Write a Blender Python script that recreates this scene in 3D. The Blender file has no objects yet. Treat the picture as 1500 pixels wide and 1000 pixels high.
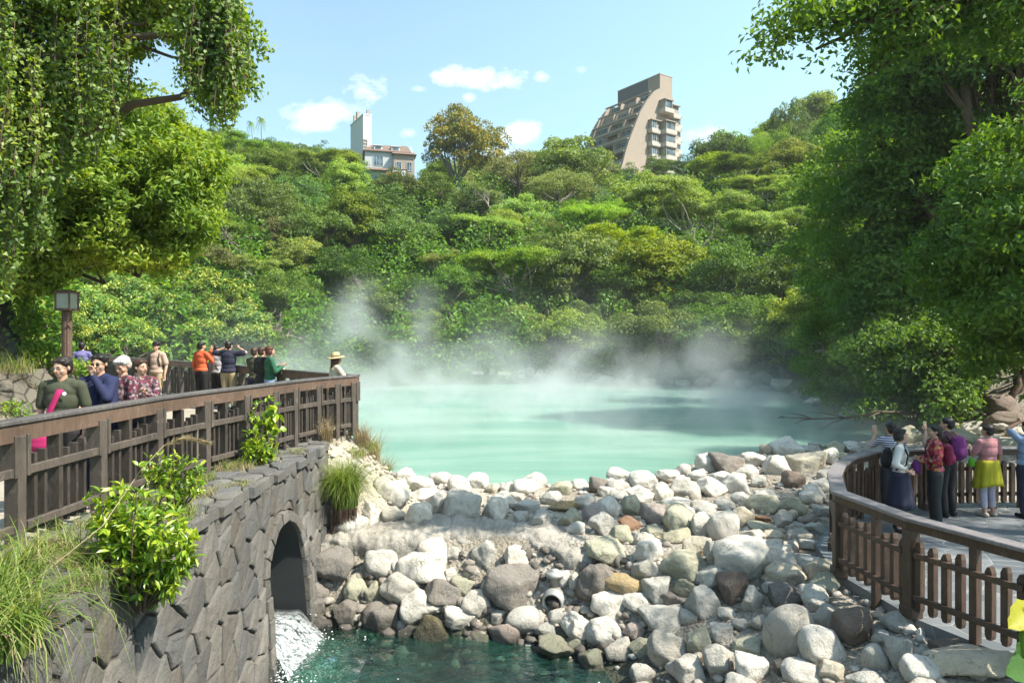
import bpy, bmesh, math, random
import numpy as np
from mathutils import Vector, Matrix, noise as mnoise
R = math.radians
scene = bpy.context.scene
COL = scene.collection

# ---------------------------------------------------------------- camera
CZ = 1.8                                   # eye height above the left walkway
cam_d = bpy.data.cameras.new("camera"); cam = bpy.data.objects.new("camera", cam_d); COL.objects.link(cam)
cam.location = (0, 0, CZ); cam.rotation_euler = (R(90), 0, 0)
cam_d.sensor_width = 36; cam_d.lens = 24; cam_d.shift_y = -5/1500
cam_d.clip_start = 0.05; cam_d.clip_end = 2000
scene.camera = cam

# ---------------------------------------------------------------- light
SUN_EL, SUN_AZ = R(52), R(-20)              # azimuth from +X towards +Y
sdir = Vector((math.cos(SUN_EL)*math.cos(SUN_AZ), math.cos(SUN_EL)*math.sin(SUN_AZ), math.sin(SUN_EL)))
sun_d = bpy.data.lights.new("sun", 'SUN'); sun = bpy.data.objects.new("sun", sun_d); COL.objects.link(sun)
sun.rotation_euler = sdir.to_track_quat('Z', 'Y').to_euler(); sun.location = (40, 20, 60)
sun_d.energy = 4.8; sun_d.angle = R(0.55); sun_d.color = (1.0, 0.93, 0.80)
scene.view_settings.view_transform = 'Standard'; scene.view_settings.look = 'None'
scene.view_settings.gamma = 1.0; scene.view_settings.exposure = 1.02
cy = scene.cycles
cy.max_bounces = 6; cy.diffuse_bounces = 3; cy.glossy_bounces = 2; cy.transmission_bounces = 3
cy.transparent_max_bounces = 10; cy.volume_bounces = 1
cy.use_adaptive_sampling = True; cy.adaptive_threshold = 0.02
cy.use_denoising = True
cy.caustics_reflective = False; cy.caustics_refractive = False
cy.sample_clamp_indirect = 4.0
cy.volume_step_rate = 1.0; cy.volume_preview_step_rate = 1.0; cy.volume_max_steps = 96

class NT:
    """tiny node-tree helper"""
    def __init__(s, tree): s.t = tree; tree.nodes.clear()
    def n(s, typ, ins=None, **kw):
        nd = s.t.nodes.new(typ)
        for k, v in kw.items(): setattr(nd, k, v)
        if ins:
            for k, v in ins.items():
                if isinstance(v, bpy.types.NodeSocket): s.t.links.new(v, nd.inputs[k])
                else: nd.inputs[k].default_value = v
        return nd
    def m(s, op, a, b=0.0, c=0.0):
        return s.n('ShaderNodeMath', {0: a, 1: b, 2: c}, operation=op).outputs[0]
    def vm(s, op, a, b=(0, 0, 0)):
        return s.n('ShaderNodeVectorMath', {0: a, 1: b}, operation=op).outputs[0]
    def mix(s, f, a, b, blend='MIX'):
        nd = s.n('ShaderNodeMix', data_type='RGBA', blend_type=blend)
        for k, v in ((0, f), (6, a), (7, b)):
            if isinstance(v, bpy.types.NodeSocket): s.t.links.new(v, nd.inputs[k])
            else: nd.inputs[k].default_value = (tuple(v) + (1,))[:4] if k else v
        return nd.outputs[2]
    def noise(s, vec, scale, detail=3, rough=0.55, dist=0.0):
        ins = {'Scale': scale, 'Detail': detail, 'Roughness': rough, 'Distortion': dist}
        if vec is not None: ins['Vector'] = vec
        return s.n('ShaderNodeTexNoise', ins).outputs[0]
    def ramp(s, f, stops):
        nd = s.n('ShaderNodeValToRGB', {0: f}); el = nd.color_ramp.elements
        while len(el) < len(stops): el.new(0.5)
        for e, (p, c) in zip(el, stops):
            e.position = p; e.color = (tuple(c) + (1,))[:4] if not isinstance(c, (int, float)) else (c, c, c, 1)
        return nd.outputs[0]
    def rng(s, v, a, b, c=0.0, d=1.0):
        return s.n('ShaderNodeMapRange', {0: v, 1: a, 2: b, 3: c, 4: d}).outputs[0]
    def out(s, sh, vol=None, disp=None):
        o = s.n('ShaderNodeOutputMaterial')
        if sh is not None: s.t.links.new(sh, o.inputs[0])
        if vol is not None: s.t.links.new(vol, o.inputs[1])

# world: sky and a few small clouds, laid out by direction
world = bpy.data.worlds.new("World"); scene.world = world; world.use_nodes = True
w = NT(world.node_tree)
sky = w.n('ShaderNodeTexSky', sky_type='NISHITA', sun_disc=False, sun_elevation=SUN_EL,
          sun_rotation=math.pi/2 - SUN_AZ, altitude=100, air_density=1.0, dust_density=1.6, ozone_density=1.2)
tc = w.n('ShaderNodeTexCoord').outputs['Generated']
sep = w.n('ShaderNodeSeparateXYZ', {0: tc})
gy = w.m('MAXIMUM', sep.outputs[1], 0.02)
u = w.m('DIVIDE', sep.outputs[0], gy); v = w.m('DIVIDE', sep.outputs[2], gy)
uv = w.n('ShaderNodeCombineXYZ', {0: u, 1: v}).outputs[0]
n1 = w.noise(w.vm('MULTIPLY', uv, (1, 1.6, 1)), 16, 6, 0.6, 0.2); n2 = w.noise(uv, 55, 5, 0.62)
nz = w.m('ADD', w.m('MULTIPLY', w.m('SUBTRACT', n1, 0.5), 4.2), w.m('MULTIPLY', w.m('SUBTRACT', n2, 0.5), 1.6))
cl = None
for (px, py, rx, ry, a) in ((455, 172, 62, 26, 0.85), (535, 132, 34, 24, 0.9), (495, 162, 40, 20, .6), (700, 113, 68, 17, 1.0), (640, 110, 14, 7, .6),
                            (794, 112, 13, 10, 0.6), (762, 196, 34, 20, 0.9), (688, 143, 12, 8, .5), (614, 131, 14, 6, .4),
                            (742, 232, 45, 22, .6), (425, 222, 40, 20, .7), (852, 104, 10, 9, .35), (598, 195, 14, 8, .4),
                            (1040, 205, 40, 25, .5), (1330, 60, 60, 40, .5)):
    d = w.vm('MULTIPLY', w.vm('SUBTRACT', uv, ((px-750)/1000, (495-py)/1000, 0)), (1000/rx, 1000/ry, 0))
    ln = w.n('ShaderNodeVectorMath', {0: d}, operation='LENGTH').outputs['Value']
    f = w.m('MULTIPLY', w.rng(w.m('ADD', w.m('SUBTRACT', 1.0, ln), w.m('MULTIPLY', nz, 0.62)), 0.0, 1.1), a)
    cl = f if cl is None else w.m('MAXIMUM', cl, f)
ahead = w.rng(sep.outputs[1], 0.02, 0.1)
cl = w.m('MULTIPLY', cl, ahead)
skyc = w.mix(w.m('ADD', w.rng(sep.outputs[2], 0.0, 0.55, 0.50, 0.20), w.rng(sep.outputs[0], -.2, .5, 0, .30)), sky.outputs[0], (3.0, 5.1, 5.7))
colr = w.mix(cl, skyc, (6.6, 6.6, 6.6))
bg = w.n('ShaderNodeBackground', {0: colr, 1: 0.128})
wo = w.n('ShaderNodeOutputWorld'); w.t.links.new(bg.outputs[0], wo.inputs[0])

# ---------------------------------------------------------------- helpers
rs = np.random.RandomState
def link(o, parent=None, at=None):
    COL.objects.link(o)
    if parent is not None: o.parent = parent
    return o
def mesh_np(name, V, F, mat, smooth=False):
    """V (n,3) float, F (m,k) int array (or a list of ragged lists)"""
    me = bpy.data.meshes.new(name)
    V = np.asarray(V, dtype=np.float32)
    if isinstance(F, np.ndarray):
        m, k = F.shape
        me.vertices.add(len(V)); me.vertices.foreach_set('co', V.ravel())
        me.loops.add(m*k); me.loops.foreach_set('vertex_index', F.astype(np.int32).ravel())
        me.polygons.add(m); me.polygons.foreach_set('loop_start', np.arange(0, m*k, k, dtype=np.int32))
        me.update(calc_edges=True)
    else:
        me.from_pydata([tuple(map(float, p)) for p in V], [], F)
    if smooth: me.polygons.foreach_set('use_smooth', np.ones(len(me.polygons), dtype=bool)); me.update()
    for m_ in (mat if isinstance(mat, (list, tuple)) else [mat]): me.materials.append(m_)
    return me
def obj(name, me, parent=None, **kw):
    o = bpy.data.objects.new(name, me); link(o, parent); tag(o, **kw); return o
def tag(o, label=None, cat=None, group=None, kind=None):
    if label: o['label'] = label
    if cat: o['category'] = cat
    if group: o['group'] = group
    if kind: o['kind'] = kind
    return o
def empty(name, loc=(0, 0, 0), rz=0, **kw):
    o = bpy.data.objects.new(name, None); link(o); o.location = loc; o.rotation_euler = (0, 0, rz); o.empty_display_size = .2
    return tag(o, **kw)
def copy_tree(o, parent=None):
    c = o.copy(); COL.objects.link(c)
    if parent is not None: c.parent = parent
    for ch in o.children: copy_tree(ch, c)
    return c

class MB:
    """collects shapes into one mesh"""
    def __init__(s): s.V = []; s.F = []; s.n = 0; s.mi = []
    def add(s, V, F, mi=0):
        V = [tuple(p) for p in V]
        s.V += V; s.F += [tuple(i + s.n for i in f) for f in F]; s.mi += [mi]*len(F); s.n += len(V); return s
    def box(s, c, d, rz=0, bev=0.0, M=None, mi=0):
        x, y, z = d[0]/2, d[1]/2, d[2]/2
        if bev <= 0:
            P = [(-x,-y,-z),(x,-y,-z),(x,y,-z),(-x,y,-z),(-x,-y,z),(x,-y,z),(x,y,z),(-x,y,z)]
            F = [(3,2,1,0),(4,5,6,7),(0,1,5,4),(1,2,6,5),(2,3,7,6),(3,0,4,7)]
        else:
            b = min(bev, x*.9, y*.9, z*.9); P = []; idx = {}
            for sx in (-1,1):
                for sy in (-1,1):
                    for sz in (-1,1):
                        for ax in range(3):
                            q = [sx*(x-b), sy*(y-b), sz*(z-b)]; q[ax] += (sx,sy,sz)[ax]*b
                            idx[(sx,sy,sz,ax)] = len(P); P.append(tuple(q))
            F = []
            I = idx
            for ax in range(3):
                o1, o2 = [a for a in range(3) if a != ax]
                for sg in (-1,1):
                    def key(a, b_):
                        t = [0,0,0]; t[ax] = sg; t[o1] = a; t[o2] = b_; return I[(t[0],t[1],t[2],ax)]
                    F.append((key(-1,-1), key(1,-1), key(1,1), key(-1,1)))
                # edges along ax
                for a in (-1,1):
                    for b_ in (-1,1):
                        def k2(e, f):
                            t = [0,0,0]; t[ax] = e; t[o1] = a; t[o2] = b_; return I[(t[0],t[1],t[2],f)]
                        F.append((k2(-1,o1), k2(1,o1), k2(1,o2), k2(-1,o2)))
            for sx in (-1,1):
                for sy in (-1,1):
                    for sz in (-1,1): F.append((I[(sx,sy,sz,0)], I[(sx,sy,sz,1)], I[(sx,sy,sz,2)]))
        if M is None: M = Matrix.Translation(c) @ Matrix.Rotation(rz, 4, 'Z')
        return s.add([M @ Vector(p) for p in P], F, mi)
    def beam(s, a, b, w, h, bev=0.0, up=(0,0,1), mi=0):
        """box from a to b, w wide, h high"""
        a = Vector(a); b = Vector(b); d = b - a; L = d.length; d.normalize()
        sx = d.cross(Vector(up)); sx = sx.normalized() if sx.length > 1e-5 else Vector((1,0,0))
        uz = sx.cross(d)
        M = Matrix((( sx.x, d.x, uz.x, 0),(sx.y, d.y, uz.y, 0),(sx.z, d.z, uz.z, 0),(0,0,0,1)))
        M = Matrix.Translation((a+b)/2) @ M
        return s.box((0,0,0), (w, L, h), bev=bev, M=M, mi=mi)
    def tube(s, pts, rad, n=8, cap=True, mi=0):
        pts = [Vector(p) for p in pts]; V = []; F = []
        if not isinstance(rad, (list, tuple, np.ndarray)): rad = [rad]*len(pts)
        prev = None
        for i, p in enumerate(pts):
            d = (pts[min(i+1, len(pts)-1)] - pts[max(i-1, 0)]).normalized()
            if prev is None:
                a = d.cross(Vector((0,0,1)));  a = d.cross(Vector((1,0,0))) if a.length < .1 else a
            else: a = prev - d*prev.dot(d)
            a.normalize(); prev = a; b = d.cross(a)
            for k in range(n):
                t = 2*math.pi*k/n; V.append(p + (a*math.cos(t) + b*math.sin(t))*rad[i])
        for i in range(len(pts)-1):
            for k in range(n):
                F.append((i*n+k, i*n+(k+1)%n, (i+1)*n+(k+1)%n, (i+1)*n+k))
        if cap: F.append(tuple(range(n-1,-1,-1))); F.append(tuple((len(pts)-1)*n+k for k in range(n)))
        return s.add(V, F, mi)
    def prism(s, poly, z0, z1, M=None, mi=0):
        n = len(poly); V = [(p[0],p[1],z0) for p in poly] + [(p[0],p[1],z1) for p in poly]
        F = [tuple(range(n-1,-1,-1)), tuple(range(n,2*n))] + [(i,(i+1)%n,n+(i+1)%n,n+i) for i in range(n)]
        if M is not None: V = [M @ Vector(p) for p in V]
        return s.add(V, F, mi)
    def lathe(s, prof, c=(0,0,0), n=16, M=None, mi=0):
        V = []; F = []
        for (r, z) in prof:
            for k in range(n):
                t = 2*math.pi*k/n; V.append(Vector((r*math.cos(t), r*math.sin(t), z)))
        for i in range(len(prof)-1):
            for k in range(n): F.append((i*n+k, i*n+(k+1)%n, (i+1)*n+(k+1)%n, (i+1)*n+k))
        F.append(tuple(range(n-1,-1,-1))); F.append(tuple((len(prof)-1)*n+k for k in range(n)))
        M = M if M is not None else Matrix.Translation(c)
        return s.add([M @ p for p in V], F, mi)
    def sphere(s, c, r, n=12, m=8, mi=0):
        if not isinstance(r, (list, tuple)): r = (r, r, r)
        V = []; F = []
        for i in range(1, m):
            a = math.pi*i/m
            for k in range(n):
                t = 2*math.pi*k/n
                V.append((c[0]+r[0]*math.sin(a)*math.cos(t), c[1]+r[1]*math.sin(a)*math.sin(t), c[2]+r[2]*math.cos(a)))
        V.append((c[0],c[1],c[2]+r[2])); V.append((c[0],c[1],c[2]-r[2])); T = len(V)-2; B = T+1
        for i in range(m-2):
            for k in range(n): F.append((i*n+k, (i+1)*n+k, (i+1)*n+(k+1)%n, i*n+(k+1)%n))
        for k in range(n): F.append((T, k, (k+1)%n)); F.append((B, (m-2)*n+(k+1)%n, (m-2)*n+k))
        return s.add(V, F, mi)
    def mesh(s, name, mat, smooth=False):
        me = mesh_np(name, np.array([tuple(p) for p in s.V]).reshape(-1,3), s.F, mat, smooth)
        if any(s.mi): me.polygons.foreach_set('material_index', s.mi)
        return me
    def build(s, name, mat, parent=None, smooth=False, **kw):
        return obj(name, s.mesh(name, mat, smooth), parent, **kw)

# ---------------------------------------------------------------- materials
MATS = {}
def new_mat(name):
    m = bpy.data.materials.new(name); m.use_nodes = True; MATS[name] = m
    return m, NT(m.node_tree)
def pbr(t, col, rough=0.7, bump=None, strength=0.3, dist=0.02, **kw):
    ins = {'Base Color': col if isinstance(col, bpy.types.NodeSocket) else (tuple(col)+(1,))[:4], 'Roughness': rough}
    if bump is not None:
        ins['Normal'] = t.n('ShaderNodeBump', {'Height': bump, 'Strength': strength, 'Distance': dist}).outputs[0]
    ins.update(kw)
    return t.n('ShaderNodeBsdfPrincipled', ins).outputs[0]
def oc(t): return t.n('ShaderNodeTexCoord').outputs['Object']
def wp(t): return t.n('ShaderNodeNewGeometry').outputs['Position']

def simple(name, col, rough=0.7, var=0.25, scale=8, bump=0.2, metal=0.0, bscale=60):
    m, t = new_mat(name); c = oc(t)
    n = t.noise(c, scale, 4); b = t.noise(c, bscale, 3)
    lo = tuple(x*(1-var) for x in col); hi = tuple(min(1, x*(1+var)) for x in col)
    t.out(pbr(t, t.mix(n, lo, hi), rough, b, bump, 0.01, Metallic=metal)); return m
def leaf_mat(name, cols, trans=0.35, tcol=None, gloss=0.025, rough=0.6, objvar=0.0, clump=0.0):
    """cols: ramp colours picked per leaf; light passes through the leaves"""
    m, t = new_mat(name)
    rnd = t.n('ShaderNodeNewGeometry').outputs['Random Per Island']
    f = rnd
    if clump:
        cn = t.noise(oc(t), clump, 2)
        f = t.m('ADD', t.m('MULTIPLY', rnd, 0.5), t.rng(cn, 0.35, 0.65, 0.0, 0.5))
    c = t.ramp(f, [(i/(len(cols)-1), cc) for i, cc in enumerate(cols)])
    if objvar:
        oi = t.n('ShaderNodeObjectInfo').outputs['Random']
        hsv = t.n('ShaderNodeHueSaturation', {'Color': c, 'Hue': t.rng(oi, 0, 1, 0.5-0.03*objvar, 0.5+0.025*objvar),
                                             'Value': t.rng(t.m('FRACT', t.m('MULTIPLY', oi, 7.31)), 0, 1, 1-0.35*objvar, 1+0.4*objvar),
                                             'Saturation': t.rng(t.m('FRACT', t.m('MULTIPLY', oi, 13.7)), 0, 1, 0.8, 1.1)})
        c = hsv.outputs[0]
    dif = t.n('ShaderNodeBsdfDiffuse', {0: c}).outputs[0]
    tc_ = t.mix(1.0, c, tcol or (1.5, 1.35, 0.35), 'MULTIPLY')
    tr = t.n('ShaderNodeBsdfTranslucent', {0: tc_}).outputs[0]
    s = t.n('ShaderNodeMixShader', {0: trans, 1: dif, 2: tr}).outputs[0]
    if gloss:
        g = t.n('ShaderNodeBsdfGlossy', {0: (1, 1, 1, 1), 1: rough}).outputs[0]
        s = t.n('ShaderNodeMixShader', {0: gloss, 1: s, 2: g}).outputs[0]
    t.out(s); return m
# ---------------------------------------------------------------- the lie of the land
POOL = [(-3.0,14.9),(-2.1,15.2),(-0.7,14.8),(1.9,14.9),(3.2,15.6),(4.4,16.8),(6.6,18.2),(9.0,19.3),(11.2,20.3),(12.6,22.5),
        (13.6,26),(14.2,30),(15.5,36),(17.5,41),(13,46),(4,49),(-5,48),(-12,44),(-16,38),(-18,32),(-17.5,29.6),(-13.0,24.8),(-8.5,20.5),(-5.2,17.0)]
STREAM = [(-3.6,1),(-3.6,9.75),(-0.4,9.45),(0.45,8.8),(0.75,7.4),(0.9,5),(1.0,1)]
WALK = [(-3.25,2),(-3.3,11.3),(-3.05,12.95),(-3.9,13.9),(-5.3,15.45),(-8.5,19.2),(-13.3,24.1),(-19.0,29.5),(-26,34),(-26,2)]
PLAT = [(4.15,8.75),(4.32,7.3),(4.8,6.2),(5.6,4.6),(6.6,2.5),(18,2.5),(18,12.6),(8.0,12.5),(6.0,12.0),(5.3,11.3),(4.4,9.9)]
def sdf(poly, x, y):
    x = np.asarray(x, float); y = np.asarray(y, float)
    d = np.full(x.shape, 1e9); inside = np.zeros(x.shape, bool); n = len(poly)
    for i in range(n):
        ax, ay = poly[i]; bx, by = poly[(i+1) % n]
        ex, ey = bx-ax, by-ay; wx, wy = x-ax, y-ay
        t = np.clip((wx*ex+wy*ey)/(ex*ex+ey*ey), 0, 1)
        d = np.minimum(d, np.hypot(wx-ex*t, wy-ey*t))
        c = (ay <= y) != (by <= y)
        with np.errstate(divide='ignore', invalid='ignore'):
            xi = ax + (y-ay)*ex/(ey if ey != 0 else 1e-9)
        inside ^= c & (x < xi)
    return np.where(inside, -d, d)
STREAM_S = [(px*.36, py*.8) for px, py in STREAM]
def vnoise(x, y, s, seed=0):
    """cheap smooth value noise"""
    x = np.asarray(x, float)*s + seed*17.3; y = np.asarray(y, float)*s + seed*9.1
    xi = np.floor(x); yi = np.floor(y); fx = x-xi; fy = y-yi
    fx = fx*fx*(3-2*fx); fy = fy*fy*(3-2*fy)
    h = lambda a, b: np.mod(np.sin(a*127.1+b*311.7)*43758.5453, 1.0)
    return (h(xi,yi)*(1-fx)+h(xi+1,yi)*fx)*(1-fy) + (h(xi,yi+1)*(1-fx)+h(xi+1,yi+1)*fx)*fy
def ss(x, a, b):
    t = np.clip((x-a)/(b-a), 0, 1); return t*t*(3-2*t)
def ground(x, y):
    x = np.asarray(x, float); y = np.asarray(y, float)
    e = np.maximum(0, sdf(STREAM_S, x*.36, y*.8))
    zr = -2.75 + np.minimum(1.38 + .05*vnoise(x, y, .8, 2), e*(1.15 + .25*ss(y, 9, 10)))
    zr = np.where(y > 12.0, np.maximum(zr, -1.37 + 0.22*ss(x, 2, 6)*ss(y, 12, 15)), zr)
    dw = np.maximum(0, sdf(WALK, x, y))
    slope = np.where(y > 13.0, 1.15, 0.95)
    slope = np.where((y < 11.6), 30.0, slope)
    zb = -0.06 - dw*slope + .10*(vnoise(x, y, 2.2, 5)-.5)
    zb = np.where(dw <= 0, -0.12, zb)
    zb = np.where((x > -5.9) & (x < -3.0) & (y > 8.3) & (y < 9.96), -2.8, zb)     # the culvert
    dp = np.maximum(0, sdf(PLAT, x, y))
    zp = -1.36 - dp*0.55
    z = np.maximum(np.maximum(zr, zb), zp)
    # right bank and the slope behind it
    zrt = -1.35 + ss(x, 9.5, 13)*0.5 + np.maximum(0, x-13.5)*0.55 + np.maximum(0, np.abs(y-24)-40)*0
    z = np.where((x > 9) & (y > 12.4), np.maximum(z, zrt), z)
    z = np.where((x > 14), np.maximum(z, zrt*ss(y, 4, 12) + -1.3*(1-ss(y, 4, 12))), z)
    # left slope behind the retaining walls
    zl = 1.08 + np.clip((-11.0-x)*2.6, 0, 2.0) + np.maximum(0, -12.0-x)*.5
    z = np.where((x < -9.9) & (y < np.where(x < -11.0, 15.3+(-11.0-x)*.42, 17.2)), np.maximum(z, np.where(x < -10.0, zl, 0)), z)
    zl2 = np.maximum(0, -20.0-x)*.5
    z = np.maximum(z, np.where((y > 14) & (x < -20), zl2-.1, -9))
    # far hillside
    q = np.maximum(0, sdf(POOL, x, y))
    lift = ss(y, 27, 42)*1.0
    h = -1.45 + np.minimum(q, 2)*.35 + np.minimum(np.maximum(q-2, 0), 38)*.50 + np.clip(q-40, 0, 75)*.27 + np.maximum(q-115, 0)*.04
    left = ss(-x, 10, 60)*1.0*ss(q, 10, 50)
    rightb = ss(x, 25, 90)*6*ss(q, 20, 60)
    dip = -3.0*np.exp(-((x/np.maximum(y, 1)+.02)/.13)**2)*ss(q, 30, 80)
    h = h + left + rightb + dip + (vnoise(x, y, .07, 1)-.5)*4*ss(q, 5, 25) + (vnoise(x, y, .25, 3)-.5)*.8*ss(q, 2, 8)
    z = np.where(y > 26, np.maximum(z, h*lift + -3*(1-lift)), z)
    # cut the pool
    sp = sdf(POOL, x, y)
    z = np.where(sp < 0, -1.55 - np.minimum(1.6, -sp*.9), np.minimum(z, np.where(sp < 3, -1.5 + sp*1.6, 1e3)))
    return z
def ground1(x, y): return float(ground(np.array([x]), np.array([y]))[0])
def ray(px, py): return (px-750)/1000.0, (495-py)/1000.0
def hit(px, py, t0=3.0, t1=180.0, above=0.0, step=0.05):
    """first point where the sight line comes to the ground (plus a height growing with distance)"""
    u, v = ray(px, py); t = np.arange(t0, t1, step)
    g = ground(u*t, t) + above*t
    k = np.argmax(CZ + v*t <= g)
    if not (CZ + v*t[k] <= g[k]): return None
    return float(u*t[k]), float(t[k]), float(CZ + v*t[k])

# ground sheets
def grid(x0, x1, y0, y1, dx, hole=None, dz=0.0, fn=ground):
    xs = np.arange(x0, x1+dx*.5, dx); ys = np.arange(y0, y1+dx*.5, dx)
    X, Y = np.meshgrid(xs, ys); Z = fn(X, Y) + dz
    if hole is not None: Z = np.where((X > hole[0]) & (X < hole[1]) & (Y > hole[2]) & (Y < hole[3]), Z-hole[4], Z)
    V = np.stack([X, Y, Z], -1).reshape(-1, 3); nx, ny = len(xs), len(ys)
    i = (np.arange(ny-1)[:, None]*nx + np.arange(nx-1)[None, :]).ravel()
    return V, np.stack([i, i+1, i+1+nx, i+nx], 1)
m_, t = new_mat('gravelly_soil'); p = wp(t)
big = t.noise(p, 1.1, 5); fine = t.noise(p, 26, 4, .65); vor = t.n('ShaderNodeTexVoronoi', {'Vector': p, 'Scale': 17}).outputs[0]
c = t.mix(t.rng(big, .35, .65), (.30, .26, .20), (.50, .47, .41)); c = t.mix(t.rng(fine, .4, .7), c, (.16, .135, .105))
zz = t.n('ShaderNodeSeparateXYZ', {0: p}).outputs
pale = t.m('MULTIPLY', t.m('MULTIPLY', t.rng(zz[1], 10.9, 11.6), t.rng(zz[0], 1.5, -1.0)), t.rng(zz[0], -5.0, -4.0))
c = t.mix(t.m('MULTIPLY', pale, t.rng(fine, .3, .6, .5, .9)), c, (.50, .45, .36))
c = t.mix(t.rng(zz[2], -1.95, -2.35), c, (.06, .065, .045))
t.out(pbr(t, c, .93, t.m('ADD', t.m('MULTIPLY', vor, .8), fine), .9, .05))
m_, t = new_mat('forest_floor'); p = wp(t)
n = t.noise(p, .5, 5); n2 = t.noise(p, 5, 4)
c = t.mix(t.rng(n, .4, .6), (.030, .065, .018), (.05, .075, .022)); c = t.mix(t.rng(n2, .45, .7), c, (.045, .085, .02))
t.out(pbr(t, c, .95, n2, .8, .3))
V, F = grid(-27, 20, 1, 31, .14)
obj('ground', mesh_np('ground', V, F, MATS['gravelly_soil'], True), kind='structure')
# the wooded hillside: finer near, coarser and wide towards the horizon
V, F = grid(-300, 300, -60, 420, 3.0, hole=(-24.1, 17.1, 4, 28.1, 3.0))
obj('hillside', mesh_np('hillside', V, F, MATS['forest_floor'], True), kind='structure')
V, F = grid(-1500, 1500, -1400, 1500, 75, hole=(-290, 290, -50, 410, 40), dz=-3)
obj('terrain', mesh_np('terrain', V, F, MATS['forest_floor'], True), kind='structure')

# pool water: milky, turquoise
m_, t = new_mat('milky_hot_water'); p = wp(t)
a = t.noise(t.vm('MULTIPLY', p, (.10, .30, 1)), 1.0, 4, .6, .6); b = t.noise(t.vm('MULTIPLY', p, (.6, 1.6, 1)), 1.0, 3)
yy = t.n('ShaderNodeSeparateXYZ', {0: p}).outputs[1]
c = t.mix(t.rng(a, .36, .66), (.115, .27, .215), (.26, .40, .325)); c = t.mix(t.rng(b, .3, .75, 0, .35), c, (.17, .33, .27))
wv = t.m('ADD', t.noise(t.vm('MULTIPLY', p, (1.5, 4.5, 1)), 1.6, 4, .6), t.m('MULTIPLY', a, .4))
sh_ = t.n('ShaderNodeBsdfPrincipled', {'Base Color': c, 'Roughness': .22, 'IOR': 1.33, 'Specular IOR Level': .45, 'Subsurface Weight': 1.0, 'Subsurface Radius': (1.0, 1.3, 1.2), 'Subsurface Scale': 1.0, 'Normal': t.n('ShaderNodeBump', {'Height': wv, 'Strength': .3, 'Distance': .05}).outputs[0]})
sh_.subsurface_method = 'BURLEY'; t.out(sh_.outputs[0])
me = mesh_np('pool_water', [(-40, 12.2, -1.5), (30, 12.2, -1.5), (30, 52, -1.5), (-40, 52, -1.5)], [[0,1,2,3]], MATS['milky_hot_water'])
obj('pool_water', me, kind='structure')
# stream: clear green
m_, t = new_mat('stream_water'); p = wp(t)
wv = t.noise(t.vm('MULTIPLY', p, (2.6, 5, 1)), 1.7, 4, .55, .5)
nb = t.n('ShaderNodeBump', {'Height': wv, 'Strength': .8, 'Distance': .12}).outputs[0]
deep = t.mix(t.rng(t.noise(p, .9, 3), .4, .65), (.006, .022, .018), (.010, .085, .055))
dif = t.n('ShaderNodeBsdfDiffuse', {0: deep}).outputs[0]
tr = t.n('ShaderNodeBsdfTransparent', {0: (.50, .72, .62, 1)}).outputs[0]
body = t.n('ShaderNodeMixShader', {0: .30, 1: tr, 2: dif}).outputs[0]
gl = t.n('ShaderNodeBsdfGlossy', {0: (1, 1, 1, 1), 1: .04, 'Normal': nb}).outputs[0]
fr = t.n('ShaderNodeFresnel', {0: 1.33, 'Normal': nb}).outputs[0]
t.out(t.n('ShaderNodeMixShader', {0: t.m('ADD', t.m('MULTIPLY', fr, 1.2), .03), 1: body, 2: gl}).outputs[0])
xs = np.linspace(-3.4, 2.6, 61); ys = np.linspace(1.2, 10.6, 95); X, Y = np.meshgrid(xs, ys)
Z = -2.45 + .02*(vnoise(X, Y, 1.7, 3)-.5) + .16*np.exp(-(((X+2.5)/.7)**2 + ((Y-8.9)/.9)**2))*(.6+.8*vnoise(X, Y, 5, 8))
i = (np.arange(94)[:, None]*61 + np.arange(60)[None, :]).ravel()
obj('stream_water', mesh_np('stream_water', np.stack([X, Y, Z], -1).reshape(-1, 3), np.stack([i, i+1, i+62, i+61], 1), MATS['stream_water'], True), kind='structure')

# paving of the left walkway and the right platform
def paving(name, poly, z, mat):
    cxs = [p[0] for p in poly]; cys = [p[1] for p in poly]
    mb = MB(); mb.prism(poly, z-.35, z)
    return mb.build(name, mat, kind='structure')
m_, t = new_mat('walkway_concrete'); p = wp(t)
br = t.n('ShaderNodeTexBrick', {'Vector': t.n('ShaderNodeVectorRotate', {'Vector': p, 'Angle': .5}).outputs[0], 'Scale': 1.0, 'Mortar Size': .012, 'Brick Width': .6, 'Row Height': .4,
     'Color1': (.32, .29, .23, 1), 'Color2': (.38, .345, .28, 1), 'Mortar': (.25, .23, .2, 1)})
c = t.mix(t.rng(t.noise(p, 3, 5), .3, .7, 0, .6), br.outputs[0], (.27, .245, .20))
t.out(pbr(t, c, .85, t.noise(p, 40, 3), .3, .01))
m_, t = new_mat('wet_slate_paving'); p = wp(t)
vr = t.n('ShaderNodeTexVoronoi', {'Vector': p, 'Scale': 2.6}, feature='F1'); ve = t.n('ShaderNodeTexVoronoi', {'Vector': p, 'Scale': 2.6}, feature='DISTANCE_TO_EDGE').outputs[0]
c = t.mix(t.n('ShaderNodeSeparateColor', {0: vr.outputs[1]}).outputs[0], (.10, .115, .13), (.20, .215, .225))
c = t.mix(t.rng(ve, .0, .03, 1, 0), c, (.30, .30, .29)); c = t.mix(t.rng(t.noise(p, 5, 4), .4, .8, 0, .5), c, (.12, .13, .14))
t.out(pbr(t, c, .45, t.m('MINIMUM', ve, .04), .6, .3))
paving('walkway', WALK, 0.0, MATS['walkway_concrete'])
paving('platform', PLAT, -1.2, MATS['wet_slate_paving'])
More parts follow.
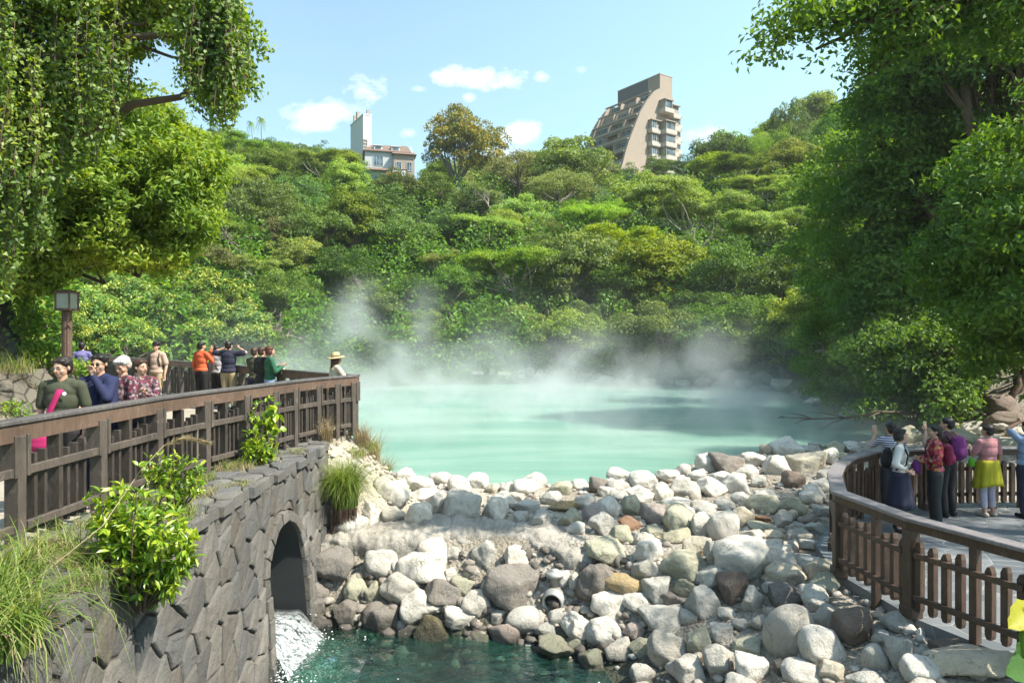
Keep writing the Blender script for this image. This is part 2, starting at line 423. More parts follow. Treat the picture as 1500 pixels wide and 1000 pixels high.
# ---------------------------------------------------------------- masonry
def clip_half(poly, nx, ny, c):
    out = []
    for i in range(len(poly)):
        p = poly[i]; q = poly[(i+1) % len(poly)]
        a = p[0]*nx+p[1]*ny-c; b = q[0]*nx+q[1]*ny-c
        if a <= 0: out.append(p)
        if (a < 0 < b) or (b < 0 < a):
            k = a/(a-b); out.append((p[0]+(q[0]-p[0])*k, p[1]+(q[1]-p[1])*k))
    return out
def voronoi(pts, box):
    cells = []; P = np.array(pts)
    for i, (x, y) in enumerate(pts):
        poly = [(box[0],box[2]),(box[1],box[2]),(box[1],box[3]),(box[0],box[3])]
        d = np.hypot(P[:,0]-x, P[:,1]-y)
        for j in np.argsort(d)[1:22]:
            qx, qy = P[j]; nx, ny = qx-x, qy-y
            poly = clip_half(poly, nx, ny, nx*(qx+x)/2+ny*(qy+y)/2)
            if len(poly) < 3: break
        if len(poly) >= 3: cells.append(poly)
    return cells
def jgrid(box, sx, sy, seed, jit=.42, shear=0.0):
    r = random.Random(seed); pts = []; row = 0; y = box[2]-sy
    while y < box[3]+sy:
        x = box[0]-sx*1.5-(row % 2)*sx*.5
        while x < box[1]+sx*1.5:
            pts.append((x+r.uniform(-jit,jit)*sx, y+r.uniform(-jit,jit)*sy)); x += sx
        y += sy; row += 1
    return pts
def area_c(poly):
    a = cx = cyy = 0
    for i in range(len(poly)):
        x0, y0 = poly[i]; x1, y1 = poly[(i+1) % len(poly)]; k = x0*y1-x1*y0; a += k; cx += (x0+x1)*k; cyy += (y0+y1)*k
    a /= 2
    return (abs(a), cx/(6*a), cyy/(6*a)) if abs(a) > 1e-9 else (0, poly[0][0], poly[0][1])
def stones(mb, cells, fmap, gap=.014, prot=(.03,.07), bev=.02, seed=1, amin=.003, depth=.05):
    r = random.Random(seed)
    for poly in cells:
        a, cx, cy_ = area_c(poly)
        if a < amin: continue
        pts = []
        n = len(poly)
        for i in range(n):
            p, q = poly[i], poly[(i+1) % n]; L = math.hypot(q[0]-p[0], q[1]-p[1])
            if L < .015: continue
            k = max(1, int(L/.09))
            for j in range(k):
                f = j/k; pts.append((p[0]+(q[0]-p[0])*f, p[1]+(q[1]-p[1])*f))
        if len(pts) < 3: continue
        rad = math.sqrt(a/math.pi); h = r.uniform(*prot); tx, ty = r.uniform(-.055,.055), r.uniform(-.055,.055)
        V = []; jit = [r.uniform(-.006,.006) for _ in pts]
        rings = [(gap*.5, -depth), (gap, h-bev*.9), (gap+bev*.45, h-bev*.25), (gap+bev*1.3, h)]
        for (ins, hh) in rings:
            for (x, y), jt in zip(pts, jit):
                dx, dy = x-cx, y-cy_; L = math.hypot(dx, dy) or 1
                ii = min(ins+jt*(hh > 0), L*.8)
                nx_, ny_ = x-dx/L*ii, y-dy/L*ii
                V.append(fmap(nx_, ny_, hh + ((nx_-cx)*tx+(ny_-cy_)*ty if hh > 0 else 0)))
        m = len(pts); F = []
        for k in range(len(rings)-1):
            for i in range(m): F.append((k*m+i, k*m+(i+1)%m, (k+1)*m+(i+1)%m, (k+1)*m+i))
        # two inner rings for a gently uneven face
        for s_ in (.55,):
            for (x, y) in pts:
                x2, y2 = cx+(x-cx)*s_, cy_+(y-cy_)*s_
                V.append(fmap(x2, y2, h + r.uniform(-.006,.008) + (x2-cx)*tx+(y2-cy_)*ty))
        k = len(rings)-1
        for i in range(m): F.append((k*m+i, k*m+(i+1)%m, (k+1)*m+(i+1)%m, (k+1)*m+i))
        V.append(fmap(cx, cy_, h+.008)); c = len(V)-1
        for i in range(m): F.append(((k+1)*m+i, (k+1)*m+(i+1)%m, c))
        mb.add(V, F)
def stone_mat(name, lo, hi, stain, mscale=2.5, rough=.85):
    m, t = new_mat(name); p = oc(t)
    rnd = t.n('ShaderNodeNewGeometry').outputs['Random Per Island']
    c = t.mix(rnd, lo, hi); c = t.mix(t.rng(t.m('FRACT', t.m('MULTIPLY', rnd, 23.3)), .55, 1, 0, .5), c, tuple(x*k for x, k in zip(lo, (1.0,1.12,1.3)))); c = t.mix(t.rng(t.m('FRACT', t.m('MULTIPLY', rnd, 9.7)), .7, 1, 0, .6), c, stain)
    n = t.noise(p, mscale, 6, .65); f = t.noise(p, 38, 5, .65)
    c = t.mix(t.rng(n, .42, .68, 0, .55), c, stain); c = t.mix(t.rng(f, .3, .75, 0, .38), c, tuple(x*.45 for x in lo))
    c = t.mix(t.rng(t.noise(p, 1.1, 4), .55, .7, 0, .4), c, tuple(min(1, x*1.6) for x in hi))
    t.out(pbr(t, c, rough, t.m('ADD', f, t.m('MULTIPLY', n, .7)), .7, .025)); return m
stone_mat('grey_wall_stone', (.072,.072,.072), (.175,.165,.148), (.12,.10,.075))
stone_mat('slate_cap_stone', (.085,.085,.088), (.17,.165,.155), (.15,.13,.10))
stone_mat('beige_wall_stone', (.13,.115,.09), (.20,.18,.145), (.10,.09,.07), 1.6)
simple('mortar', (.06,.05,.04), .95, .4, 6, .6)
simple('dark_mortar', (.055,.048,.04), .95, .4, 6, .6)
simple('shade_dark_concrete', (.022,.026,.028), .8, .4, 3, .4)  # culvert's inside shade is put into this near-black lining colour

xt = lambda u: -3.14 + .30*math.exp(-max(0, u-3.2)/1.1)
def xw(u, v): return xt(u) - v*.09
AC, AH, AS = 9.13, .70, -1.38                # arch centre, half width, springing
def arch_v(u):
    d = abs(u-AC); return AS + math.sqrt(max(0, AH*AH-d*d)) if d < AH else -3.2
wall = empty('stone_wall', (-3.1, 7, -2.4), cat='stone wall', label='dark rubble stone wall with a slate cap and an arched culvert, below the left railing')
inv = Matrix.Translation((3.1, -7, 2.4))
mb = MB()
us = sorted(set([2.0+.25*i for i in range(39)] + [AC-AH+.0001, AC+AH-.0001] + [AC-AH+AH*2*i/14 for i in range(15)] + [11.5]))
V = []; F = []
for u in us:
    vb = arch_v(u)
    for v in (vb, -.06): V.append(inv @ Vector((xw(u, v)-.01, u, v)))
for i in range(len(us)-1): F.append((2*i, 2*i+2, 2*i+3, 2*i+1))
mb.add(V, F)
mb.add([inv @ Vector(q) for q in ((xw(11.5,-3.2)-.01,11.5,-3.2),(xw(11.5,-.06)-.01,11.5,-.06),(-5,11.5,-.06),(-5,11.5,-3.2))], [(0,1,2,3)])
mb.build('wall_core', MATS['mortar'], wall)
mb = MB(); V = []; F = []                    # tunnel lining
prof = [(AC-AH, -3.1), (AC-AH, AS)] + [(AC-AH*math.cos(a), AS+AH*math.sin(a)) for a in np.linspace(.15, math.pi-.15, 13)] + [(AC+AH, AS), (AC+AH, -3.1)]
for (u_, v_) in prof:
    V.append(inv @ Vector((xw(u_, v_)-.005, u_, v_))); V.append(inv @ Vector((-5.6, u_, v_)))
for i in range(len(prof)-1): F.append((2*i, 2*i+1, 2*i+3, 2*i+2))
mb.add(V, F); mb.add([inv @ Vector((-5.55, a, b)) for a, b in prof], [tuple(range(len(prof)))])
mb.build('culvert_lining', MATS['shade_dark_concrete'], wall)
def push_arch(cells, extra):
    out = []
    for poly in cells:
        a, cx, cyy = area_c(poly)
        if abs(cx-AC) < AH+extra*.4 and cyy < AS: continue
        if math.hypot(cx-AC, cyy-AS) < AH+extra*.4: continue
        q = []
        for (x, y) in poly:
            R_ = AH+extra
            if y < AS:
                if abs(x-AC) < R_: x = AC + (R_ if cx > AC else -R_)
            else:
                d = math.hypot(x-AC, y-AS)
                if d < R_: x = AC+(x-AC)/max(d,1e-3)*R_; y = AS+(y-AS)/max(d,1e-3)*R_
            q.append((x, y))
        out.append(q)
    return out
# diagonal, elongated stones: cells are made in a sheared frame
SH = .55
pts = jgrid((2.2-2, 11.6+2, -3.0, .2), .27, .30, 5, .40)
cells = voronoi([(a, b) for a, b in pts], (-1, 14, -3.3, .6))
cells = [[(a+SH*b+.6, b*1.15) for a, b in c] for c in cells]
cl2 = []
for c in cells:
    for (nx, ny, cc) in ((-1,0,-2.2),(1,0,11.5),(0,1,-.05),(0,-1,3.05)):
        c = clip_half(c, nx, ny, cc)
        if len(c) < 3: break
    if len(c) >= 3: cl2.append(c)
cl2 = push_arch(cl2, .17)
mb = MB()
fm = lambda u, v, h: inv @ Vector((xw(u, v)+h-.01, u, v))
stones(mb, cl2, fm, .013, (.03,.058), .024, 3)
ring = []
for i in range(11):
    a0, a1 = math.pi*i/11, math.pi*(i+1)/11
    ring.append([(AC-(AH+.01)*math.cos(a0), AS+(AH+.01)*math.sin(a0)), (AC-(AH+.01)*math.cos(a1), AS+(AH+.01)*math.sin(a1)),
                 (AC-(AH+.17)*math.cos(a1), AS+(AH+.17)*math.sin(a1)), (AC-(AH+.17)*math.cos(a0), AS+(AH+.17)*math.sin(a0))][::-1])
for s_ in (-1, 1):
    z = AS; k = 0
    while z > -3.0:
        hgt = (.26,.34,.22,.3)[k % 4]; a, b = AC+s_*(AH+.01), AC+s_*(AH+.17)
        ring.append([(min(a,b), z-hgt), (max(a,b), z-hgt), (max(a,b), z), (min(a,b), z)]); z -= hgt; k += 1
stones(mb, ring, fm, .008, (.05,.08), .014, 8)
# the wall's far end turns the corner
pts = jgrid((0, 2.2, -3.0, .1), .36, .36, 11); cells = voronoi(pts, (0, 2.0, -3.0, -.05))
fe = lambda u, v, h: inv @ Vector((-3.12-v*.09-u, 11.52+h, v))
stones(mb, cells, fe, .014, (.03,.08), .022, 4)
mb.build('stonework', MATS['grey_wall_stone'], wall, smooth=False)
# slate cap
pts = jgrid((-4.6, -2.6, 1.9, 11.8), .33, .30, 21, .42); cells = voronoi(pts, (-4.25, -2.55, 2.0, 11.62)); c3 = []
for c in cells:
    a, cx, cyy = area_c(c); lim = xt(cyy)+.07
    c = clip_half(c, 1, 0, lim + .03*math.sin(cyy*7))
    if len(c) >= 3: c3.append(c)
mb = MB(); stones(mb, c3, lambda a, b, h: inv @ Vector((a, b, h)), .014, (.025,.06), .018, 6, depth=.09)
mb.build('cap_slabs', MATS['slate_cap_stone'], wall)

# terraced retaining walls on the left
def slant_wall(name, A, B, zf, zt, lean, seed, label, sz=.5, ends=None, prot=(.02, .05)):
    """A->B is the foot line (seen from its right-hand side); leans back by `lean`"""
    A = Vector((*A, 0)); B = Vector((*B, 0)); d = (B-A); L = d.length; d.normalize(); n = Vector((d.y, -d.x, 0))
    H = zt-zf; S = math.hypot(H, lean); root = empty(name, (A.x, A.y, zf), cat='retaining wall', label=label)
    o = Vector((A.x, A.y, zf)); nn = (n*H + Vector((0,0,1))*lean).normalized()
    f = lambda a, b, h: (d*a + Vector((0,0,H*b/S)) - n*(lean*b/S) + nn*h)
    mb = MB(); k = 10
    mb.add([f(0,0,0), f(L,0,0), f(L,S,0), f(0,S,0), f(0,S,0)-n*1.0-Vector((0,0,.02)), f(L,S,0)-n*1.0-Vector((0,0,.02)), f(0,0,0)-n*2.2, f(L,0,0)-n*2.2],
           [(0,1,2,3),(3,2,5,4),(0,3,4,6),(1,7,5,2)])
    mb.build('wall_core', MATS['dark_mortar'], root)
    pts = jgrid((-2, L+2, -2, S+1), sz*.78, sz*.66, seed, .33); cells = voronoi(pts, (-2.4, L+3, -3, S+3)); out = []
    for c in cells:
        c = [(a+.75*b-.6, b) for a, b in c]
        for (nx, ny, cc) in ((-1,0,0),(1,0,L),(0,1,S),(0,-1,0)):
            c = clip_half(c, nx, ny, cc)
            if len(c) < 3: break
        if len(c) >= 3: out.append(c)
    mb = MB(); stones(mb, out, f, .02, prot, .018, seed+1); mb.build('stonework', MATS['beige_wall_stone'], root)
    return root
slant_wall('retaining_wall', (-8.75, 3.5), (-8.85, 17.3), -.02, 1.14, 1.25, 31, 'low sloping beige stone retaining wall directly behind the three women on the left')
slant_wall('retaining_wall', (-8.9, 17.35), (-14.5, 19.6), -.02, 1.14, .9, 37, 'end of the low retaining wall turning the corner beside the man in purple')
slant_wall('retaining_wall', (-10.85, 3.5), (-11.0, 15.6), 1.12, 3.35, .75, 41, 'tall upper tier of beige stone wall below the hanging vines at far left', .55)
slant_wall('retaining_wall', (-11.05, 15.65), (-15.5, 17.6), 1.12, 3.3, .6, 43, 'end face of the upper stone tier, turning back behind the lamp post', .55)

# rough concrete ledge in front of the boulder dam
def lumpy_sweep(path, w, h, seed, n=20, step=.06, amp=.07):
    P = []; 
    for i in range(len(path)-1):
        a = Vector(path[i]); b = Vector(path[i+1]); k = max(2, int((b-a).length/step))
        for j in range(k): P.append(a.lerp(b, j/k))
    P.append(Vector(path[-1])); 
    for _ in range(12): P = [P[0]] + [(P[i-1]+P[i]*2+P[i+1])/4 for i in range(1, len(P)-1)] + [P[-1]]
    V = []; F = []
    for i, p in enumerate(P):
        d = (P[min(i+1, len(P)-1)]-P[max(i-1, 0)]).normalized(); s = Vector((d.y, -d.x, 0))
        ww = w*(1+.25*mnoise.noise(p*1.3)); hh = h*(1+.3*mnoise.noise(p*1.7+Vector((5,0,0))))
        for k in range(n):
            t_ = 2*math.pi*k/n; c, sn = math.cos(t_), math.sin(t_)
            q = p + s*(ww/2*math.copysign(abs(c)**.6, c)) + Vector((0,0,hh/2*math.copysign(abs(sn)**.6, sn)))
            q += Vector((c*s.x, c*s.y, sn))*amp*(mnoise.noise(q*2.1)+.7*mnoise.noise(q*6)+.45*mnoise.noise(q*17)+.2*mnoise.noise(q*37))
            V.append(q)
    for i in range(len(P)-1):
        for k in range(n): F.append((i*n+k, (i+1)*n+k, (i+1)*n+(k+1)%n, i*n+(k+1)%n))
    F.append(tuple(range(n))); F.append(tuple((len(P)-1)*n+k for k in range(n-1,-1,-1)))
    return V, F
m_, t = new_mat('rough_concrete'); p = oc(t)
f = t.noise(p, 30, 6, .7); g = t.n('ShaderNodeTexVoronoi', {'Vector': p, 'Scale': 55}).outputs[0]
c = t.mix(t.rng(t.noise(p, 1.6, 5), .35, .65), (.26,.245,.215), (.42,.39,.34)); c = t.mix(t.rng(f, .4, .7, 0, .6), c, (.17,.15,.125))
t.out(pbr(t, c, .93, t.m('ADD', f, t.m('MULTIPLY', g, .5)), .6, .03))
mb = MB(); mb.add(*lumpy_sweep([(-3.35,11.25,-1.54),(-2.2,11.25,-1.51),(-1.0,11.38,-1.49),(.3,11.28,-1.51),(.95,11.05,-1.55),(1.5,10.75,-1.64)], 1.3, .46, 3, n=56, step=.025))
mb.add(*lumpy_sweep([(.55,10.85,-1.75),(1.0,10.75,-1.68),(1.55,10.45,-1.78)], .75, .55, 6, n=40, step=.03, amp=.10))
mb.build('concrete_ledge', MATS['rough_concrete'], smooth=True, cat='ledge', label='rough pebbled concrete ledge carrying the front row of boulders above the stream')

# drain pipe under the ledge
simple('weathered_metal', (.40,.40,.37), .5, .3, 10, .3, .25)
simple('painted_bore_shade', (.01,.01,.01), .9, .1)  # shade inside the pipe, painted near black on a solid plug
x, y, z = .62, 9.95, -2.0
dp = empty('drain_pipe', (x, y, z), rz=R(-18), cat='pipe', label='short grey drain pipe with a round lid, poking out between the boulders over the stream')
Mx = Matrix.Rotation(R(90), 4, 'X') @ Matrix.Rotation(0, 4, 'Z')
mb = MB(); mb.lathe([(.15,-.4),(.15,0),(.17,0),(.17,.06),(.15,.07),(.15,.14),(.125,.14),(.12,.0)], n=24, M=Matrix.Translation((0,0,0)) @ Matrix.Rotation(R(97), 4, 'X')); mb.build('barrel', MATS['weathered_metal'], dp, True)
mb = MB(); mb.lathe([(.118,0),(.118,.09)], n=20, M=Matrix.Rotation(R(97), 4, 'X')); mb.build('bore_shade_plug', MATS['painted_bore_shade'], dp)
mb = MB(); mb.lathe([(.07,0),(.07,.13),(.13,.14),(.14,.17),(.12,.20),(.06,.215),(.055,.235),(.02,.24)], c=(-.02,.10,.16), n=20); mb.build('lid', MATS['weathered_metal'], dp, True)

# ---------------------------------------------------------------- railings
def wood(name, lo, hi, rough=.6, scale=1.0):
    m, t = new_mat(name); p = oc(t)
    g = t.noise(t.vm('MULTIPLY', p, (22*scale, 22*scale, 5)), 1.0, 6, .65, 1.2); n = t.noise(p, 2.1, 4)
    c = t.mix(t.rng(g, .3, .7), lo, hi); c = t.mix(t.rng(n, .4, .7, 0, .45), c, tuple(x*.55 for x in lo))
    w_ = t.noise(p, 9, 5, .7); c = t.mix(t.rng(w_, .60, .74, 0, .5), c, tuple(min(1, x*1.8+.04) for x in hi))
    t.out(pbr(t, c, rough, g, .35, .008)); return m
wood('stained_rail_wood', (.095,.060,.043), (.19,.128,.095)); wood('dark_post_wood', (.062,.050,.042), (.135,.112,.096))
wood('shade_dark_picket_wood', (.022,.017,.014), (.085,.07,.06)); wood('rail_cap_wood', (.07,.065,.065), (.17,.155,.15), .5)  # picket wood: shade on its broad sides is put into the colour
wood('platform_fence_wood', (.060,.036,.025), (.125,.080,.056)); wood('platform_cap_wood', (.17,.15,.155), (.28,.26,.265), .42)
def railing(pts, z0, style, label, group=None, skip=()):
    root = empty('railing', (pts[0][0], pts[0][1], z0), cat='railing', label=label, group=group)
    o = Vector((pts[0][0], pts[0][1], z0)); L_ = style == 'left'
    H = 1.10 if L_ else 1.07; P = [Vector((a, b, 0))-Vector((o.x, o.y, 0)) for a, b in pts]
    wp_, wr, wk, wc = ('dark_post_wood','stained_rail_wood','shade_dark_picket_wood','rail_cap_wood') if L_ else ('platform_fence_wood','platform_fence_wood','platform_fence_wood','platform_cap_wood')
    n = len(P)
    offs = []
    for i, p in enumerate(P):                # outward normal (right-hand side)
        d = (P[min(i+1,n-1)]-P[max(i-1,0)]).normalized(); offs.append(Vector((d.y,-d.x,0)))
    post = None
    for i, p in enumerate(P):
        d = Vector((-offs[i].y, offs[i].x, 0)); a = math.atan2(d.y, d.x)
        mb = MB(); w_ = (.095 if L_ else .12)
        mb.box((p.x, p.y, H*.5-.07), (w_, .13, H-.12), rz=a, bev=.006)
        if L_:
            for s_ in (-1, 1): mb.box((p.x+d.x*s_*.070, p.y+d.y*s_*.070, .80), (.04,.15,.36), rz=a, bev=.005)
        else: mb.box((p.x, p.y, .06), (.17,.17,.12), rz=a, bev=.01)
        mb.build('post', MATS[wp_], root)
    # continuous handrail with mitred joints
    def sweep(mat, name, h0, h1, half, mitre=True):
        V = []; F = []
        for i, p in enumerate(P):
            nrm = offs[i]; k = 1.0
            if 0 < i < n-1:
                d0 = (P[i]-P[i-1]).normalized(); k = 1/max(.6, abs(Vector((d0.y,-d0.x,0)).dot(nrm)))
            e = Vector((0,0,0))
            if i == 0: e = -(P[1]-P[0]).normalized()*.08
            if i == n-1: e = (P[-1]-P[-2]).normalized()*.08
            for (s_, h) in ((-1,h0),(1,h0),(1,h1-.008),(.93,h1),(-.93,h1),(-1,h1-.008)):
                q = p+e+nrm*half*s_*k; V.append((q.x, q.y, h))
        for i in range(n-1):
            for k in range(6): F.append((i*6+k, i*6+(k+1)%6, (i+1)*6+(k+1)%6, (i+1)*6+k))
        F.append((5,4,3,2,1,0)); F.append(tuple((n-1)*6+k for k in range(6)))
        mb = MB(); mb.add(V, F); mb.build(name, MATS[mat], root)
    if L_: sweep(wr, 'handrail', H-.175, H-.024, .058); sweep(wc, 'rail_cap', H-.022, H+.012, .075)
    else: sweep(wr, 'handrail', H-.13, H-.032, .052); sweep(wc, 'rail_cap', H-.03, H+.008, .095)
    r = random.Random(len(pts)*7+int(z0*10))
    for i in range(n-1):
        if i in skip: continue
        a, b = P[i], P[i+1]; d = (b-a); L = d.length; d.normalize(); nr = Vector((d.y,-d.x,0)); ang = math.atan2(d.y, d.x)
        mb = MB()
        if L_:
            spec = [(.17,0,.79),(.28,0,.82),(.43,1,.93),(.55,0,.77),(.655,0,.80),(.76,0,.83)]
            for f, big, top in spec:
                p = a+d*(f*L); w_, dp_ = (.055,.125) if big else (.036,.085); zb_ = .02 if big else .10
                zt_ = top+r.uniform(-.012,.012)
                mb.box((p.x, p.y, (zb_+zt_)/2), (w_, dp_, zt_-zb_), rz=ang, bev=.004)
        else:
            k = max(2, int(L/.15)); mid = k//2
            for j in range(k):
                p = a+d*((j+.7)/(k+.4)*L); full = (j == mid)
                w_ = .07; zb_, zt_ = (-.16,.95) if full else (.09,.83-.02*(j%3))
                if full: mb.box((p.x,p.y,(zb_+zt_)/2), (.075,.09,zt_-zb_), rz=ang, bev=.005)
                else:
                    M = Matrix.Translation((p.x,p.y,0)) @ Matrix.Rotation(ang,4,'Z')
                    s2 = .022
                    poly = [(-.034,zb_+.04),(-.016,zb_),(.022,zb_),(.034,zb_+.04),(.034,zt_-.05),(.018,zt_),(-.010,zt_),(-.034,zt_-.05)]
                    V = [M @ Vector((u_,s_*.035,v_)) for s_ in (-1,1) for u_,v_ in poly]; m8 = 8
                    F = [tuple(range(8)), tuple(range(15,7,-1))]+[(q,8+q,8+(q+1)%8,(q+1)%8) for q in range(8)]
                    mb.add(V, F)
        mb.build('picket_panel', MATS[wk], root)
        for (h, hh) in (((.67,.075),(.20,.07)) if L_ else ((.69,.06),(.24,.06))):
            mb = MB(); q = nr*(.05 if L_ else .045)
            e0 = .07/L if not L_ else .06/L; e1 = e0 if not L_ else .10/L
            mb.beam(a+d*L*e0+q+Vector((0,0,h)), b-d*L*e1+q+Vector((0,0,h)), .045, hh, bev=.005)
            mb.build('mid_rail', MATS['dark_post_wood' if L_ else wk], root)
    return root
near = [(-4.36,3.6),(-4.27,4.7),(-4.22,5.80),(-4.19,6.92),(-4.17,8.0),(-4.03,8.95),(-3.84,9.8),(-3.70,10.55),(-3.57,11.15),(-3.38,11.8),(-3.18,12.3),(-2.98,12.7)]
railing(near, 0.0, 'left', 'near brown wooden railing of the left walkway, running along the top of the stone wall')
far = []
seg = [(-2.98,12.9),(-3.75,13.65),(-5.15,15.25),(-8.35,19.0),(-13.2,23.9),(-18.8,29.3),(-22,31.5)]
for i in range(len(seg)-1):
    a = Vector(seg[i]); b = Vector(seg[i+1]); k = max(1, round((b-a).length/1.12))
    far += [tuple(a.lerp(b, j/k)) for j in range(k)]
far.append(seg[-1])
railing(far, 0.0, 'left', 'far wooden railing of the left walkway, behind the standing visitors at the pool edge')
plat = [(12.2,12.15),(10.95,12.12),(9.7,12.1),(8.45,12.08),(7.25,11.98),(6.2,11.7),(5.5,11.1),(4.98,10.4),(4.58,9.7),(4.12,8.6),(4.30,7.36),(4.78,6.24),(5.35,5.2)]
railing(plat[::-1] if False else plat, -1.2, 'right', 'dark brown wooden railing curving round the lower right viewing platform')

# ---------------------------------------------------------------- lamp post
simple('lamp_bronze', (.16,.10,.075), .5, .2, 20, .1, .3)
m_, t = new_mat('frosted_glass'); t.out(pbr(t, (.42,.48,.42), .25, t.noise(oc(t), 9, 3), .1))
lp = empty('street_lamp', (-9.52, 14.6, 1.08), cat='street lamp', label='square brown lantern on a square post, standing on the stone terrace at left')
mb = MB(); mb.box((0,0,.62),(.15,.15,1.36),bev=.01); mb.box((0,-.078,.62),(.05,.02,1.30),bev=.004); mb.box((0,.078,.62),(.05,.02,1.30),bev=.004); mb.box((0,0,.03),(.22,.22,.08),bev=.01); mb.build('post', MATS['stained_rail_wood'], lp)
lt = MB(); lt.box((0,0,1.325),(.33,.33,.045),bev=.008); lt.box((0,0,1.695),(.36,.36,.05),bev=.012); lt.box((0,0,1.73),(.26,.26,.03),bev=.008)
for a in (-1,1):
    for b in (-1,1): lt.box((a*.148,b*.148,1.51),(.032,.032,.34),bev=.004)
lo_ = lt.build('lantern_frame', MATS['lamp_bronze'], lp)
mb = MB(); mb.box((0,0,1.51),(.275,.275,.325)); mb.build('glass', MATS['frosted_glass'], lo_)
mb = MB(); mb.sphere((0,0,1.50),.035); mb.build('bulb', MATS['frosted_glass'], lo_, True)
# ---------------------------------------------------------------- boulders
def ico(sub):
    bm = bmesh.new(); bmesh.ops.create_icosphere(bm, subdivisions=sub, radius=1)
    V = np.array([v.co[:] for v in bm.verts]); F = np.array([[v.index for v in f.verts] for f in bm.faces]); bm.free()
    return V, F
ICO5 = ico(5); ICO4 = ico(4); ICO2 = ico(2)
def rock_shape(seed, n=11, soft=16, base=ICO4, rough=1.0, squash=(1, .85, .72)):
    r = rs(seed); V, F = base
    N = r.normal(size=(n, 3)); N /= np.linalg.norm(N, axis=1)[:, None]
    # spread the cutting planes out a little
    for _ in range(14):
        D = N[:, None]-N[None]; q = (D**2).sum(-1)+np.eye(n); N += .05*(D/q[..., None]).sum(1); N /= np.linalg.norm(N, axis=1)[:, None]
    dd = r.uniform(.66, .98, n)
    c = V @ N.T; inv_ = np.maximum(c, .02)/dd
    k = soft; s = (inv_**k).sum(1)**(1/k)             # smooth maximum: rounded edges
    rad = np.minimum(1/np.maximum(s, .6), 1.25)
    P = V*rad[:, None]
    d = np.array([mnoise.noise(Vector(p*1.3)+Vector((seed*3.1,0,0)))*.10 + mnoise.noise(Vector(p*3.4)+Vector((0,seed*1.7,0)))*.05*rough
                  + mnoise.noise(Vector(p*9)+Vector((0,seed*1.7,3)))*.018*rough + abs(mnoise.noise(Vector(p*5)+Vector((seed,2,0))))*-.04*rough for p in P])
    P = P + V*d[:, None]
    P *= np.array(squash); P -= (P.max(0)+P.min(0))/2; P /= (P.max(0)-P.min(0)).max()/2
    return P, F
m_, t = new_mat('boulder_stone'); p = oc(t)
oi = t.n('ShaderNodeObjectInfo'); base = oi.outputs['Color']; rnd = oi.outputs['Random']
off = t.n('ShaderNodeCombineXYZ', {0: t.m('MULTIPLY', rnd, 41.0), 1: t.m('MULTIPLY', rnd, 17.0)}).outputs[0]
q = t.vm('ADD', p, off)
n = t.noise(q, 1.5, 6, .62, .4); f = t.noise(q, 7, 6, .7); g = t.noise(q, 42, 4, .7)
c = t.mix(t.rng(n, .36, .66, 0, .62), base, t.mix(.55, base, (.30, .25, .19)))
c = t.mix(t.rng(f, .50, .72, 0, .5), c, t.mix(.35, base, (.75, .73, .68)))
c = t.mix(t.rng(t.noise(q, 2.6, 5, .6, 1.0), .60, .70, 0, .5), c, (.17, .14, .11))
c = t.mix(t.rng(g, .52, .72, 0, .5), c, (.14, .125, .105))
crk = t.n('ShaderNodeTexVoronoi', {'Vector': t.vm('ADD', q, t.vm('MULTIPLY', t.n('ShaderNodeTexNoise', {'Vector': q, 'Scale': 2.2}).outputs[1], (.9,.9,.9))), 'Scale': 1.35}, feature='DISTANCE_TO_EDGE').outputs[0]
crack = t.m('MULTIPLY', t.rng(crk, .0, .022, 1, 0), t.rng(t.noise(q, 1.2, 2), .48, .60))
c = t.mix(t.m('MULTIPLY', crack, .75), c, (.07, .06, .05))
wetz = t.n('ShaderNodeSeparateXYZ', {0: wp(t)}).outputs
wet = t.m('MULTIPLY', t.rng(wetz[2], -2.14, -2.38), t.rng(wetz[1], 10.6, 10.2))
c = t.mix(wet, c, t.mix(.75, base, (.012, .016, .010)))
t.out(pbr(t, c, t.rng(wet, 0, 1, .82, .25), t.m('ADD', t.m('ADD', f, t.m('MULTIPLY', g, .35)), n), .75, .07))
ROCKS = {'round': [], 'block': [], 'slab': [], 'egg': []}
for i in range(9): ROCKS['round'].append(mesh_np('boulder', *rock_shape(100+i, 12, 11, rough=1.1), MATS['boulder_stone'], True))
for i in range(10): ROCKS['block'].append(mesh_np('boulder', *rock_shape(200+i, 9, 27, rough=1.4, squash=(1,.85,.78)), MATS['boulder_stone'], True))
for i in range(5): ROCKS['slab'].append(mesh_np('boulder', *rock_shape(300+i, 9, 34, squash=(1,.8,.42)), MATS['boulder_stone'], True))
for i in range(4): ROCKS['egg'].append(mesh_np('boulder', *rock_shape(400+i, 26, 8, rough=.35, squash=(1,.8,.66)), MATS['boulder_stone'], True))
TONE = {'W': ((.80,.755,.66), 'pale cream'), 'G': ((.60,.57,.50), 'grey'), 'D': ((.20,.18,.16), 'dark purplish grey'), 'Y': ((.42,.30,.14), 'ochre'),
        'O': ((.30,.15,.07), 'rusty orange'), 'L': ((.50,.48,.34), 'greenish'), 'B': ((.20,.145,.115), 'brown'), 'C': ((.66,.58,.44), 'cream yellow'),
        'P': ((.50,.41,.36), 'pinkish'), 'M': ((.10,.085,.03), 'mossy brown')}
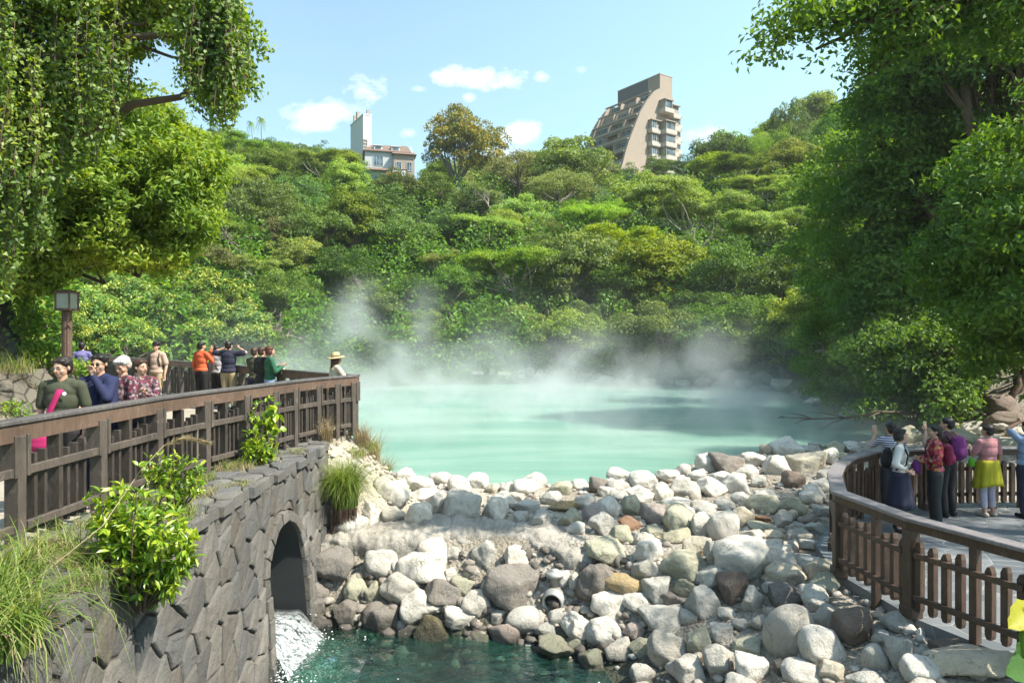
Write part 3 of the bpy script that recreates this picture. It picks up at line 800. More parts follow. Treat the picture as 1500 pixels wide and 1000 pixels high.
# (cx, cy, w, h, tone, shape) as read off the photograph; each is set down on the ground where its sight line meets it
RK = """514 770 47 33 W r|539 753 43 43 W b|576 755 34 24 G b|575 726 49 42 W b|612 759 40 40 W r|639 743 40 44 W b|677 748 56 52 G b|724 750 42 40 W r
764 759 22 20 G b|793 762 39 27 G b|836 762 36 29 L b|614 712 40 24 W r|618 728 44 22 W s|645 703 34 22 W r|620 698 22 18 Y r|643 690 28 18 G b|673 712 36 24 W r
664 699 34 14 C s|700 706 34 24 W b|722 717 24 16 C r|745 717 24 20 W r|735 737 42 30 W b|770 716 36 28 W r|814 702 30 22 G r|820 718 40 22 L r|807 731 34 24 W r
768 743 42 20 G s|825 743 40 16 Y s|724 701 30 18 G r|782 706 36 26 W r|590 700 34 24 W b|600 684 30 22 W b|560 712 34 24 G b
485 832 68 54 D b|558 829 50 46 G r|620 834 74 50 W b|630 806 40 32 W r|520 865 36 40 L b|585 866 60 46 G r|646 872 52 42 D b|614 890 58 46 W b|661 846 22 26 W r
708 816 36 42 G b|755 818 32 36 W b|746 865 82 62 D b|697 888 44 42 W r|670 906 44 28 W b|691 840 24 20 G r|678 858 34 22 L b|505 900 42 36 D b|555 912 52 50 D r
505 938 38 24 Y r|632 932 58 60 M b|543 872 24 38 L b|465 925 42 32 D b|697 940 46 24 L s|742 935 46 42 P r|768 914 58 40 G e|820 950 68 28 L s|845 918 46 38 W b
868 860 48 58 D r|824 850 22 26 W r|843 856 20 34 W r|462 866 38 32 D b|789 908 28 20 G b|458 893 34 34 D b|716 862 26 20 G b|600 930 34 26 D b|583 835 22 22 G r|665 812 22 20 G r
730 905 26 20 G b|820 905 30 22 G r|800 925 34 22 G b
812 700 26 20 W b|878 714 32 26 D b|910 700 40 24 W r|942 705 40 28 W r|936 726 44 24 W b|972 724 30 32 W r|1006 720 46 32 G r|1040 680 38 30 W r|1070 683 52 30 D b
1108 676 42 22 W r|1096 694 32 20 W r|1123 660 22 18 C r|1154 658 44 32 W b|1138 685 38 34 W b|1187 681 60 32 C b|1190 660 36 14 G s|1224 658 28 22 L b|1247 655 20 18 W b
1218 672 28 28 W r|1164 705 34 30 B r|1076 712 46 32 W r|1044 716 44 32 W b|1120 742 48 30 L r|1164 746 40 32 L b|1088 734 36 24 W r|1062 741 32 18 G r|1152 763 34 26 G b
1120 761 28 10 O s|1118 774 44 13 L s|1190 730 32 28 W r|1204 714 30 22 G b|856 738 34 24 W r|894 746 40 32 W r|926 744 34 34 L b|872 756 38 30 P r|958 756 40 36 P b
884 772 40 38 G b|922 770 34 22 O r|912 787 38 30 L b|1000 764 54 46 L r|994 742 50 20 W s|1032 746 40 24 G r|1030 772 36 40 W b|1062 776 46 54 W r|1084 760 40 34 C r
958 780 32 20 L b|992 788 44 20 L s|1104 788 36 24 G b|1134 788 36 20 C s|1128 802 44 22 W b|1158 802 28 20 W b|1090 824 78 62 W r|996 830 66 40 L r|950 812 42 38 W r
948 837 38 34 G b|890 812 58 34 L b|876 856 60 54 D b|914 858 62 28 Y e|1044 812 24 42 G b|1048 846 52 34 W b|1076 864 44 48 B b|1146 822 48 26 W b|1152 844 64 30 C s
966 866 42 36 G b|1004 860 36 28 L b|892 890 54 38 W b|932 884 40 26 W r|984 882 42 24 D s|1032 886 46 48 G b|1104 882 34 40 W b|1156 876 52 36 D b|1196 878 38 42 W r
976 912 66 38 G b|888 932 58 42 G r|908 958 42 30 W b|866 974 44 34 L b|940 952 36 26 L b|980 956 60 48 G r|1026 944 38 40 L b|944 990 44 28 W r|1006 988 62 42 G b
1162 930 74 80 G e|1208 954 62 60 W r|1254 924 56 60 B r|1212 904 28 36 G b|1098 982 46 42 W b|1096 950 42 26 L b|1056 972 60 50 G b|1148 978 26 22 D b|1180 992 60 34 G r
1284 968 38 44 G e|1268 998 50 26 G r|1112 914 28 22 G r|1086 916 24 16 G b|1066 900 28 16 W b|1196 776 34 18 G b|1358 985 68 40 W r|1322 962 38 50 G b|855 925 44 34 W b
930 925 30 22 P b|845 944 28 20 L b|1190 800 34 18 G s|1180 822 30 18 G s|1170 775 26 16 G b|1205 750 28 18 G b|1132 862 26 18 W b|1010 905 26 18 G b|1060 928 34 20 G b|1130 900 24 20 G b
980 700 34 22 W r|890 722 28 18 W r|1000 692 30 20 G r|850 712 26 18 W r|868 700 26 16 G r|960 690 30 18 W r|908 728 28 18 G r|1022 698 26 18 W r|1056 700 28 16 W b|845 776 30 20 G r"""
RK += "|560 968 40 16 Y s|600 975 34 14 G s|690 962 44 16 L s|780 980 40 18 G r|655 985 30 12 D b|720 990 34 14 G b|830 982 36 20 G r"
RK += "|1432 978 120 42 C s|1390 952 40 26 B b"
NAMES = {'r': 'round', 'b': 'block', 's': 'slab', 'e': 'egg'}
placed = []      # x, y, z, r, tone, px, py
rr = random.Random(7)
def put_boulder(x, y, z, hw, hd, hh, tone, shape, zone, px, py):
    me = rr.choice(ROCKS[NAMES[shape]])
    o = bpy.data.objects.new('boulder', me); COL.objects.link(o)
    o.location = (x, y, z)
    k = rr.choice((0, math.pi))+rr.uniform(-.45, .45)
    bb = me['dims'] if 'dims' in me.keys() else None
    if bb is None:
        co = np.empty(len(me.vertices)*3, dtype=np.float32); me.vertices.foreach_get('co', co); co = co.reshape(-1, 3)
        bb = [float(q) for q in (co.max(0)-co.min(0))/2]; me['dims'] = bb
    o.scale = (hw/bb[0], hd/bb[1], hh/bb[2]); o.rotation_euler = (rr.uniform(-.25, .25), rr.uniform(-.25, .25), k)
    b = TONE[tone][0]; v_ = rr.uniform(.88, 1.12); w_ = rr.uniform(-.03, .03)
    o.color = (b[0]*v_*(1+w_), b[1]*v_, b[2]*v_*(1-w_), 1)
    placed.append([x, y, z, max(hw, hh), tone, px, py, o, zone, hw*2])
    return o
def zone_of(x, y, z):
    if y > 24: return 'far'
    if x > 6.5 and y > 12.4: return 'right'
    if z < -1.95 and y < 11.3 and x < 1.3: return 'foot'
    if y > 13.3: return 'pool'
    if y < 10.95 and x < 1.8: return 'face'
    if x < 1.4: return 'ledge'
    if y > 10.5: return 'dam'
    return 'slope'
def place_px(px, py, w, h, tone, shape):
    u_, v_ = ray(px, py); ts = np.arange(4.5, 60, .03); g = ground(u_*ts, ts)
    k = .26
    f = (CZ+v_*ts) - (g + k*h*ts/1000)
    i = int(np.argmax(f <= 0))
    if f[i] > 0: return
    d = ts[i]; hw, hh = w*d/2000*1.04, h*d/2000*1.10
    x, y, z = u_*d, d, CZ+v_*d
    put_boulder(x, y+hw*.25, z, hw, hw*rr.uniform(.8, 1.0), hh, tone, shape, zone_of(x, y, z), px, py)
for line in RK.replace('\n', '|').split('|'):
    a = line.split(); place_px(*map(int, a[:4]), a[4], a[5])
N_LISTED = len(placed)
# boulders on the far and right shores
FAR = """1476 598 58 36 B r|1476 615 54 22 B r|1422 626 32 14 G b|1410 642 44 26 L b|1335 640 34 30 L b|1470 626 30 14 G b|1440 634 26 14 G b|1372 632 30 18 G b|1490 634 28 16 W b
1395 626 26 14 G b|1452 648 30 18 G r|1482 652 34 18 L r|1310 652 22 14 G r|1365 650 28 18 G b|1430 612 28 14 G b
760 548 22 12 G b|775 545 18 14 G b|790 549 20 12 W b|805 543 22 16 G b|822 552 20 12 D b|838 546 24 16 G b|856 552 22 14 D b|872 548 20 12 G b|888 556 24 12 G b|905 560 22 10 D b
700 548 20 10 G b|718 545 18 12 D b|738 550 20 10 G b|925 556 20 12 G b|950 560 24 12 G b|975 558 22 12 D b|1000 562 24 10 G b|1030 560 24 12 D b|1060 562 26 14 G b|1090 564 28 14 G b
1115 572 34 16 D b|1150 566 40 20 G b|1178 578 36 18 D b|1140 584 40 14 G s|1200 588 36 16 G b|860 566 30 10 W s|820 534 20 12 G b|1070 548 24 14 G b|1120 552 26 14 D b"""
def place_shore(px, py, w, h, tone, shape):
    u_, v_ = ray(px, py); ts = np.arange(13, 60, .05); s = sdf(POOL, u_*ts, ts)
    z = CZ+v_*ts; g = ground(u_*ts, ts)
    f = z - (g + .25*h*ts/1000); f = np.where(s < -1.2, 1, f)
    i = int(np.argmax(f <= 0)); 
    if f[i] > 0: return
    d = ts[i]; hw, hh = w*d/2000, h*d/2000*1.15
    put_boulder(u_*d, d+hw*.2, z[i], hw, hw*.9, hh, tone, shape, zone_of(u_*d, d, z[i]), px, py)
for line in FAR.replace('\n', '|').split('|'):
    a = line.split(); place_shore(*map(int, a[:4]), a[4], a[5])
# fill the bare spots between the big ones with smaller stones
def fill(n, poly, rmin, rmax, zone=None, tries=6000, sep=.78, tones='WWWWGGWLCPG'):
    k = 0; xs = [q[0] for q in poly]; ys = [q[1] for q in poly]
    for _ in range(tries):
        if k >= n: break
        x = rr.uniform(min(xs), max(xs)); y = rr.uniform(min(ys), max(ys))
        if sdf(poly, np.array([x]), np.array([y]))[0] > 0: continue
        r = rr.uniform(rmin, rmax); z = ground1(x, y)+r*.35
        if any((x-q[0])**2+(y-q[1])**2+(z-q[2])**2*.5 < (sep*(r+q[3]))**2 for q in placed): continue
        if sdf(POOL, np.array([x]), np.array([y]))[0] < -.1: continue
        px, py = 750+x/y*1000, 495-(z-CZ)/y*1000
        if px > 1560 or py > 1040 or px < 380: continue
        put_boulder(x, y, z, r, r*rr.uniform(.75, 1), r*rr.uniform(.55, .85), rr.choice(tones), rr.choice('rbbs'), zone_of(x, y, z), px, py); k += 1
    return k
fill(34, [(1.6,7),(2.8,6.2),(4.4,5.6),(4.3,8.6),(4.2,9.8),(4.9,11.0),(5.6,12.3),(3,12),(1.2,11)], .10, .22, sep=.7)
fill(26, [(-2.6,12.0),(4,12.1),(7,12.6),(8.5,14),(10.5,18.6),(6.5,17.6),(3.2,15.2),(-1.2,14.5)], .14, .26, sep=.72)
fill(20, [(-3.0,9.6),(-1,9.7),(1.2,8.9),(1.4,10.9),(-3,10.9)], .09, .17, sep=.6, tones='DDGGBLW')
fill(14, [(8.0,12.8),(16,12.9),(16,18),(12,19.5),(9.6,17.8)], .2, .4, sep=.8, tones='GGLWB')
while len(placed) > 298: bpy.data.objects.remove(placed.pop()[7])
# one label for each: size, colour, where it lies, and what it lies beside
ZT = {'far': 'on the far shore of the pool', 'right': 'on the bank behind the platform railing', 'foot': 'at the stream edge', 'pool': 'on the dam by the pool water',
      'face': 'under the concrete ledge', 'ledge': 'on top of the concrete ledge', 'dam': 'in the middle of the dam', 'slope': 'on the slope beside the platform'}
GT = {'far': 'rocks along the far shore', 'right': 'rocks behind the platform railing', 'foot': 'wet boulders along the stream', 'pool': 'boulders along the pool edge of the dam',
      'face': 'boulders stacked under the concrete ledge', 'ledge': 'boulders on the concrete ledge', 'dam': 'boulders across the dam', 'slope': 'boulders tumbling down the slope to the stream'}
ORD = ['', 'second ', 'third ', 'fourth ', 'fifth ', 'sixth ', 'seventh ', 'eighth ', 'ninth ', 'tenth ', 'eleventh ', 'twelfth ', 'thirteenth ', 'fourteenth ', 'fifteenth ', 'sixteenth ', 'seventeenth ', 'eighteenth ', 'nineteenth ', 'twentieth ']
fam = {}
for q in placed:
    hw = q[9]; size = 'large' if hw > .75 else ('medium' if hw > .42 else 'small')
    if q[8] == 'far': size = 'big' if hw > 1.0 else 'smallish'
    fam.setdefault((q[8], size, q[4]), []).append(q)
for (zone, size, tone), L in fam.items():
    L.sort(key=lambda q: q[5])
    for i, q in enumerate(L):
        if len(L) == 1: extra = 'the only one'
        elif i == 0: extra = 'leftmost'
        elif i == len(L)-1: extra = 'rightmost'
        elif i < len(L)/2 and i < len(ORD): extra = ORD[i]+'from left'
        else: extra = ORD[min(len(L)-1-i, len(ORD)-1)]+'from right'
        tag(q[7], '%s %s boulder %s, %s' % (size, TONE[tone][1], ZT[zone], extra), 'boulder', GT[zone])
# loose rubble between the boulders: nobody could count it
m_, t = new_mat('dark_rubble_stone'); p = oc(t); rnd = t.n('ShaderNodeNewGeometry').outputs['Random Per Island']
c = t.ramp(rnd, [(0,(.07,.06,.05)),(.4,(.16,.14,.12)),(.8,(.26,.23,.19)),(1,(.36,.34,.30))])
t.out(pbr(t, c, .8, t.noise(p, 24, 4), .6, .03))
def rubble(name, n, poly, rmin, rmax, seed, label, mat):
    r = rs(seed); xs = [q[0] for q in poly]; ys = [q[1] for q in poly]
    X = r.uniform(min(xs), max(xs), n*3); Y = r.uniform(min(ys), max(ys), n*3); k = sdf(poly, X, Y) < 0; X, Y = X[k][:n], Y[k][:n]; n = len(X)
    Rr = rmin + (rmax-rmin)*r.rand(n)**2.2; Z = ground(X, Y)+Rr*.3
    B = [rock_shape(900+i, 7, 30, base=ICO2) for i in range(5)]; VV = []; FF = []; o = 0
    for i in range(n):
        P, F_ = B[i % 5]; a = r.rand()*6.28; c, s = math.cos(a), math.sin(a)
        Q = P*Rr[i]*np.array([1, r.uniform(.6,1), r.uniform(.6,1.1)])
        Q = np.stack([Q[:,0]*c-Q[:,1]*s+X[i], Q[:,0]*s+Q[:,1]*c+Y[i], Q[:,2]+Z[i]], 1); VV.append(Q); FF.append(F_+o); o += len(P)
    return obj(name, mesh_np(name, np.concatenate(VV), np.concatenate(FF), mat), kind='stuff', cat='rubble', label=label)
m_, t = new_mat('rubble_stone'); p = oc(t); rnd = t.n('ShaderNodeNewGeometry').outputs['Random Per Island']
c = t.ramp(rnd, [(0,(.18,.15,.12)),(.3,(.34,.31,.27)),(.6,(.52,.48,.42)),(.85,(.40,.32,.22)),(1,(.60,.58,.54))])
t.out(pbr(t, c, .85, t.noise(p, 30, 4), .5, .02))
rubble('rubble', 1900, [(.9,9.0),(1.6,6),(4.6,5.2),(4.3,8.8),(5.0,11),(6.2,12.3),(9,14.5),(10,18.6),(6,17.2),(3,15.2),(-2,14.6),(-2.9,12),(1.4,11.6)], .018, .085, 3, 'small loose stones filling the gaps between the boulders', MATS['rubble_stone'])
rubble('rubble', 900, [(-3.35,11.4),(-2.95,12.9),(-3.2,14.6),(-1.9,15.3),(-1.2,14.6),(-1.7,11.9)], .015, .07, 5, 'pale broken stones on the sunny bank below the end of the left railing', MATS['rubble_stone'])
rubble('rubble', 520, [(-3.1,9.7),(-.6,9.4),(.6,8.7),(1.6,9.2),(1.8,10.4),(.5,10.55),(-1,10.6),(-3.1,10.6)], .04, .13, 8, 'rough broken stones packed between the boulders below the concrete ledge', MATS['dark_rubble_stone'])
# a few dead leaves and twigs lie among the stones

# dry twigs and leaf litter on the slope under the platform
def litter(name, n, poly, seed, label):
    r = rs(seed); xs = [q[0] for q in poly]; ys = [q[1] for q in poly]; X = r.uniform(min(xs), max(xs), n*3); Y = r.uniform(min(ys), max(ys), n*3); k = sdf(poly, X, Y) < 0; X, Y = X[k][:n], Y[k][:n]; n = len(X); Z = ground(X, Y)+r.uniform(.01,.06,n)
    V = []; F = []; mb = MB()
    for i in range(n):
        a = r.uniform(0, 6.28); L = r.uniform(.02,.05) if r.rand() < .75 else r.uniform(.12,.45); w_ = L*.42 if L < .06 else .004; c = np.array((X[i],Y[i],Z[i])); d = np.array((math.cos(a),math.sin(a),r.uniform(-.15,.25)))*L; s = np.array((-math.sin(a),math.cos(a),r.uniform(-.4,.4)))*w_
        if L < .06: mb.add([c-d*.5, c+s*.5+np.array((0,0,.006)), c+d*.5, c-s*.5], [(0,1,2,3)])
        else: mb.tube([tuple(c-d*.5), tuple(c+s*4), tuple(c+d*.5)], [.004,.003,.002], 4)
    m, t = new_mat('leaf_litter'); rnd = t.n('ShaderNodeNewGeometry').outputs['Random Per Island']; t.out(pbr(t, t.ramp(rnd, [(0,(.10,.06,.03)),(.4,(.22,.14,.07)),(.7,(.34,.24,.12)),(.93,(.30,.27,.2)),(1,(.45,.16,.03))]), .8))
    return mb.build(name, m, None, False, kind='stuff', cat='leaf litter', label=label)
litter('leaf_litter', 900, [(1.8,8.6),(2.6,6.2),(4.6,5.2),(4.3,8.8),(5.0,11),(6.2,12.3),(4.6,13.2),(3.4,11)], 3, 'brown dead leaves and twigs lying between the boulders beside the platform')
# ---------------------------------------------------------------- foliage
import re
re_split = lambda q: re.findall(r'[A-Za-z]+', q)
def unit(a): return a/np.maximum(np.linalg.norm(a, axis=-1, keepdims=True), 1e-6)
def leaves(C, N, L, W, r, droop=.25, D=None, dirbias=None):
    """one bent diamond per leaf"""
    n = len(C); N = unit(N)
    T = r.normal(size=(n, 3)) if D is None else D + r.normal(size=(n, 3))*.35
    if dirbias is not None: T = T + np.array(dirbias)
    T = unit(T - N*(T*N).sum(1, keepdims=True)); S = np.cross(N, T)
    l = (L*r.uniform(.7, 1.3, n))[:, None]; w_ = (W*r.uniform(.7, 1.3, n))[:, None]
    A = C - T*l*.5 - N*l*droop*.3; B = C + S*w_*.5 + N*l*droop*.3 - T*l*.08; Cc = C + T*l*.5 - N*l*droop*.6; E = C - S*w_*.5 + N*l*droop*.3 - T*l*.08
    V = np.stack([A, B, Cc, E], 1).reshape(-1, 3); F = np.arange(4*n).reshape(n, 4)
    return V, F
def clump_leaves(r, c, rad, n, up=.55, rand=.75, shell=.22, low=-.35):
    """points over a clump's surface with outward normals"""
    d = unit(r.normal(size=(int(n*1.5), 3))); d = d[d[:, 2] > low + r.uniform(-.25, .25, len(d))][:n]
    rr_ = 1 - np.abs(r.normal(size=(len(d), 1)))*shell
    rr_ = np.where(r.rand(len(d), 1) < .12, rr_*1.25, rr_); P = np.array(c) + d*rr_*np.array(rad)
    N = unit(d + np.array([0, 0, up]) + r.normal(size=d.shape)*rand)
    return P, N
def merge(parts):
    V = []; F = []; o = 0
    for v, f in parts: V.append(v); F.append(f+o); o += len(v)
    return np.concatenate(V), np.concatenate(F)
def limb_path(a, b, r, bend=.15, n=6, sag=0.0):
    a = np.array(a, float); b = np.array(b, float); L = np.linalg.norm(b-a); o = r.normal(size=3)*L*bend; P = []
    for i in range(n):
        f = i/(n-1); P.append(tuple(a + (b-a)*f + o*math.sin(f*math.pi)*(1-.3*f) + np.array([0,0,sag])*math.sin(f*math.pi) + r.normal(size=3)*L*.012))
    return P
simple('grey_bark', (.15,.13,.105), .95, .35, 5, .8, bscale=14); simple('pale_bark', (.36,.33,.28), .9, .25, 5, .5, bscale=14); simple('dead_wood', (.34,.29,.25), .9, .3, 6, .4, bscale=20)
simple('brown_bark', (.11,.075,.05), .95, .35, 5, .8, bscale=14)
leaf_mat('foliage_dark', [(0.041,0.102,0.018),(0.074,0.156,0.022),(0.115,0.216,0.028),(0.203,0.312,0.040)], .38, objvar=1, clump=.5)
leaf_mat('foliage_green', [(0.075,0.165,0.018),(0.138,0.253,0.022),(0.225,0.352,0.030),(0.338,0.440,0.045)], .42, objvar=1, clump=.5)
leaf_mat('foliage_yellow_green', [(.10,.20,.02),(.19,.31,.03),(.29,.42,.04),(.40,.50,.06)], .45, objvar=.7, clump=.6)
leaf_mat('foliage_tipped', [(0.035,0.113,0.017),(0.070,0.193,0.021),(0.140,0.290,0.028),(0.455,0.531,0.056),(0.665,0.644,0.084)], .34, objvar=.5, clump=1.1)
leaf_mat('foliage_olive', [(0.082,0.121,0.030),(0.145,0.194,0.041),(0.227,0.268,0.061),(0.324,0.356,0.095)], .3, objvar=.8, clump=.5)
leaf_mat('foliage_gold', [(.05,.11,.015),(.16,.19,.02),(.32,.27,.028),(.44,.34,.04)], .3, clump=.35)
leaf_mat('near_dark_leaf', [(0.062,0.138,0.030),(0.094,0.190,0.035),(0.138,0.253,0.040),(0.213,0.345,0.050)], .46, clump=.45)
leaf_mat('right_bank_leaf', [(.045,.12,.02),(.08,.18,.024),(.13,.25,.03),(.20,.32,.04)], .42, clump=.6)
leaf_mat('near_bright_leaf', [(.06,.14,.014),(.12,.22,.018),(.19,.31,.022),(.30,.40,.035),(.42,.42,.05)], .42, clump=.6)
leaf_mat('vine_leaf', [(.04,.10,.012),(.08,.17,.016),(.15,.26,.022),(.25,.36,.035),(.36,.38,.06)], .45, clump=.5, gloss=.05)

def tree_proto(name, kind, seed, leafn=1.0):
    r = rs(seed); root = bpy.data.objects.new(name, None); COL.objects.link(root)
    cl = []; limbs = MB(); mat = {'A':'foliage_dark','K':'foliage_dark','B':'foliage_green','C':'foliage_yellow_green','c':'foliage_green','D':'foliage_tipped','E':'foliage_olive','F':'foliage_gold'}[kind]
    bark = 'pale_bark' if kind in 'Cc' else 'grey_bark'
    parts = []
    if kind in 'ABKF':
        rx, rz, cz = {'A':(4.3,3.3,3.7),'B':(4.0,3.5,3.9),'K':(3.0,4.4,4.4),'F':(6.4,6.2,7.0)}[kind]
        lobes = [((0,0,cz),1.0)] + [((r.uniform(-.6,.6)*rx, r.uniform(-.6,.6)*rx, cz+r.uniform(-.5,.35)*rz), r.uniform(.45,.7)) for _ in range(6)]
        nc = {'A':95,'B':90,'K':90,'F':150}[kind]; cr = {'A':.78,'B':.85,'K':.62,'F':.95}[kind]; per = {'A':135,'B':125,'K':110,'F':130}[kind]
        ll, lw = {'A':(.25,.13),'B':(.29,.16),'K':(.20,.11),'F':(.30,.19)}[kind]
        for i in range(nc):
            (lc, ls) = lobes[0] if i < nc*.45 else lobes[1+i % 6]
            d = unit(r.normal(size=3)); 
            if d[2] < -.35: d[2] *= -.6
            k = r.uniform(.62, 1.0)**.6
            c = np.array(lc)+d*k*np.array((rx, rx, rz))*ls*.86
            cl.append((c, cr*r.uniform(.6, 1.3)))
        for c, q in cl:
            P, N = clump_leaves(r, c, (q*1.15, q*1.15, q*.75), int(per*(q/cr)**1.5*leafn))
            parts.append(leaves(P, N, ll, lw, r))
        base = (0,0,-.8); fork = (r.uniform(-.3,.3), r.uniform(-.3,.3), cz*.42); tr = {'F':.42,'K':.2}.get(kind, .24)
    elif kind in 'Cc':                      # flat-topped, layered
        rx, cz = 5.0, 5.0
        for lay in range(11):
            a = r.uniform(0, 6.28); q = r.uniform(.25, .85)*rx if lay else 0; lx, ly = q*math.cos(a), q*math.sin(a)
            lz = cz + .8*(1-(q/rx)**2)*2.4 - r.uniform(0, 1.9); lr = r.uniform(1.2, 2.2)
            for _ in range(15):
                b = r.uniform(0, 6.28); s_ = r.uniform(.1, 1)**.6*lr
                cl.append((np.array((lx+s_*math.cos(b), ly+s_*math.sin(b), lz+.38*(1-(s_/lr)**2)+r.uniform(-.12,.12))), r.uniform(.38,.72)))
        for c, q in cl:
            P, N = clump_leaves(r, c, (q*1.4, q*1.4, q*.75), int(120*q/.5*leafn), up=.9, rand=.8, shell=.5, low=-.6)
            parts.append(leaves(P, N, .23, .09, r))
        base = (1.6,0,-.8); fork = (.9, 0, 2.5); tr = .17
    elif kind == 'D':                       # dense, with shoots that end in pale tips
        for i in range(130):
            d = unit(r.normal(size=3)); d[2] = abs(d[2])*1.0-.15
            c = d*np.array((3.8,3.8,3.4))*r.uniform(.55,1.0)**.5 + np.array((0,0,2.7)); cl.append((c, r.uniform(.35,.75)))
        for c, q in cl:
            P, N = clump_leaves(r, c, (q, q, q*.85), int(75*q/.5*leafn)); parts.append(leaves(P, N, .30, .13, r))
        base = (0,0,-.8); fork = (0,0,1.2); tr = .2
    elif kind == 'E':
        for i in range(110):
            d = unit(r.normal(size=3)); d[2] = abs(d[2])-.2
            c = d*np.array((4.2,4.2,2.9))*r.uniform(.5,1.0)**.5 + np.array((0,0,3.2)); cl.append((c, r.uniform(.4,.9)))
        for c, q in cl:
            P, N = clump_leaves(r, c, (q*1.2, q*1.2, q*.7), int(110*q/.6*leafn), rand=1.0, shell=.35); parts.append(leaves(P, N, .20, .09, r))
        base = (0,0,-.8); fork = (0,0,2.0); tr = .2
    V, F = merge(parts)
    obj('crown', mesh_np('crown', V, F, MATS[mat]), root)
    mb = MB(); tp = limb_path(base, fork, r, .08, 5); mb.tube(tp, [tr*(1.25-.5*i/4) for i in range(5)], 8)
    mb.build('trunk', MATS[bark], root, True)
    pick = sorted(cl, key=lambda q: r.rand())[:(16 if kind in 'Cc' else 12)]
    mb = MB()
    for c, q in pick:
        P = limb_path(fork, c, r, .10, 6, sag=-.25 if kind in 'Cc' else .2); mb.tube(P, [tr*.55*(1-.8*i/5) for i in range(6)], 5, cap=False)
    mb.build('limbs', MATS[bark], root, True)
    return root
def bare_proto(seed):
    r = rs(seed); root = bpy.data.objects.new('bare_tree', None); COL.objects.link(root); mb = MB()
    def grow(p, d, L, rad, lev):
        q = p + d*L; n = 5; P = limb_path(p, q, r, .07, n); mb.tube(P, [rad*(1-.45*i/(n-1)) for i in range(n)], 5 if lev < 2 else 4, cap=False)
        if lev >= 4: return
        for _ in range(3 if lev < 2 else r.randint(2, 5)):
            e = unit(d + r.normal(size=3)*.55 + np.array((0,0,.12))); grow(np.array(P[-1]) if r.rand() < .6 else np.array(P[r.randint(2, n)]), e, L*r.uniform(.55,.85), rad*.55, lev+1)
    mb2 = MB(); grow(np.array((0,0,1.4)), unit(np.array((.25,0,1.))), 1.7, .11, 0)
    mb.build('branches', MATS['dead_wood'], root, True)
    mb2.tube([(-.3,0,-.8),(-.1,0,.4),(0,0,1.45)], [.17,.14,.11], 7); mb2.build('trunk', MATS['dead_wood'], root, True); return root
def palm_proto(seed):
    r = rs(seed); root = bpy.data.objects.new('palm_tree', None); COL.objects.link(root)
    mb = MB(); mb.tube([(0,0,-.8),(.1,0,3),(.05,0,6)], [.2,.15,.12], 8); mb.build('trunk', MATS['grey_bark'], root, True)
    parts = []
    for k in range(15):
        a = k*2.4; el = r.uniform(-.2, .9); dirh = np.array((math.cos(a), math.sin(a), 0)); pts = []; nn = 22
        for i in range(nn):
            f = i/(nn-1); pts.append(np.array((.05,0,6)) + dirh*2.3*f*math.cos(el*.6) + np.array((0,0,1))*(2.0*f*math.sin(el)-1.5*f*f))
        pts = np.array(pts); side = np.cross(dirh, (0,0,1))
        for s_ in (-1, 1):
            C = pts[2:] + side*s_*.27*np.sin(np.linspace(.5, 2.9, nn-2))[:, None] - np.array((0,0,.1)); D = side*s_ + dirh*.5 + np.array((0,0,-.3))
            parts.append(leaves(C, np.tile(np.array((0,0,1.))+dirh*.2, (len(C),1)), .62, .09, r, D=np.tile(D, (len(C),1))*3))
    V, F = merge(parts); obj('crown', mesh_np('crown', V, F, MATS['foliage_green']), root); return root
def bamboo_proto(seed):
    r = rs(seed); root = bpy.data.objects.new('bamboo', None); COL.objects.link(root); parts = []; mb = MB()
    for k in range(16):
        a = r.uniform(0, 6.28); b = np.array((math.cos(a), math.sin(a), 0)); s0 = b*r.uniform(0, .9); H = r.uniform(6.5, 9.5); pts = []
        for i in range(10):
            f = i/9; pts.append(s0 + b*2.4*f**2.4 + np.array((0,0,H*(f-.13*f**4))))
        mb.tube([tuple(q) for q in pts], [.05*(1-.8*i/9) for i in range(10)], 5, cap=False); pts = np.array(pts)
        for i in range(3, 10):
            m = 46; C = pts[i] + r.normal(size=(m,3))*np.array((.5,.5,.38)); parts.append(leaves(C, r.normal(size=(m,3))+np.array((0,0,1.)), .34, .075, r, dirbias=(0,0,-.8)))
    V, F = merge(parts); mb.build('canes', MATS['foliage_yellow_green'], root, True); obj('crown', mesh_np('crown', V, F, MATS['foliage_yellow_green']), root); return root
KN = {'A': ('broadleaf_tree', 'dark green broadleaf tree', 8.6, 3.9), 'B': ('broadleaf_tree', 'fresh green broadleaf tree', 8.2, 4.1), 'K': ('dense_tree', 'narrow dense dark tree', 6.4, 4.6),
      'C': ('umbrella_tree', 'yellow-green flat-topped tree', 11.5, 5.3), 'c': ('umbrella_tree', 'green flat-topped layered tree', 11.5, 5.3), 'D': ('bushy_tree', 'bushy yellow-tipped tree', 7.8, 3.2),
      'E': ('fine_leaved_tree', 'olive fine-leaved tree', 8.6, 3.9), 'F': ('golden_tree', 'tall golden brown rounded tree', 12.6, 7.4), 'I': ('bare_tree', 'leafless grey tree', 5.0, 3.8), 'G': ('palm_tree', 'slim palm', 4.6, 6.0), 'H': ('bamboo', 'feathery clump of bamboo', 6.5, 6.0)}
PROTO = {}
for k, seeds in (('A',(1,2,3)),('B',(4,5)),('K',(6,)),('C',(7,8)),('c',(9,)),('D',(10,11)),('E',(12,13)),('F',(14,))):
    PROTO[k] = [tree_proto(KN[k][0], k, s) for s in seeds]
PROTO['I'] = [bare_proto(20), bare_proto(23)]; PROTO['G'] = [palm_proto(30)]; PROTO['H'] = [bamboo_proto(31)]
used_p = set(); TREES = []
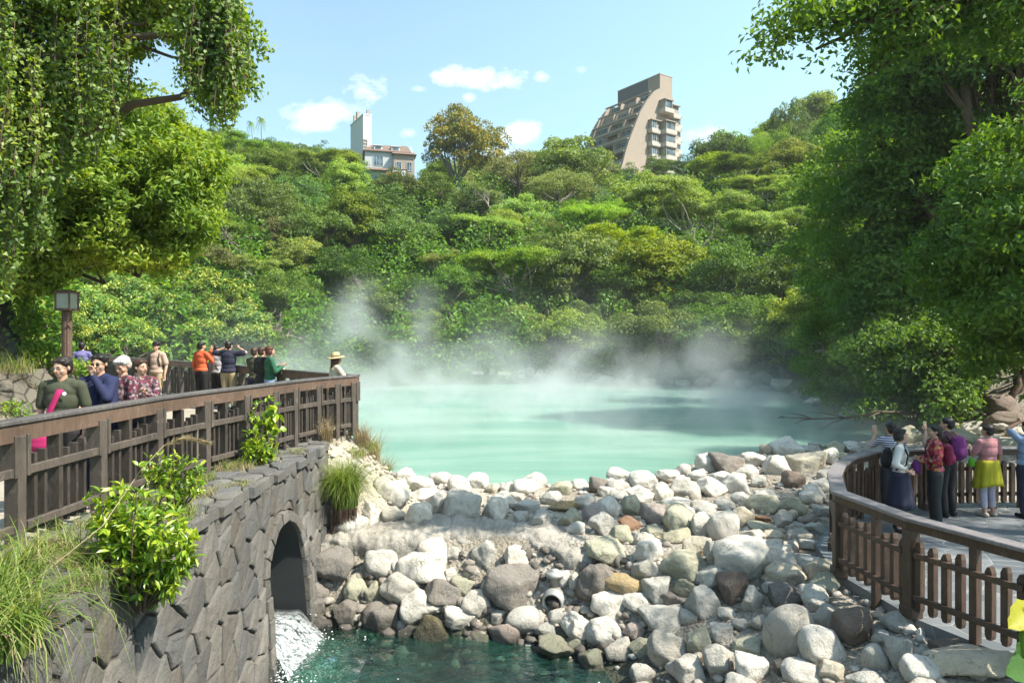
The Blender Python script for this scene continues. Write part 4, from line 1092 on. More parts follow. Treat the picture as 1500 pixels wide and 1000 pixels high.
def plant(kind, x, y, z, s, rz, r, px, py, sz=None):
    p = r.choice(PROTO[kind])
    if id(p) in used_p: o = copy_tree(p)
    else: used_p.add(id(p)); o = p
    o.location = (x, y, z-.15); o.scale = (s*r.uniform(.88,1.15), s*r.uniform(.88,1.15), (sz or s)*r.uniform(.92,1.06)); o.rotation_euler = (r.uniform(-.10,.10), r.uniform(-.10,.10), rz)
    TREES.append([x, y, z, KN[kind][2]*s/2, kind, px, py, o]); return o
tr_r = random.Random(4)
FT = """330 222 90 E|392 240 80 K|345 262 80 B|430 268 74 A|468 246 60 K|505 262 84 B|583 280 84 A|628 285 90 A|672 207 112 F|785 238 112 c|868 252 104 E|912 262 70 A|962 252 54 K|1000 252 56 K|1042 250 84 B
1132 214 66 H|1165 186 60 A|1204 200 80 A|1160 238 100 B|700 290 80 A|1098 215 50 H|822 270 116 E|760 312 90 B|1020 285 130 C|940 292 100 B|870 312 160 C|905 345 180 C|702 318 126 C|738 378 190 C|640 372 96 C
560 312 120 A|520 328 110 B|470 342 110 A|582 348 110 A|500 392 110 A|420 330 110 E|385 302 110 A|290 372 110 E|372 392 96 C|300 432 140 D|240 468 160 D|180 440 140 D|335 482 120 D|205 402 140 D|130 470 130 D
440 466 62 B|420 425 100 A|540 442 90 A|602 432 110 A|660 428 90 B|842 402 130 B|960 388 140 B|900 432 130 A|860 474 110 A|1060 402 140 A|1000 452 130 A|1130 332 140 c|1110 262 110 C|1184 284 110 B|1150 422 130 A
1092 472 140 A|1182 472 120 B|1192 372 130 c|960 500 140 A|1042 512 140 A|822 498 110 B|1140 515 110 B|720 478 90 A|760 470 80 B|620 482 100 A|500 470 90 A|560 505 90 A|90 420 120 A|60 480 120 D|20 450 120 A|180 505 120 D|390 505 80 A
284 322 90 A|330 345 90 B|250 350 100 A|440 380 90 B|660 330 90 A|1080 300 90 A|1230 330 120 A|1240 420 120 A|1235 250 110 A|400 268 70 C|365 240 70 B
357 352 74 I|404 478 80 I|548 425 70 I|1075 325 84 I|722 290 80 I|812 466 56 I|668 286 60 I|1040 345 80 I|420 490 60 I"""
for line in FT.replace('\n', '|').split('|'):
    a, b, w_, k = line.split(); px, py, wpx = int(a), int(b), int(w_)
    u_, v_ = ray(px, py); ts = np.arange(27, 210, .25); W0, HC = KN[k][2], KN[k][3]
    g = ground(u_*ts, ts); s = wpx*ts/1000/W0
    f = (CZ+v_*ts) - (g + HC*s); f = np.where(sdf(POOL, u_*ts, ts) < 0.5, 1, f); i = int(np.argmax(f <= 0))
    if f[i] > 0:
        if py > 300: continue
        i = int(np.argmin(np.abs(ts-(116 if px < 900 else 108))))
        s[i] = s[i]; zz_ = max(.6, (CZ+v_*ts[i]-g[i])/HC); plant(k, u_*ts[i], ts[i], g[i], s[i], 0.4, tr_r, px, py, zz_); continue
    d = ts[i]; plant(k, u_*d, d, g[i], s[i], tr_r.uniform(0, 6.28) if k not in 'C' else tr_r.uniform(-.8, .8), tr_r, px, py, s[i]*tr_r.uniform(.9, 1.1))
for (px, py, h, d, k) in ((383, 166, .42, 118, 'G'), (376, 176, .36, 121, 'G'), (1166, 152, .55, 112, 'G')):
    u_ = (px-750)/1000; g = ground1(u_*d, d); zt = CZ+(495-py)/1000*d; s = max(.4, (zt-g)/6.2); plant(k, u_*d, d, g, h, 1.0, tr_r, px, py, s)
# fill the slope behind with more of the same
cnt = 0
for _ in range(9000):
    if cnt >= 190: break
    y = tr_r.uniform(36, 165); x = tr_r.uniform(-.82, .62)*y
    if sdf(POOL, np.array([x]), np.array([y]))[0] < 2.2: continue
    if 100 < y < 185 and -48 < x < -15 and not (y < 125 and x < -36): continue
    if 135 < y < 200 and 12 < x < 50: continue
    _px, _py = 750+x/y*1000, 495-(ground1(x, y)+7.5-CZ)/y*1000
    if (490 < _px < 640 and y < 150 and _py < 278) or (608 < _px < 742 and y < 125 and _py < 262) or (842 < _px < 1022 and y < 175 and _py < 236): continue
    if y < 60 and x < -18 and y < 30: continue
    s = tr_r.choice((.65,.8,.95,1.1,1.35))*tr_r.uniform(.9, 1.1)*(1 if y < 90 else 1.15)
    if any((x-q[0])**2+(y-q[1])**2 < (.66*(3.6*s+q[3]))**2 for q in TREES if q[4] not in 'IGH'): continue
    k = tr_r.choice('AAABBBEDAAEKBc' if x < 0 else 'AABBBCEEDBAAc'); z = ground1(x, y)
    py = 495-(z+5-CZ)/y*1000
    if y > 105 and k in 'CD': k = 'A'
    plant(k, x, y, z, s*.95, tr_r.uniform(0, 6.28), tr_r, 750+x/y*1000, py); cnt += 1
for k in PROTO:
    for p in PROTO[k]:
        if id(p) not in used_p:
            for ch in list(p.children): bpy.data.objects.remove(ch)
            bpy.data.objects.remove(p)
def where(px, py, y):
    row = 'by the water' if y < 54 else ('low on slope' if y < 66 else ('halfway up the slope' if y < 86 else ('high on slope' if y < 112 else 'on the ridge')))
    col = 'behind left walkway' if px < 320 else ('below the white tower' if px < 520 else ('below the white house' if px < 640 else ('below the golden tree' if px < 760 else ('in the middle' if px < 880 else ('below the apartments' if px < 1040 else 'toward right bank')))))
    return row, col
fam = {}
for q in TREES: fam.setdefault((q[4], *where(q[5], q[6], q[1])), []).append(q)
for (k, row, col), L in fam.items():
    L.sort(key=lambda q: q[5]); 
    for i, q in enumerate(L):
        if len(L) == 1: extra = ''
        elif len(L) == 2: extra = (', left', ', right')[i]
        elif i == 0: extra = ', leftmost'
        elif i == len(L)-1: extra = ', rightmost'
        else: extra = ', %sfrom left' % ORD[i] if i < len(ORD) else ', %sfrom right' % ORD[len(L)-1-i]
        tag(q[7], '%s %s %s%s' % (KN[k][1], row, col, extra), 'bamboo' if k == 'H' else 'tree', {'I': 'leafless trees on the hillside', 'D': 'yellow-tipped bushy trees on the hillside'}.get(k, 'trees covering the hillside'))
for q in TREES:
    if len(q[7]['label'].replace('-', ' ').split()) > 16: q[7]['label'] = q[7]['label'].replace('broadleaf tree', 'tree').replace('high on slope', 'high up')
# undergrowth: an uncountable carpet of leaves over the slope and the banks
def undergrowth(name, n, fn, ll, lw, mat, label, seed, h=.5, tuft=1.0):
    r = rs(seed); X, Y = fn(r, n); Z = ground(X, Y); hh = h*(vnoise(X, Y, .55, 4)**1.5*2.2*tuft+.15)
    P = np.stack([X, Y, Z+hh*r.rand(len(X))**.6], 1); N = r.normal(size=P.shape)*.6+np.array((0,-.35,.9)); V, F = leaves(P, N, ll, lw, r)
    return obj(name, mesh_np(name, V, F, MATS[mat]), kind='stuff', label=label, cat='undergrowth')
def far_band(r, n):
    Y = r.uniform(30, 1, n*2)*0+30+85*r.rand(n*2)**1.3; X = r.uniform(-.85, .65, n*2)*Y; s = sdf(POOL, X, Y); k = (s > .6) & (r.rand(n*2) < np.clip(1.5-s/50, .45, 1)); return X[k][:n], Y[k][:n]
undergrowth('undergrowth', 150000, far_band, .40, .20, 'foliage_dark', 'dark leafy undergrowth covering the slope between the trees', 3, 2.4)
undergrowth('bank_grass', 26000, lambda r, n: (lambda Y, X: (X[(sdf(POOL, X, Y) > .3) & (sdf(POOL, X, Y) < 5)], Y[(sdf(POOL, X, Y) > .3) & (sdf(POOL, X, Y) < 5)]))(r.uniform(38, 56, n*2), r.uniform(-22, 22, n*2)), .34, .06, 'foliage_green', 'green grass and low growth hanging over the far bank', 5, .9)
# ---------------------------------------------------------------- the big near trees
def at(px, py, d): u_, v_ = ray(px, py); return np.array((u_*d, d, CZ+v_*d))
def near_tree(name, lobes, trunk_base, fork, mat, bark, leaf, dens, seed, label, clr=.55, up=.5, rand=.85, flat=.8, tr=.3, nlimb=14, cat='tree', dirbias=None, gap=.0, extra=None, crown_name='crown', low=-.5):
    """lobes: (centre, radius, [flatten]); each is filled with leafy clumps"""
    r = rs(seed); o = Vector(trunk_base); root = empty(name, tuple(o), label=label, cat=cat); parts = []; ends = []
    for lb in lobes:
        c, rad = np.array(lb[0], float), lb[1]; fl = lb[2] if len(lb) > 2 else flat; dn = lb[3] if len(lb) > 3 else 1.0
        n = int(5.2*(rad/clr)**2*1.15)
        for i in range(n):
            d = unit(r.normal(size=3)); 
            k = r.uniform(.25, 1)**.45; cc = c + d*k*rad*np.array((1,1,fl)); q = clr*r.uniform(.55, 1.35)
            if mnoise.noise(Vector(cc*.55)+Vector((seed,0,0))) < -.28+gap: continue
            P, N = clump_leaves(r, cc, (q*1.1, q*1.1, q*.7), max(6, int(dens*dn*(q/clr)**2)), up=up, rand=rand, shell=.35, low=low)
            parts.append(leaves(P, N, leaf[0], leaf[1], r, dirbias=dirbias))
            if r.rand() < .25: ends.append(cc)
    V, F = merge(parts + ([extra] if extra is not None else [])); V = V - np.array(o)
    obj(crown_name, mesh_np(crown_name, V, F, MATS[mat]), root)
    f0 = Vector(fork); mb = MB(); P = limb_path((0,0,-.3), tuple(f0-o), r, .06, 7); mb.tube(P, [tr*(1.35-.7*i/6) for i in range(7)], 12); mb.build('trunk', MATS[bark], root, True)
    mb = MB(); k = 0
    for c, rad in [(np.array(l[0], float), l[1]) for l in lobes]:
        P = limb_path(tuple(f0-o), tuple(c-np.array(o)), r, .09, 8); mb.tube(P, [tr*.5*(1-.72*i/7) for i in range(8)], 7, cap=False)
        near_ = sorted(ends, key=lambda e: np.linalg.norm(e-c))[:nlimb]
        for e in near_:
            if np.linalg.norm(e-c) < rad*1.3:
                st = P[r.randint(4, 8)]; Q = limb_path(st, tuple(e-np.array(o)), r, .12, 6); mb.tube(Q, [tr*.13*(1-.8*i/5)+.006 for i in range(6)], 5, cap=False)
    mb.build('limbs', MATS[bark], root, True); return root
A = at
# right bank
near_tree('banyan_tree', [(A(1290,215,27),2.5),(A(1390,140,25),3.0),(A(1270,330,28),2.4),(A(1360,300,26),3.0),(A(1250,425,29),2.1),(A(1335,430,26),2.8),(A(1425,440,25),2.4),(A(1225,250,33),2.0),(A(1215,380,34),2.0),(A(1470,170,25),3.2),(A(1440,330,26),2.6),(A(1390,-20,24),2.0),(A(1465,10,23),2.6),(A(1345,45,25),1.7),(A(1320,110,26),1.5),(A(1500,60,22),2.4),(A(1410,70,24),2.2)],
          (17.6, 25.0, -.6), (16.8, 24.8, 4.2), 'near_dark_leaf', 'brown_bark', (.22,.10), 150, 51, 'huge dark green spreading tree filling the right bank, its crown reaching over the pool', clr=.8, tr=.55)
near_tree('leaning_tree', [(A(1262,530,25),1.7),(A(1330,535,22),1.7),(A(1400,515,21),1.5),(A(1232,565,25),1.0),(A(1300,588,21),.9),(A(1370,590,19.5),.75),(A(1205,505,31),1.7),(A(1290,470,25),1.6),(A(1380,560,20.5),1.2),(A(1455,500,21),1.3)],
          (13.9, 20.6, -.9), (13.0, 21.0, 1.0), 'near_dark_leaf', 'brown_bark', (.16,.075), 165, 53, 'low dark tree leaning out over the pool from the right bank', clr=.55, tr=.3, dirbias=(0,0,-.5))
near_tree('broadleaf_tree', [(A(1470,250,17),1.5),(A(1440,370,17.5),1.5),(A(1495,330,16),1.5),(A(1480,450,17),1.3),(A(1500,520,17),1.1),(A(1405,420,18.5),1.1),(A(1540,220,16),1.8),(A(1545,420,16),1.8),(A(1560,540,16),1.0)],
          (14.6, 17.0, -.6), (14.2, 17.0, 2.6), 'right_bank_leaf', 'brown_bark', (.19,.075), 130, 55, 'mid green tree with long drooping leaves at the right edge', clr=.6, tr=.28, dirbias=(0,0,-.7))
near_tree('overhanging_tree', [(A(1165,25,9.6),.42,.6,.8),(A(1142,72,9.8),.34,.7,.7),(A(1215,30,9.4),.42,.6,.8),(A(1262,42,9.3),.30,.6,.7),(A(1200,70,9.8),.25,.6,.5),(A(1270,110,10.4),.26,.6,.6),(A(1300,5,9.5),.65,.6),(A(1340,40,9.8),.55,.6,.8),(A(1395,25,10),.6,.6,.8),(A(1450,10,10),.7,.6,.8),(A(1500,40,10.2),.7,.6,.8),(A(1245,5,9.5),.4,.6,.8),(A(1370,-60,9.6),.8,.6,.8),(A(1290,70,10),.26,.6,.7),((10.4,6.2,8.0),1.2,.6,.45),((13.6,9.0,8.8),2.3,.6,.7),((15.5,12.5,9.0),1.8,.6,.6)],  # lobes in plain coordinates: unseen boughs added to cast shade on platform
          (11.5, 8.8, -1.2), (7.2, 9.3, 7.6), 'near_dark_leaf', 'brown_bark', (.115,.055), 75, 57, 'tree leaning in at top right, leafy twigs dark against the sky', clr=.36, tr=.15, nlimb=6, low=-.9)
# left: a bright pinnate-leaved tree and, over it, one draped in creepers
near_tree('feathery_leaved_tree', [(A(235,262,15.5),1.25),(A(185,215,15.5),1.4),(A(262,315,15.5),.75),(A(125,285,15),1.5),(A(60,235,14),1.5),(A(215,368,15.5),.85),(A(128,352,15),.9),(A(38,352,14),.7),(A(275,235,16),.7),(A(150,345,15),1.0),(A(20,300,14),1.2),(A(190,395,15.5),.45),(A(88,415,15),.55,.8,1),(A(150,412,15.5),.62,.8,1),(A(205,400,15.6),.50,.8,.9),(A(252,385,15.6),.34,.8,.7),(A(295,350,15.6),.25,.8,.6),(A(300,270,15.8),.35,.8,.7),(A(20,395,14.6),.7,.8,.9),(A(60,395,14.8),.6,.8,.9)],
          (-13.0, 15.8, 2.6), (-12.0, 15.6, 4.0), 'near_bright_leaf', 'brown_bark', (.16,.052), 215, 61, 'bright green feathery-leaved tree leaning in from the left behind the creepers', clr=.36, tr=.24, dirbias=(.3,0,-.35), rand=.8, gap=.05, low=-.8)
def strands(n, fn, seed, leaf, step=.035, spread=.045):
    r = rs(seed); parts = []; stems = []
    C = []; 
    for i in range(n):
        px, py0, py1, d = fn(r); a = at(px, py0, d); b = at(px+r.uniform(-6,6), py1, d); L = a[2]-b[2]
        if L <= 0: continue
        m = int(L/step); f = np.linspace(0, 1, m)[:, None]; sway = np.sin(f*3+r.uniform(0,6))*.06
        P = a+(b-a)*f + np.concatenate([sway, sway*.6, sway*0], 1) + r.normal(size=(m,3))*spread*(1-.45*f); C.append(P); stems.append([tuple(q) for q in (a+(b-a)*f + np.concatenate([sway, sway*.6, sway*0], 1))[::max(1, m//6)]])
    C = np.concatenate(C); N = r.normal(size=C.shape)*.7+np.array((.35,-.45,.5)); return leaves(C, N, leaf[0], leaf[1], r, dirbias=(0,0,-.9)), stems
def edge_fn(r):
    k = r.rand()
    if k < .28: px = r.uniform(268, 357); return px, r.uniform(-70, 60), 120+60*math.sin((px-268)/89*2.4)+r.uniform(-30, 14)-max(0, px-345)*2.6, 9+r.uniform(-.5,.5)
    if k < .42: px = r.uniform(180, 275); return px, r.uniform(-70, 10), r.uniform(15, 80), 9.4+r.uniform(-.4,.8)
    if k < .72: px = r.uniform(60, 190); return px, r.uniform(-60, 120), 150+(190-px)*.9+r.uniform(-70, 45), 9.2+r.uniform(-.6,.6)
    px = r.uniform(-40, 75); return px, r.uniform(-50, 260), 330+(60-px)*1.0+r.uniform(-90, 60), 9.0+r.uniform(-.6,.6)
(vl, vstems) = strands(520, edge_fn, 71, (.072,.046), step=.028)
vt = near_tree('creeper_draped_tree', [(A(40,20,9.5),1.15),(A(150,10,9.6),1.0),(A(255,-10,9.6),.75),(A(310,45,9.1),.50),(A(318,115,9.1),.36),(A(20,140,9.6),.85),(A(110,120,9.9),.62,.8,.8),(A(-40,240,9.4),.8),(A(200,150,11.5),.4,.8,.35),(A(60,230,10.2),.5,.8,.6)],
          (-9.9, 9.4, .9), (-8.6, 9.3, 4.6), 'vine_leaf', 'brown_bark', (.078,.050), 175, 63, 'tree at top left smothered in hanging creepers that form a leafy curtain', clr=.30, tr=.22, extra=vl, nlimb=8)
mb = MB()
for st in vstems[::2]: mb.tube([tuple(Vector(q)-Vector((-9.9,9.4,.9))) for q in st], .006, 4, cap=False)
mb.build('hanging_stems', MATS['brown_bark'], vt)
# dark roots, trunks and a dipping branch under the right bank trees
mb = MB(); r = rs(81); rt = empty('gnarled_roots', (15.2, 20.8, -.8), cat='tree roots', label='gnarled brown roots and old trunks in the shade above the right bank rocks')
for i in range(13):
    a = np.array((r.uniform(-2.4, 3), r.uniform(-1, 1.6), r.uniform(-.2, .3))); b = a+np.array((r.uniform(-1,1), r.uniform(-.3,.8), r.uniform(2,4.2))); mb.tube(limb_path(a, b, r, .16, 8), [r.uniform(.10,.2)*(1-.55*j/7) for j in range(8)], 8)
mb.build('root_stems', MATS['brown_bark'], rt, True)
mb = MB()
P0 = at(1400,602,21); br = [tuple(P0-P0), tuple(at(1340,604,20.5)-P0), tuple(at(1290,603,20)-P0), tuple(at(1240,612,19.6)-P0), tuple(at(1190,613,19.4)-P0), tuple(at(1148,611,19.2)-P0)]
mb.tube([(1.6,1.2,.5)]+br, [.06,.05,.042,.034,.026,.018,.008], 7)
for (i, px, py) in ((3,1203,628),(3,1180,603),(4,1165,620),(4,1155,605),(2,1262,620),(5,1140,613),(2,1255,596)):
    mb.tube([br[i], tuple((np.array(br[i])+(at(px,py,19.4)-P0))/2+np.array((0,0,.04))), tuple(at(px,py,19.4)-P0)], [.02,.013,.005], 5)
bo = mb.build('fallen_branch', MATS['brown_bark'], None, True, cat='branch', label='thin bare branch dipping over the pool below the low leaning tree'); bo.location = tuple(P0)
# ---------------------------------------------------------------- buildings on the ridge
simple('tan_concrete', (.35,.29,.24), .85, .12, 1.2, .1); simple('pale_concrete', (.50,.46,.41), .85, .1, 1.2, .1); simple('dark_tile', (.10,.10,.115), .55, .12, .8, .1)
simple('white_render', (.74,.76,.79), .8, .06, 1, .1); simple('shade_tinted_render', (.50,.53,.56), .8, .06, 1, .1); simple('brown_roof_tile', (.17,.115,.09), .8, .3, 3, .3); simple('red_tile', (.30,.11,.06), .8, .3, 3, .3)  # cool render: the house front's shade is put into the wall colour
m_, t = new_mat('window_glass'); t.out(pbr(t, t.mix(t.rng(t.noise(oc(t), .8, 2), .35, .65), (.03,.05,.07), (.16,.24,.30)), .08))
simple('white_frame', (.55,.56,.56), .5, .05); simple('dark_recess', (.05,.045,.04), .9, .2)
def window(parent, x, y, z, w_, h, rz, cols=2, rows=1, fm='white_frame', inv_=None):
    """window standing in a wall plane: centre of its sill line at x,y,z; rz turns it"""
    mb = MB(); M = Matrix.Translation((x,y,z)) @ Matrix.Rotation(rz, 4, 'Z'); f = .07
    def bx(cx, cz, ww, hh, d=.12): mb.box((0,0,0), (ww, d, hh), M=M @ Matrix.Translation((cx, 0, cz)))
    bx(-w_/2+f/2, h/2, f, h); bx(w_/2-f/2, h/2, f, h); bx(0, f/2, w_-2*f, f); bx(0, h-f/2, w_-2*f, f)
    for i in range(1, cols): bx(-w_/2+w_*i/cols, h/2, .05, h-2*f, .09)
    for i in range(1, rows): bx(0, h*i/rows, w_-2*f, .05, .085)
    o = mb.build('window', MATS[fm], parent)
    mb = MB(); mb.box((0,0,0), (w_-f, .04, h-f), M=M @ Matrix.Translation((0,.0,h/2))); mb.build('pane', MATS['window_glass'], o); return o
ap = empty('apartment_block', (34.7, 160, 34), rz=R(34.8), cat='apartment building', label='stepped tan apartment block with curved end walls and a tall dark-topped slab, on the ridge')
V0 = [(38,-13.2),(41,-12),(44,-11),(47,-9.7),(50,-8.2),(53,-6.7),(56,-4.6),(59,-1.9)]
def v0(z): return float(np.interp(z, [q[0] for q in V0], [q[1] for q in V0]))
Z0 = 34
body = MB()
for k, z in enumerate(range(38, 59, 3)):
    a = v0(z+1.5); body.box(((a+2.0+4.4)/2, 7.5, z+1.5-Z0), (4.4-a-2.0, 14.98, 2.99))
    body.box((a+.9, 7.5, z-.12-Z0), (2.2, 14.98, .24))
    bands = MB(); bands.box((a-.32+.05*0, 7.4, z+.42-Z0), (.30, 14.9, 1.1)); bands.box((a-.1, 7.4, z+2.84-Z0), (.5, 14.9, .26))
    for y in (4.6, 9.8): bands.box((a+.9, y, z+1.5-Z0), (2.0, .35, 2.7))
    bands.build('balcony_band', MATS['tan_concrete'], ap)
    if k > 0:
        for i, (y, w_) in enumerate(((2.3, 3.4), (7.2, 3.8), (12.4, 3.6))):
            if (i+k) % 3 != 1: window(ap, a+1.0 if i != 1 else a+1.9, y, z+.9-Z0, w_, 1.85, R(90), 4)
body.build('terraced_body', MATS['tan_concrete'], ap)
def fin(y0, y1, over, name, x1_=4.3):
    zs = [34,38,41,44,47,50,53,56,57.5,58.6,59.4,59.9]; mb = MB()
    prof = [(float(np.interp(z, [q[0] for q in V0]+[60.4], [q[1] for q in V0]+[0.6]))-over, z-Z0) for z in zs]
    inner = [(x1_ if z < 57 else (x1_*.5 if z < 59 else .8), z-Z0) for z in zs][::-1]
    n = len(zs); V = []
    for y in (y0, y1):
        for (x, z) in prof: V.append((x, y, z))
        for (x, z) in inner: V.append((x, y, z))
    F = [(i, i+1, 2*n-2-i, 2*n-1-i) for i in range(n-1)]; F2 = [tuple(j+2*n for j in f[::-1]) for f in F]
    F3 = [(i, (i+1)%(2*n), (i+1)%(2*n)+2*n, i+2*n) for i in range(2*n)]
    mb.add(V, F+F2+F3); mb.build(name, MATS['tan_concrete'], ap)
fin(-.6, .03, .5, 'end_fin'); fin(14.97, 15.5, .8, 'end_fin')
mb = MB(); mb.box((2.5, 7.5, 26.9), (4.2, 14.2, 6.0)); mb.build('roof_slab_tower', MATS['tan_concrete'], ap)
mb = MB(); mb.box((.37, 9.4, 27.3), (.10, 10.2, 5.0)); mb.box((2.5, 14.63, 27.3), (4.1, .10, 5.0)); mb.build('dark_cladding', MATS['dark_tile'], ap)
mb = MB(); mb.box((2.5, 7.5, 29.97), (4.35, 14.35, .16)); mb.build('parapet', MATS['pale_concrete'], ap)
def bay(x0, x1, y0, ztop, n, nm, wins, mat='pale_concrete', y1=0.0):
    mb = MB(); sl = MB(); rc = MB()
    for k in range(n):
        z = ztop-3*(k+1)-Z0; xc, w_ = (x0+x1)/2, x1-x0
        mb.box((xc, (y0+y1)/2+.25, z+1.5), (w_-.5, (y1-y0)-.5, 2.98)); sl = MB(); sl.box((xc, (y0+y1)/2, z+.35), (w_, y1-y0, 1.0)); sl.build('balcony_band', MATS[mat], ap); mb.box((xc, (y0+y1)/2, z+2.82), (w_, y1-y0, .22))
        for (xx, ww) in wins: window(ap, xx, y0+.32, z+.9, ww, 1.8, 0, 2)
    mb.build(nm, MATS['tan_concrete'], ap)
bay(-4.6, -1.5, -1.9, 52, 5, 'window_bay', [(-3.6,1.5)]); bay(-1.45, 2.2, -3.3, 52, 5, 'window_bay', [(-.3,1.6),(1.4,1.0)])
bay(-1.0, 2.0, -2.6, 57.2, 1, 'window_bay', [(.5,2.2)]); bay(2.25, 4.7, -2.2, 56.5, 6, 'stair_bay', [])
bay(4.9, 8.8, 1.0, 55.5, 6, 'side_wing', [(5.9,1.3),(7.8,1.5)], y1=7.0)
mb = MB(); mb.box((-.5, 3, 2.0), (24, 14, 6.0)); mb.build('podium', MATS['tan_concrete'], ap)

ho = empty('house', (-29.6, 137.5, 31.0), rz=R(14), cat='house', label='white house with a brown tiled roof and two dormers, left of the golden tree')
W_, D_, H_ = 8.9, 7.5, 8.6
mb = MB(); mb.box((W_/2, D_/2, H_/2), (W_, D_, H_)); mb.prism([(0,0),(W_,0),(W_,D_),(0,D_)], -3, .0); mb.build('walls', MATS['shade_tinted_render'], ho)
rf = MB(); e = .45; V = [(-e,-e,H_),(W_+e,-e,H_),(W_+e,D_+e,H_),(-e,D_+e,H_),(1.4,D_*.45,H_+2.1),(W_-.2,D_*.45,H_+2.3),(-e,-e,H_-.15),(W_+e,-e,H_-.15),(W_+e,D_+e,H_-.15),(-e,D_+e,H_-.15)]
rf.add(V, [(0,1,5,4),(2,3,4,5),(3,0,4),(1,2,5),(0,6,7,1),(1,7,8,2),(2,8,9,3),(3,9,6,0),(9,8,7,6)]); roof = rf.build('roof', MATS['brown_roof_tile'], ho)
for x in (2.6, 6.1):
    mb = MB(); mb.box((x, .75, H_+.78), (1.7, 1.1, .75), bev=.05); mb.box((x, .7, H_+1.2), (2.0, 1.3, .12), bev=.03); d_ = mb.build('dormer', MATS['white_render'], roof)
    mb = MB(); mb.box((x, .185, H_+.80), (1.2, .05, .48)); mb.build('dormer_glass', MATS['window_glass'], roof)
mb = MB(); mb.add([(W_+.03,-.1,H_-.1),(W_+.03,D_+.1,H_-.1),(W_+.03,D_*.45,H_+1.95)], [(0,1,2)]); mb.box((W_+.1,D_*.22,H_+.85),(.14,D_*.52,.16),M=Matrix.Translation((W_+.52,D_*.2,H_+1.0)) @ Matrix.Rotation(R(32),4,'X')); mb.build('gable', MATS['white_render'], ho)
for (x, z, w2, h2, c) in ((2.6,5.6,2.0,2.1,3),(7.0,6.1,2.2,1.5,3),(2.4,1.2,3.3,2.6,4),(6.6,2.2,1.1,2.0,1)): window(ho, x, -.03, z, w2, h2, 0, c)
mb = MB(); mb.add([(-.1,-.05,5.2),(4.4,-.05,5.2),(4.6,-1.1,4.55),(-.3,-1.1,4.55),(-.1,-.05,4.5),(4.4,-.05,4.5)],[(0,3,2,1),(3,4,5,2),(1,2,5),(0,4,3)]); mb.build('porch_roof', MATS['brown_roof_tile'], ho)
mb = MB(); mb.add([(5.3,-.05,5.6),(8.1,-.05,5.6),(8.5,-1.0,4.95),(4.9,-1.0,4.95),(5.2,-.05,4.9),(8.2,-.05,4.9)],[(0,3,2,1),(3,4,5,2),(1,2,5),(0,4,3)]); mb.build('bay_roof', MATS['brown_roof_tile'], ho)
mb = MB(); mb.box((6.7,-.45,3.4),(2.6,.9,2.9),bev=.05); mb.build('bay', MATS['white_render'], ho)
mb = MB(); 
for k in range(10): mb.box((.5+.42*k,-1.0,.75),(.05,.05,1.0))
mb.box((2.4,-1.0,1.27),(4.2,.08,.07)); mb.box((2.4,-.55,.15),(4.4,1.1,.2)); mb.build('balcony_rail', MATS['white_frame'], ho)
sh = empty('shelter', (-22.6, 131, 31.2), cat='roof', label='small orange tiled shelter roof at the foot of the white house')
mb = MB(); mb.add([(-1.6,-1.2,1.6),(1.6,-1.2,1.6),(1.6,1.2,1.6),(-1.6,1.2,1.6),(-.9,0,2.5),(.9,0,2.5)],[(0,1,5,4),(1,2,5),(2,3,4,5),(3,0,4),(3,2,1,0)]); mb.build('roof', MATS['red_tile'], sh)
mb = MB()
for a in (-1.2,1.2):
    for b in (-.9,.9): mb.box((a,b,-.2),(.18,.18,3.6))
mb.build('posts', MATS['white_render'], sh)
tw = empty('white_tower', (-32.7, 150, 28), rz=R(30), cat='tower', label='plain tall white square tower with small chimneys on its roof, behind the white house')
mb = MB(); mb.box((.95, 4.7, 11.3), (1.9, 9.4, 23)); mb.build('shaft', MATS['white_render'], tw)
mb = MB(); mb.box((.95, 4.7, 22.95), (2.1, 9.6, .25)); mb.build('parapet', MATS['white_render'], tw)
mb = MB(); mb.box((.4,7.5,23.9),(.5,.6,1.7)); mb.box((.5,5.4,24.0),(.6,.9,1.9)); mb.box((1.3,.8,23.7),(.5,.5,1.2)); mb.build('chimneys', MATS['tan_concrete'], tw)
mb = MB()
for k in range(8): mb.box((.45,-.12,12.3+k*.72),(.85,.26,.18))
mb.box((.9,-.12,14.9),(.08,.2,5.4)); mb.build('louvre_ladder', MATS['tan_concrete'], tw)
def small_block(x, y, z, w_, d_, h, rz, label, wallm, roofm, pitched=True):
    r_ = empty('small_house', (x, y, z), rz=R(rz), cat='house', label=label)
    mb = MB(); mb.box((0,0,h/2-1.5),(w_,d_,h+3)); mb.build('walls', MATS[wallm], r_)
    mb = MB()
    if pitched: mb.add([(-w_*.6,-d_*.6,h),(w_*.6,-d_*.6,h),(w_*.6,d_*.6,h),(-w_*.6,d_*.6,h),(-w_*.3,0,h+h*.28),(w_*.3,0,h+h*.28)],[(0,1,5,4),(1,2,5),(2,3,4,5),(3,0,4),(3,2,1,0)])
    else: mb.box((0,0,h+.15),(w_*1.15,d_*1.15,.35),bev=.05)
    mb.build('roof', MATS[roofm], r_)
    for k in (-1,1): window(r_, k*w_*.25, -d_/2-.03, h*.45, w_*.25, h*.3, 0, 2)
    return r_
small_block(-36.2, 146, 33, 3.6, 4, 8.0, 10, 'small beige house with a flat dark roof, just left of the white tower', 'tan_concrete', 'brown_roof_tile', False)
small_block(-41, 138, 33, 4.0, 4, 6.3, -10, 'little grey roofed hut peeping over the trees left of the white tower', 'white_render', 'dark_tile', False)
small_block(-22.5, 141, 33, 4.2, 5, 6.0, 14, 'tan annex with a brown roof, between the white house and the golden tree', 'tan_concrete', 'brown_roof_tile')
mb = MB(); V = []; 
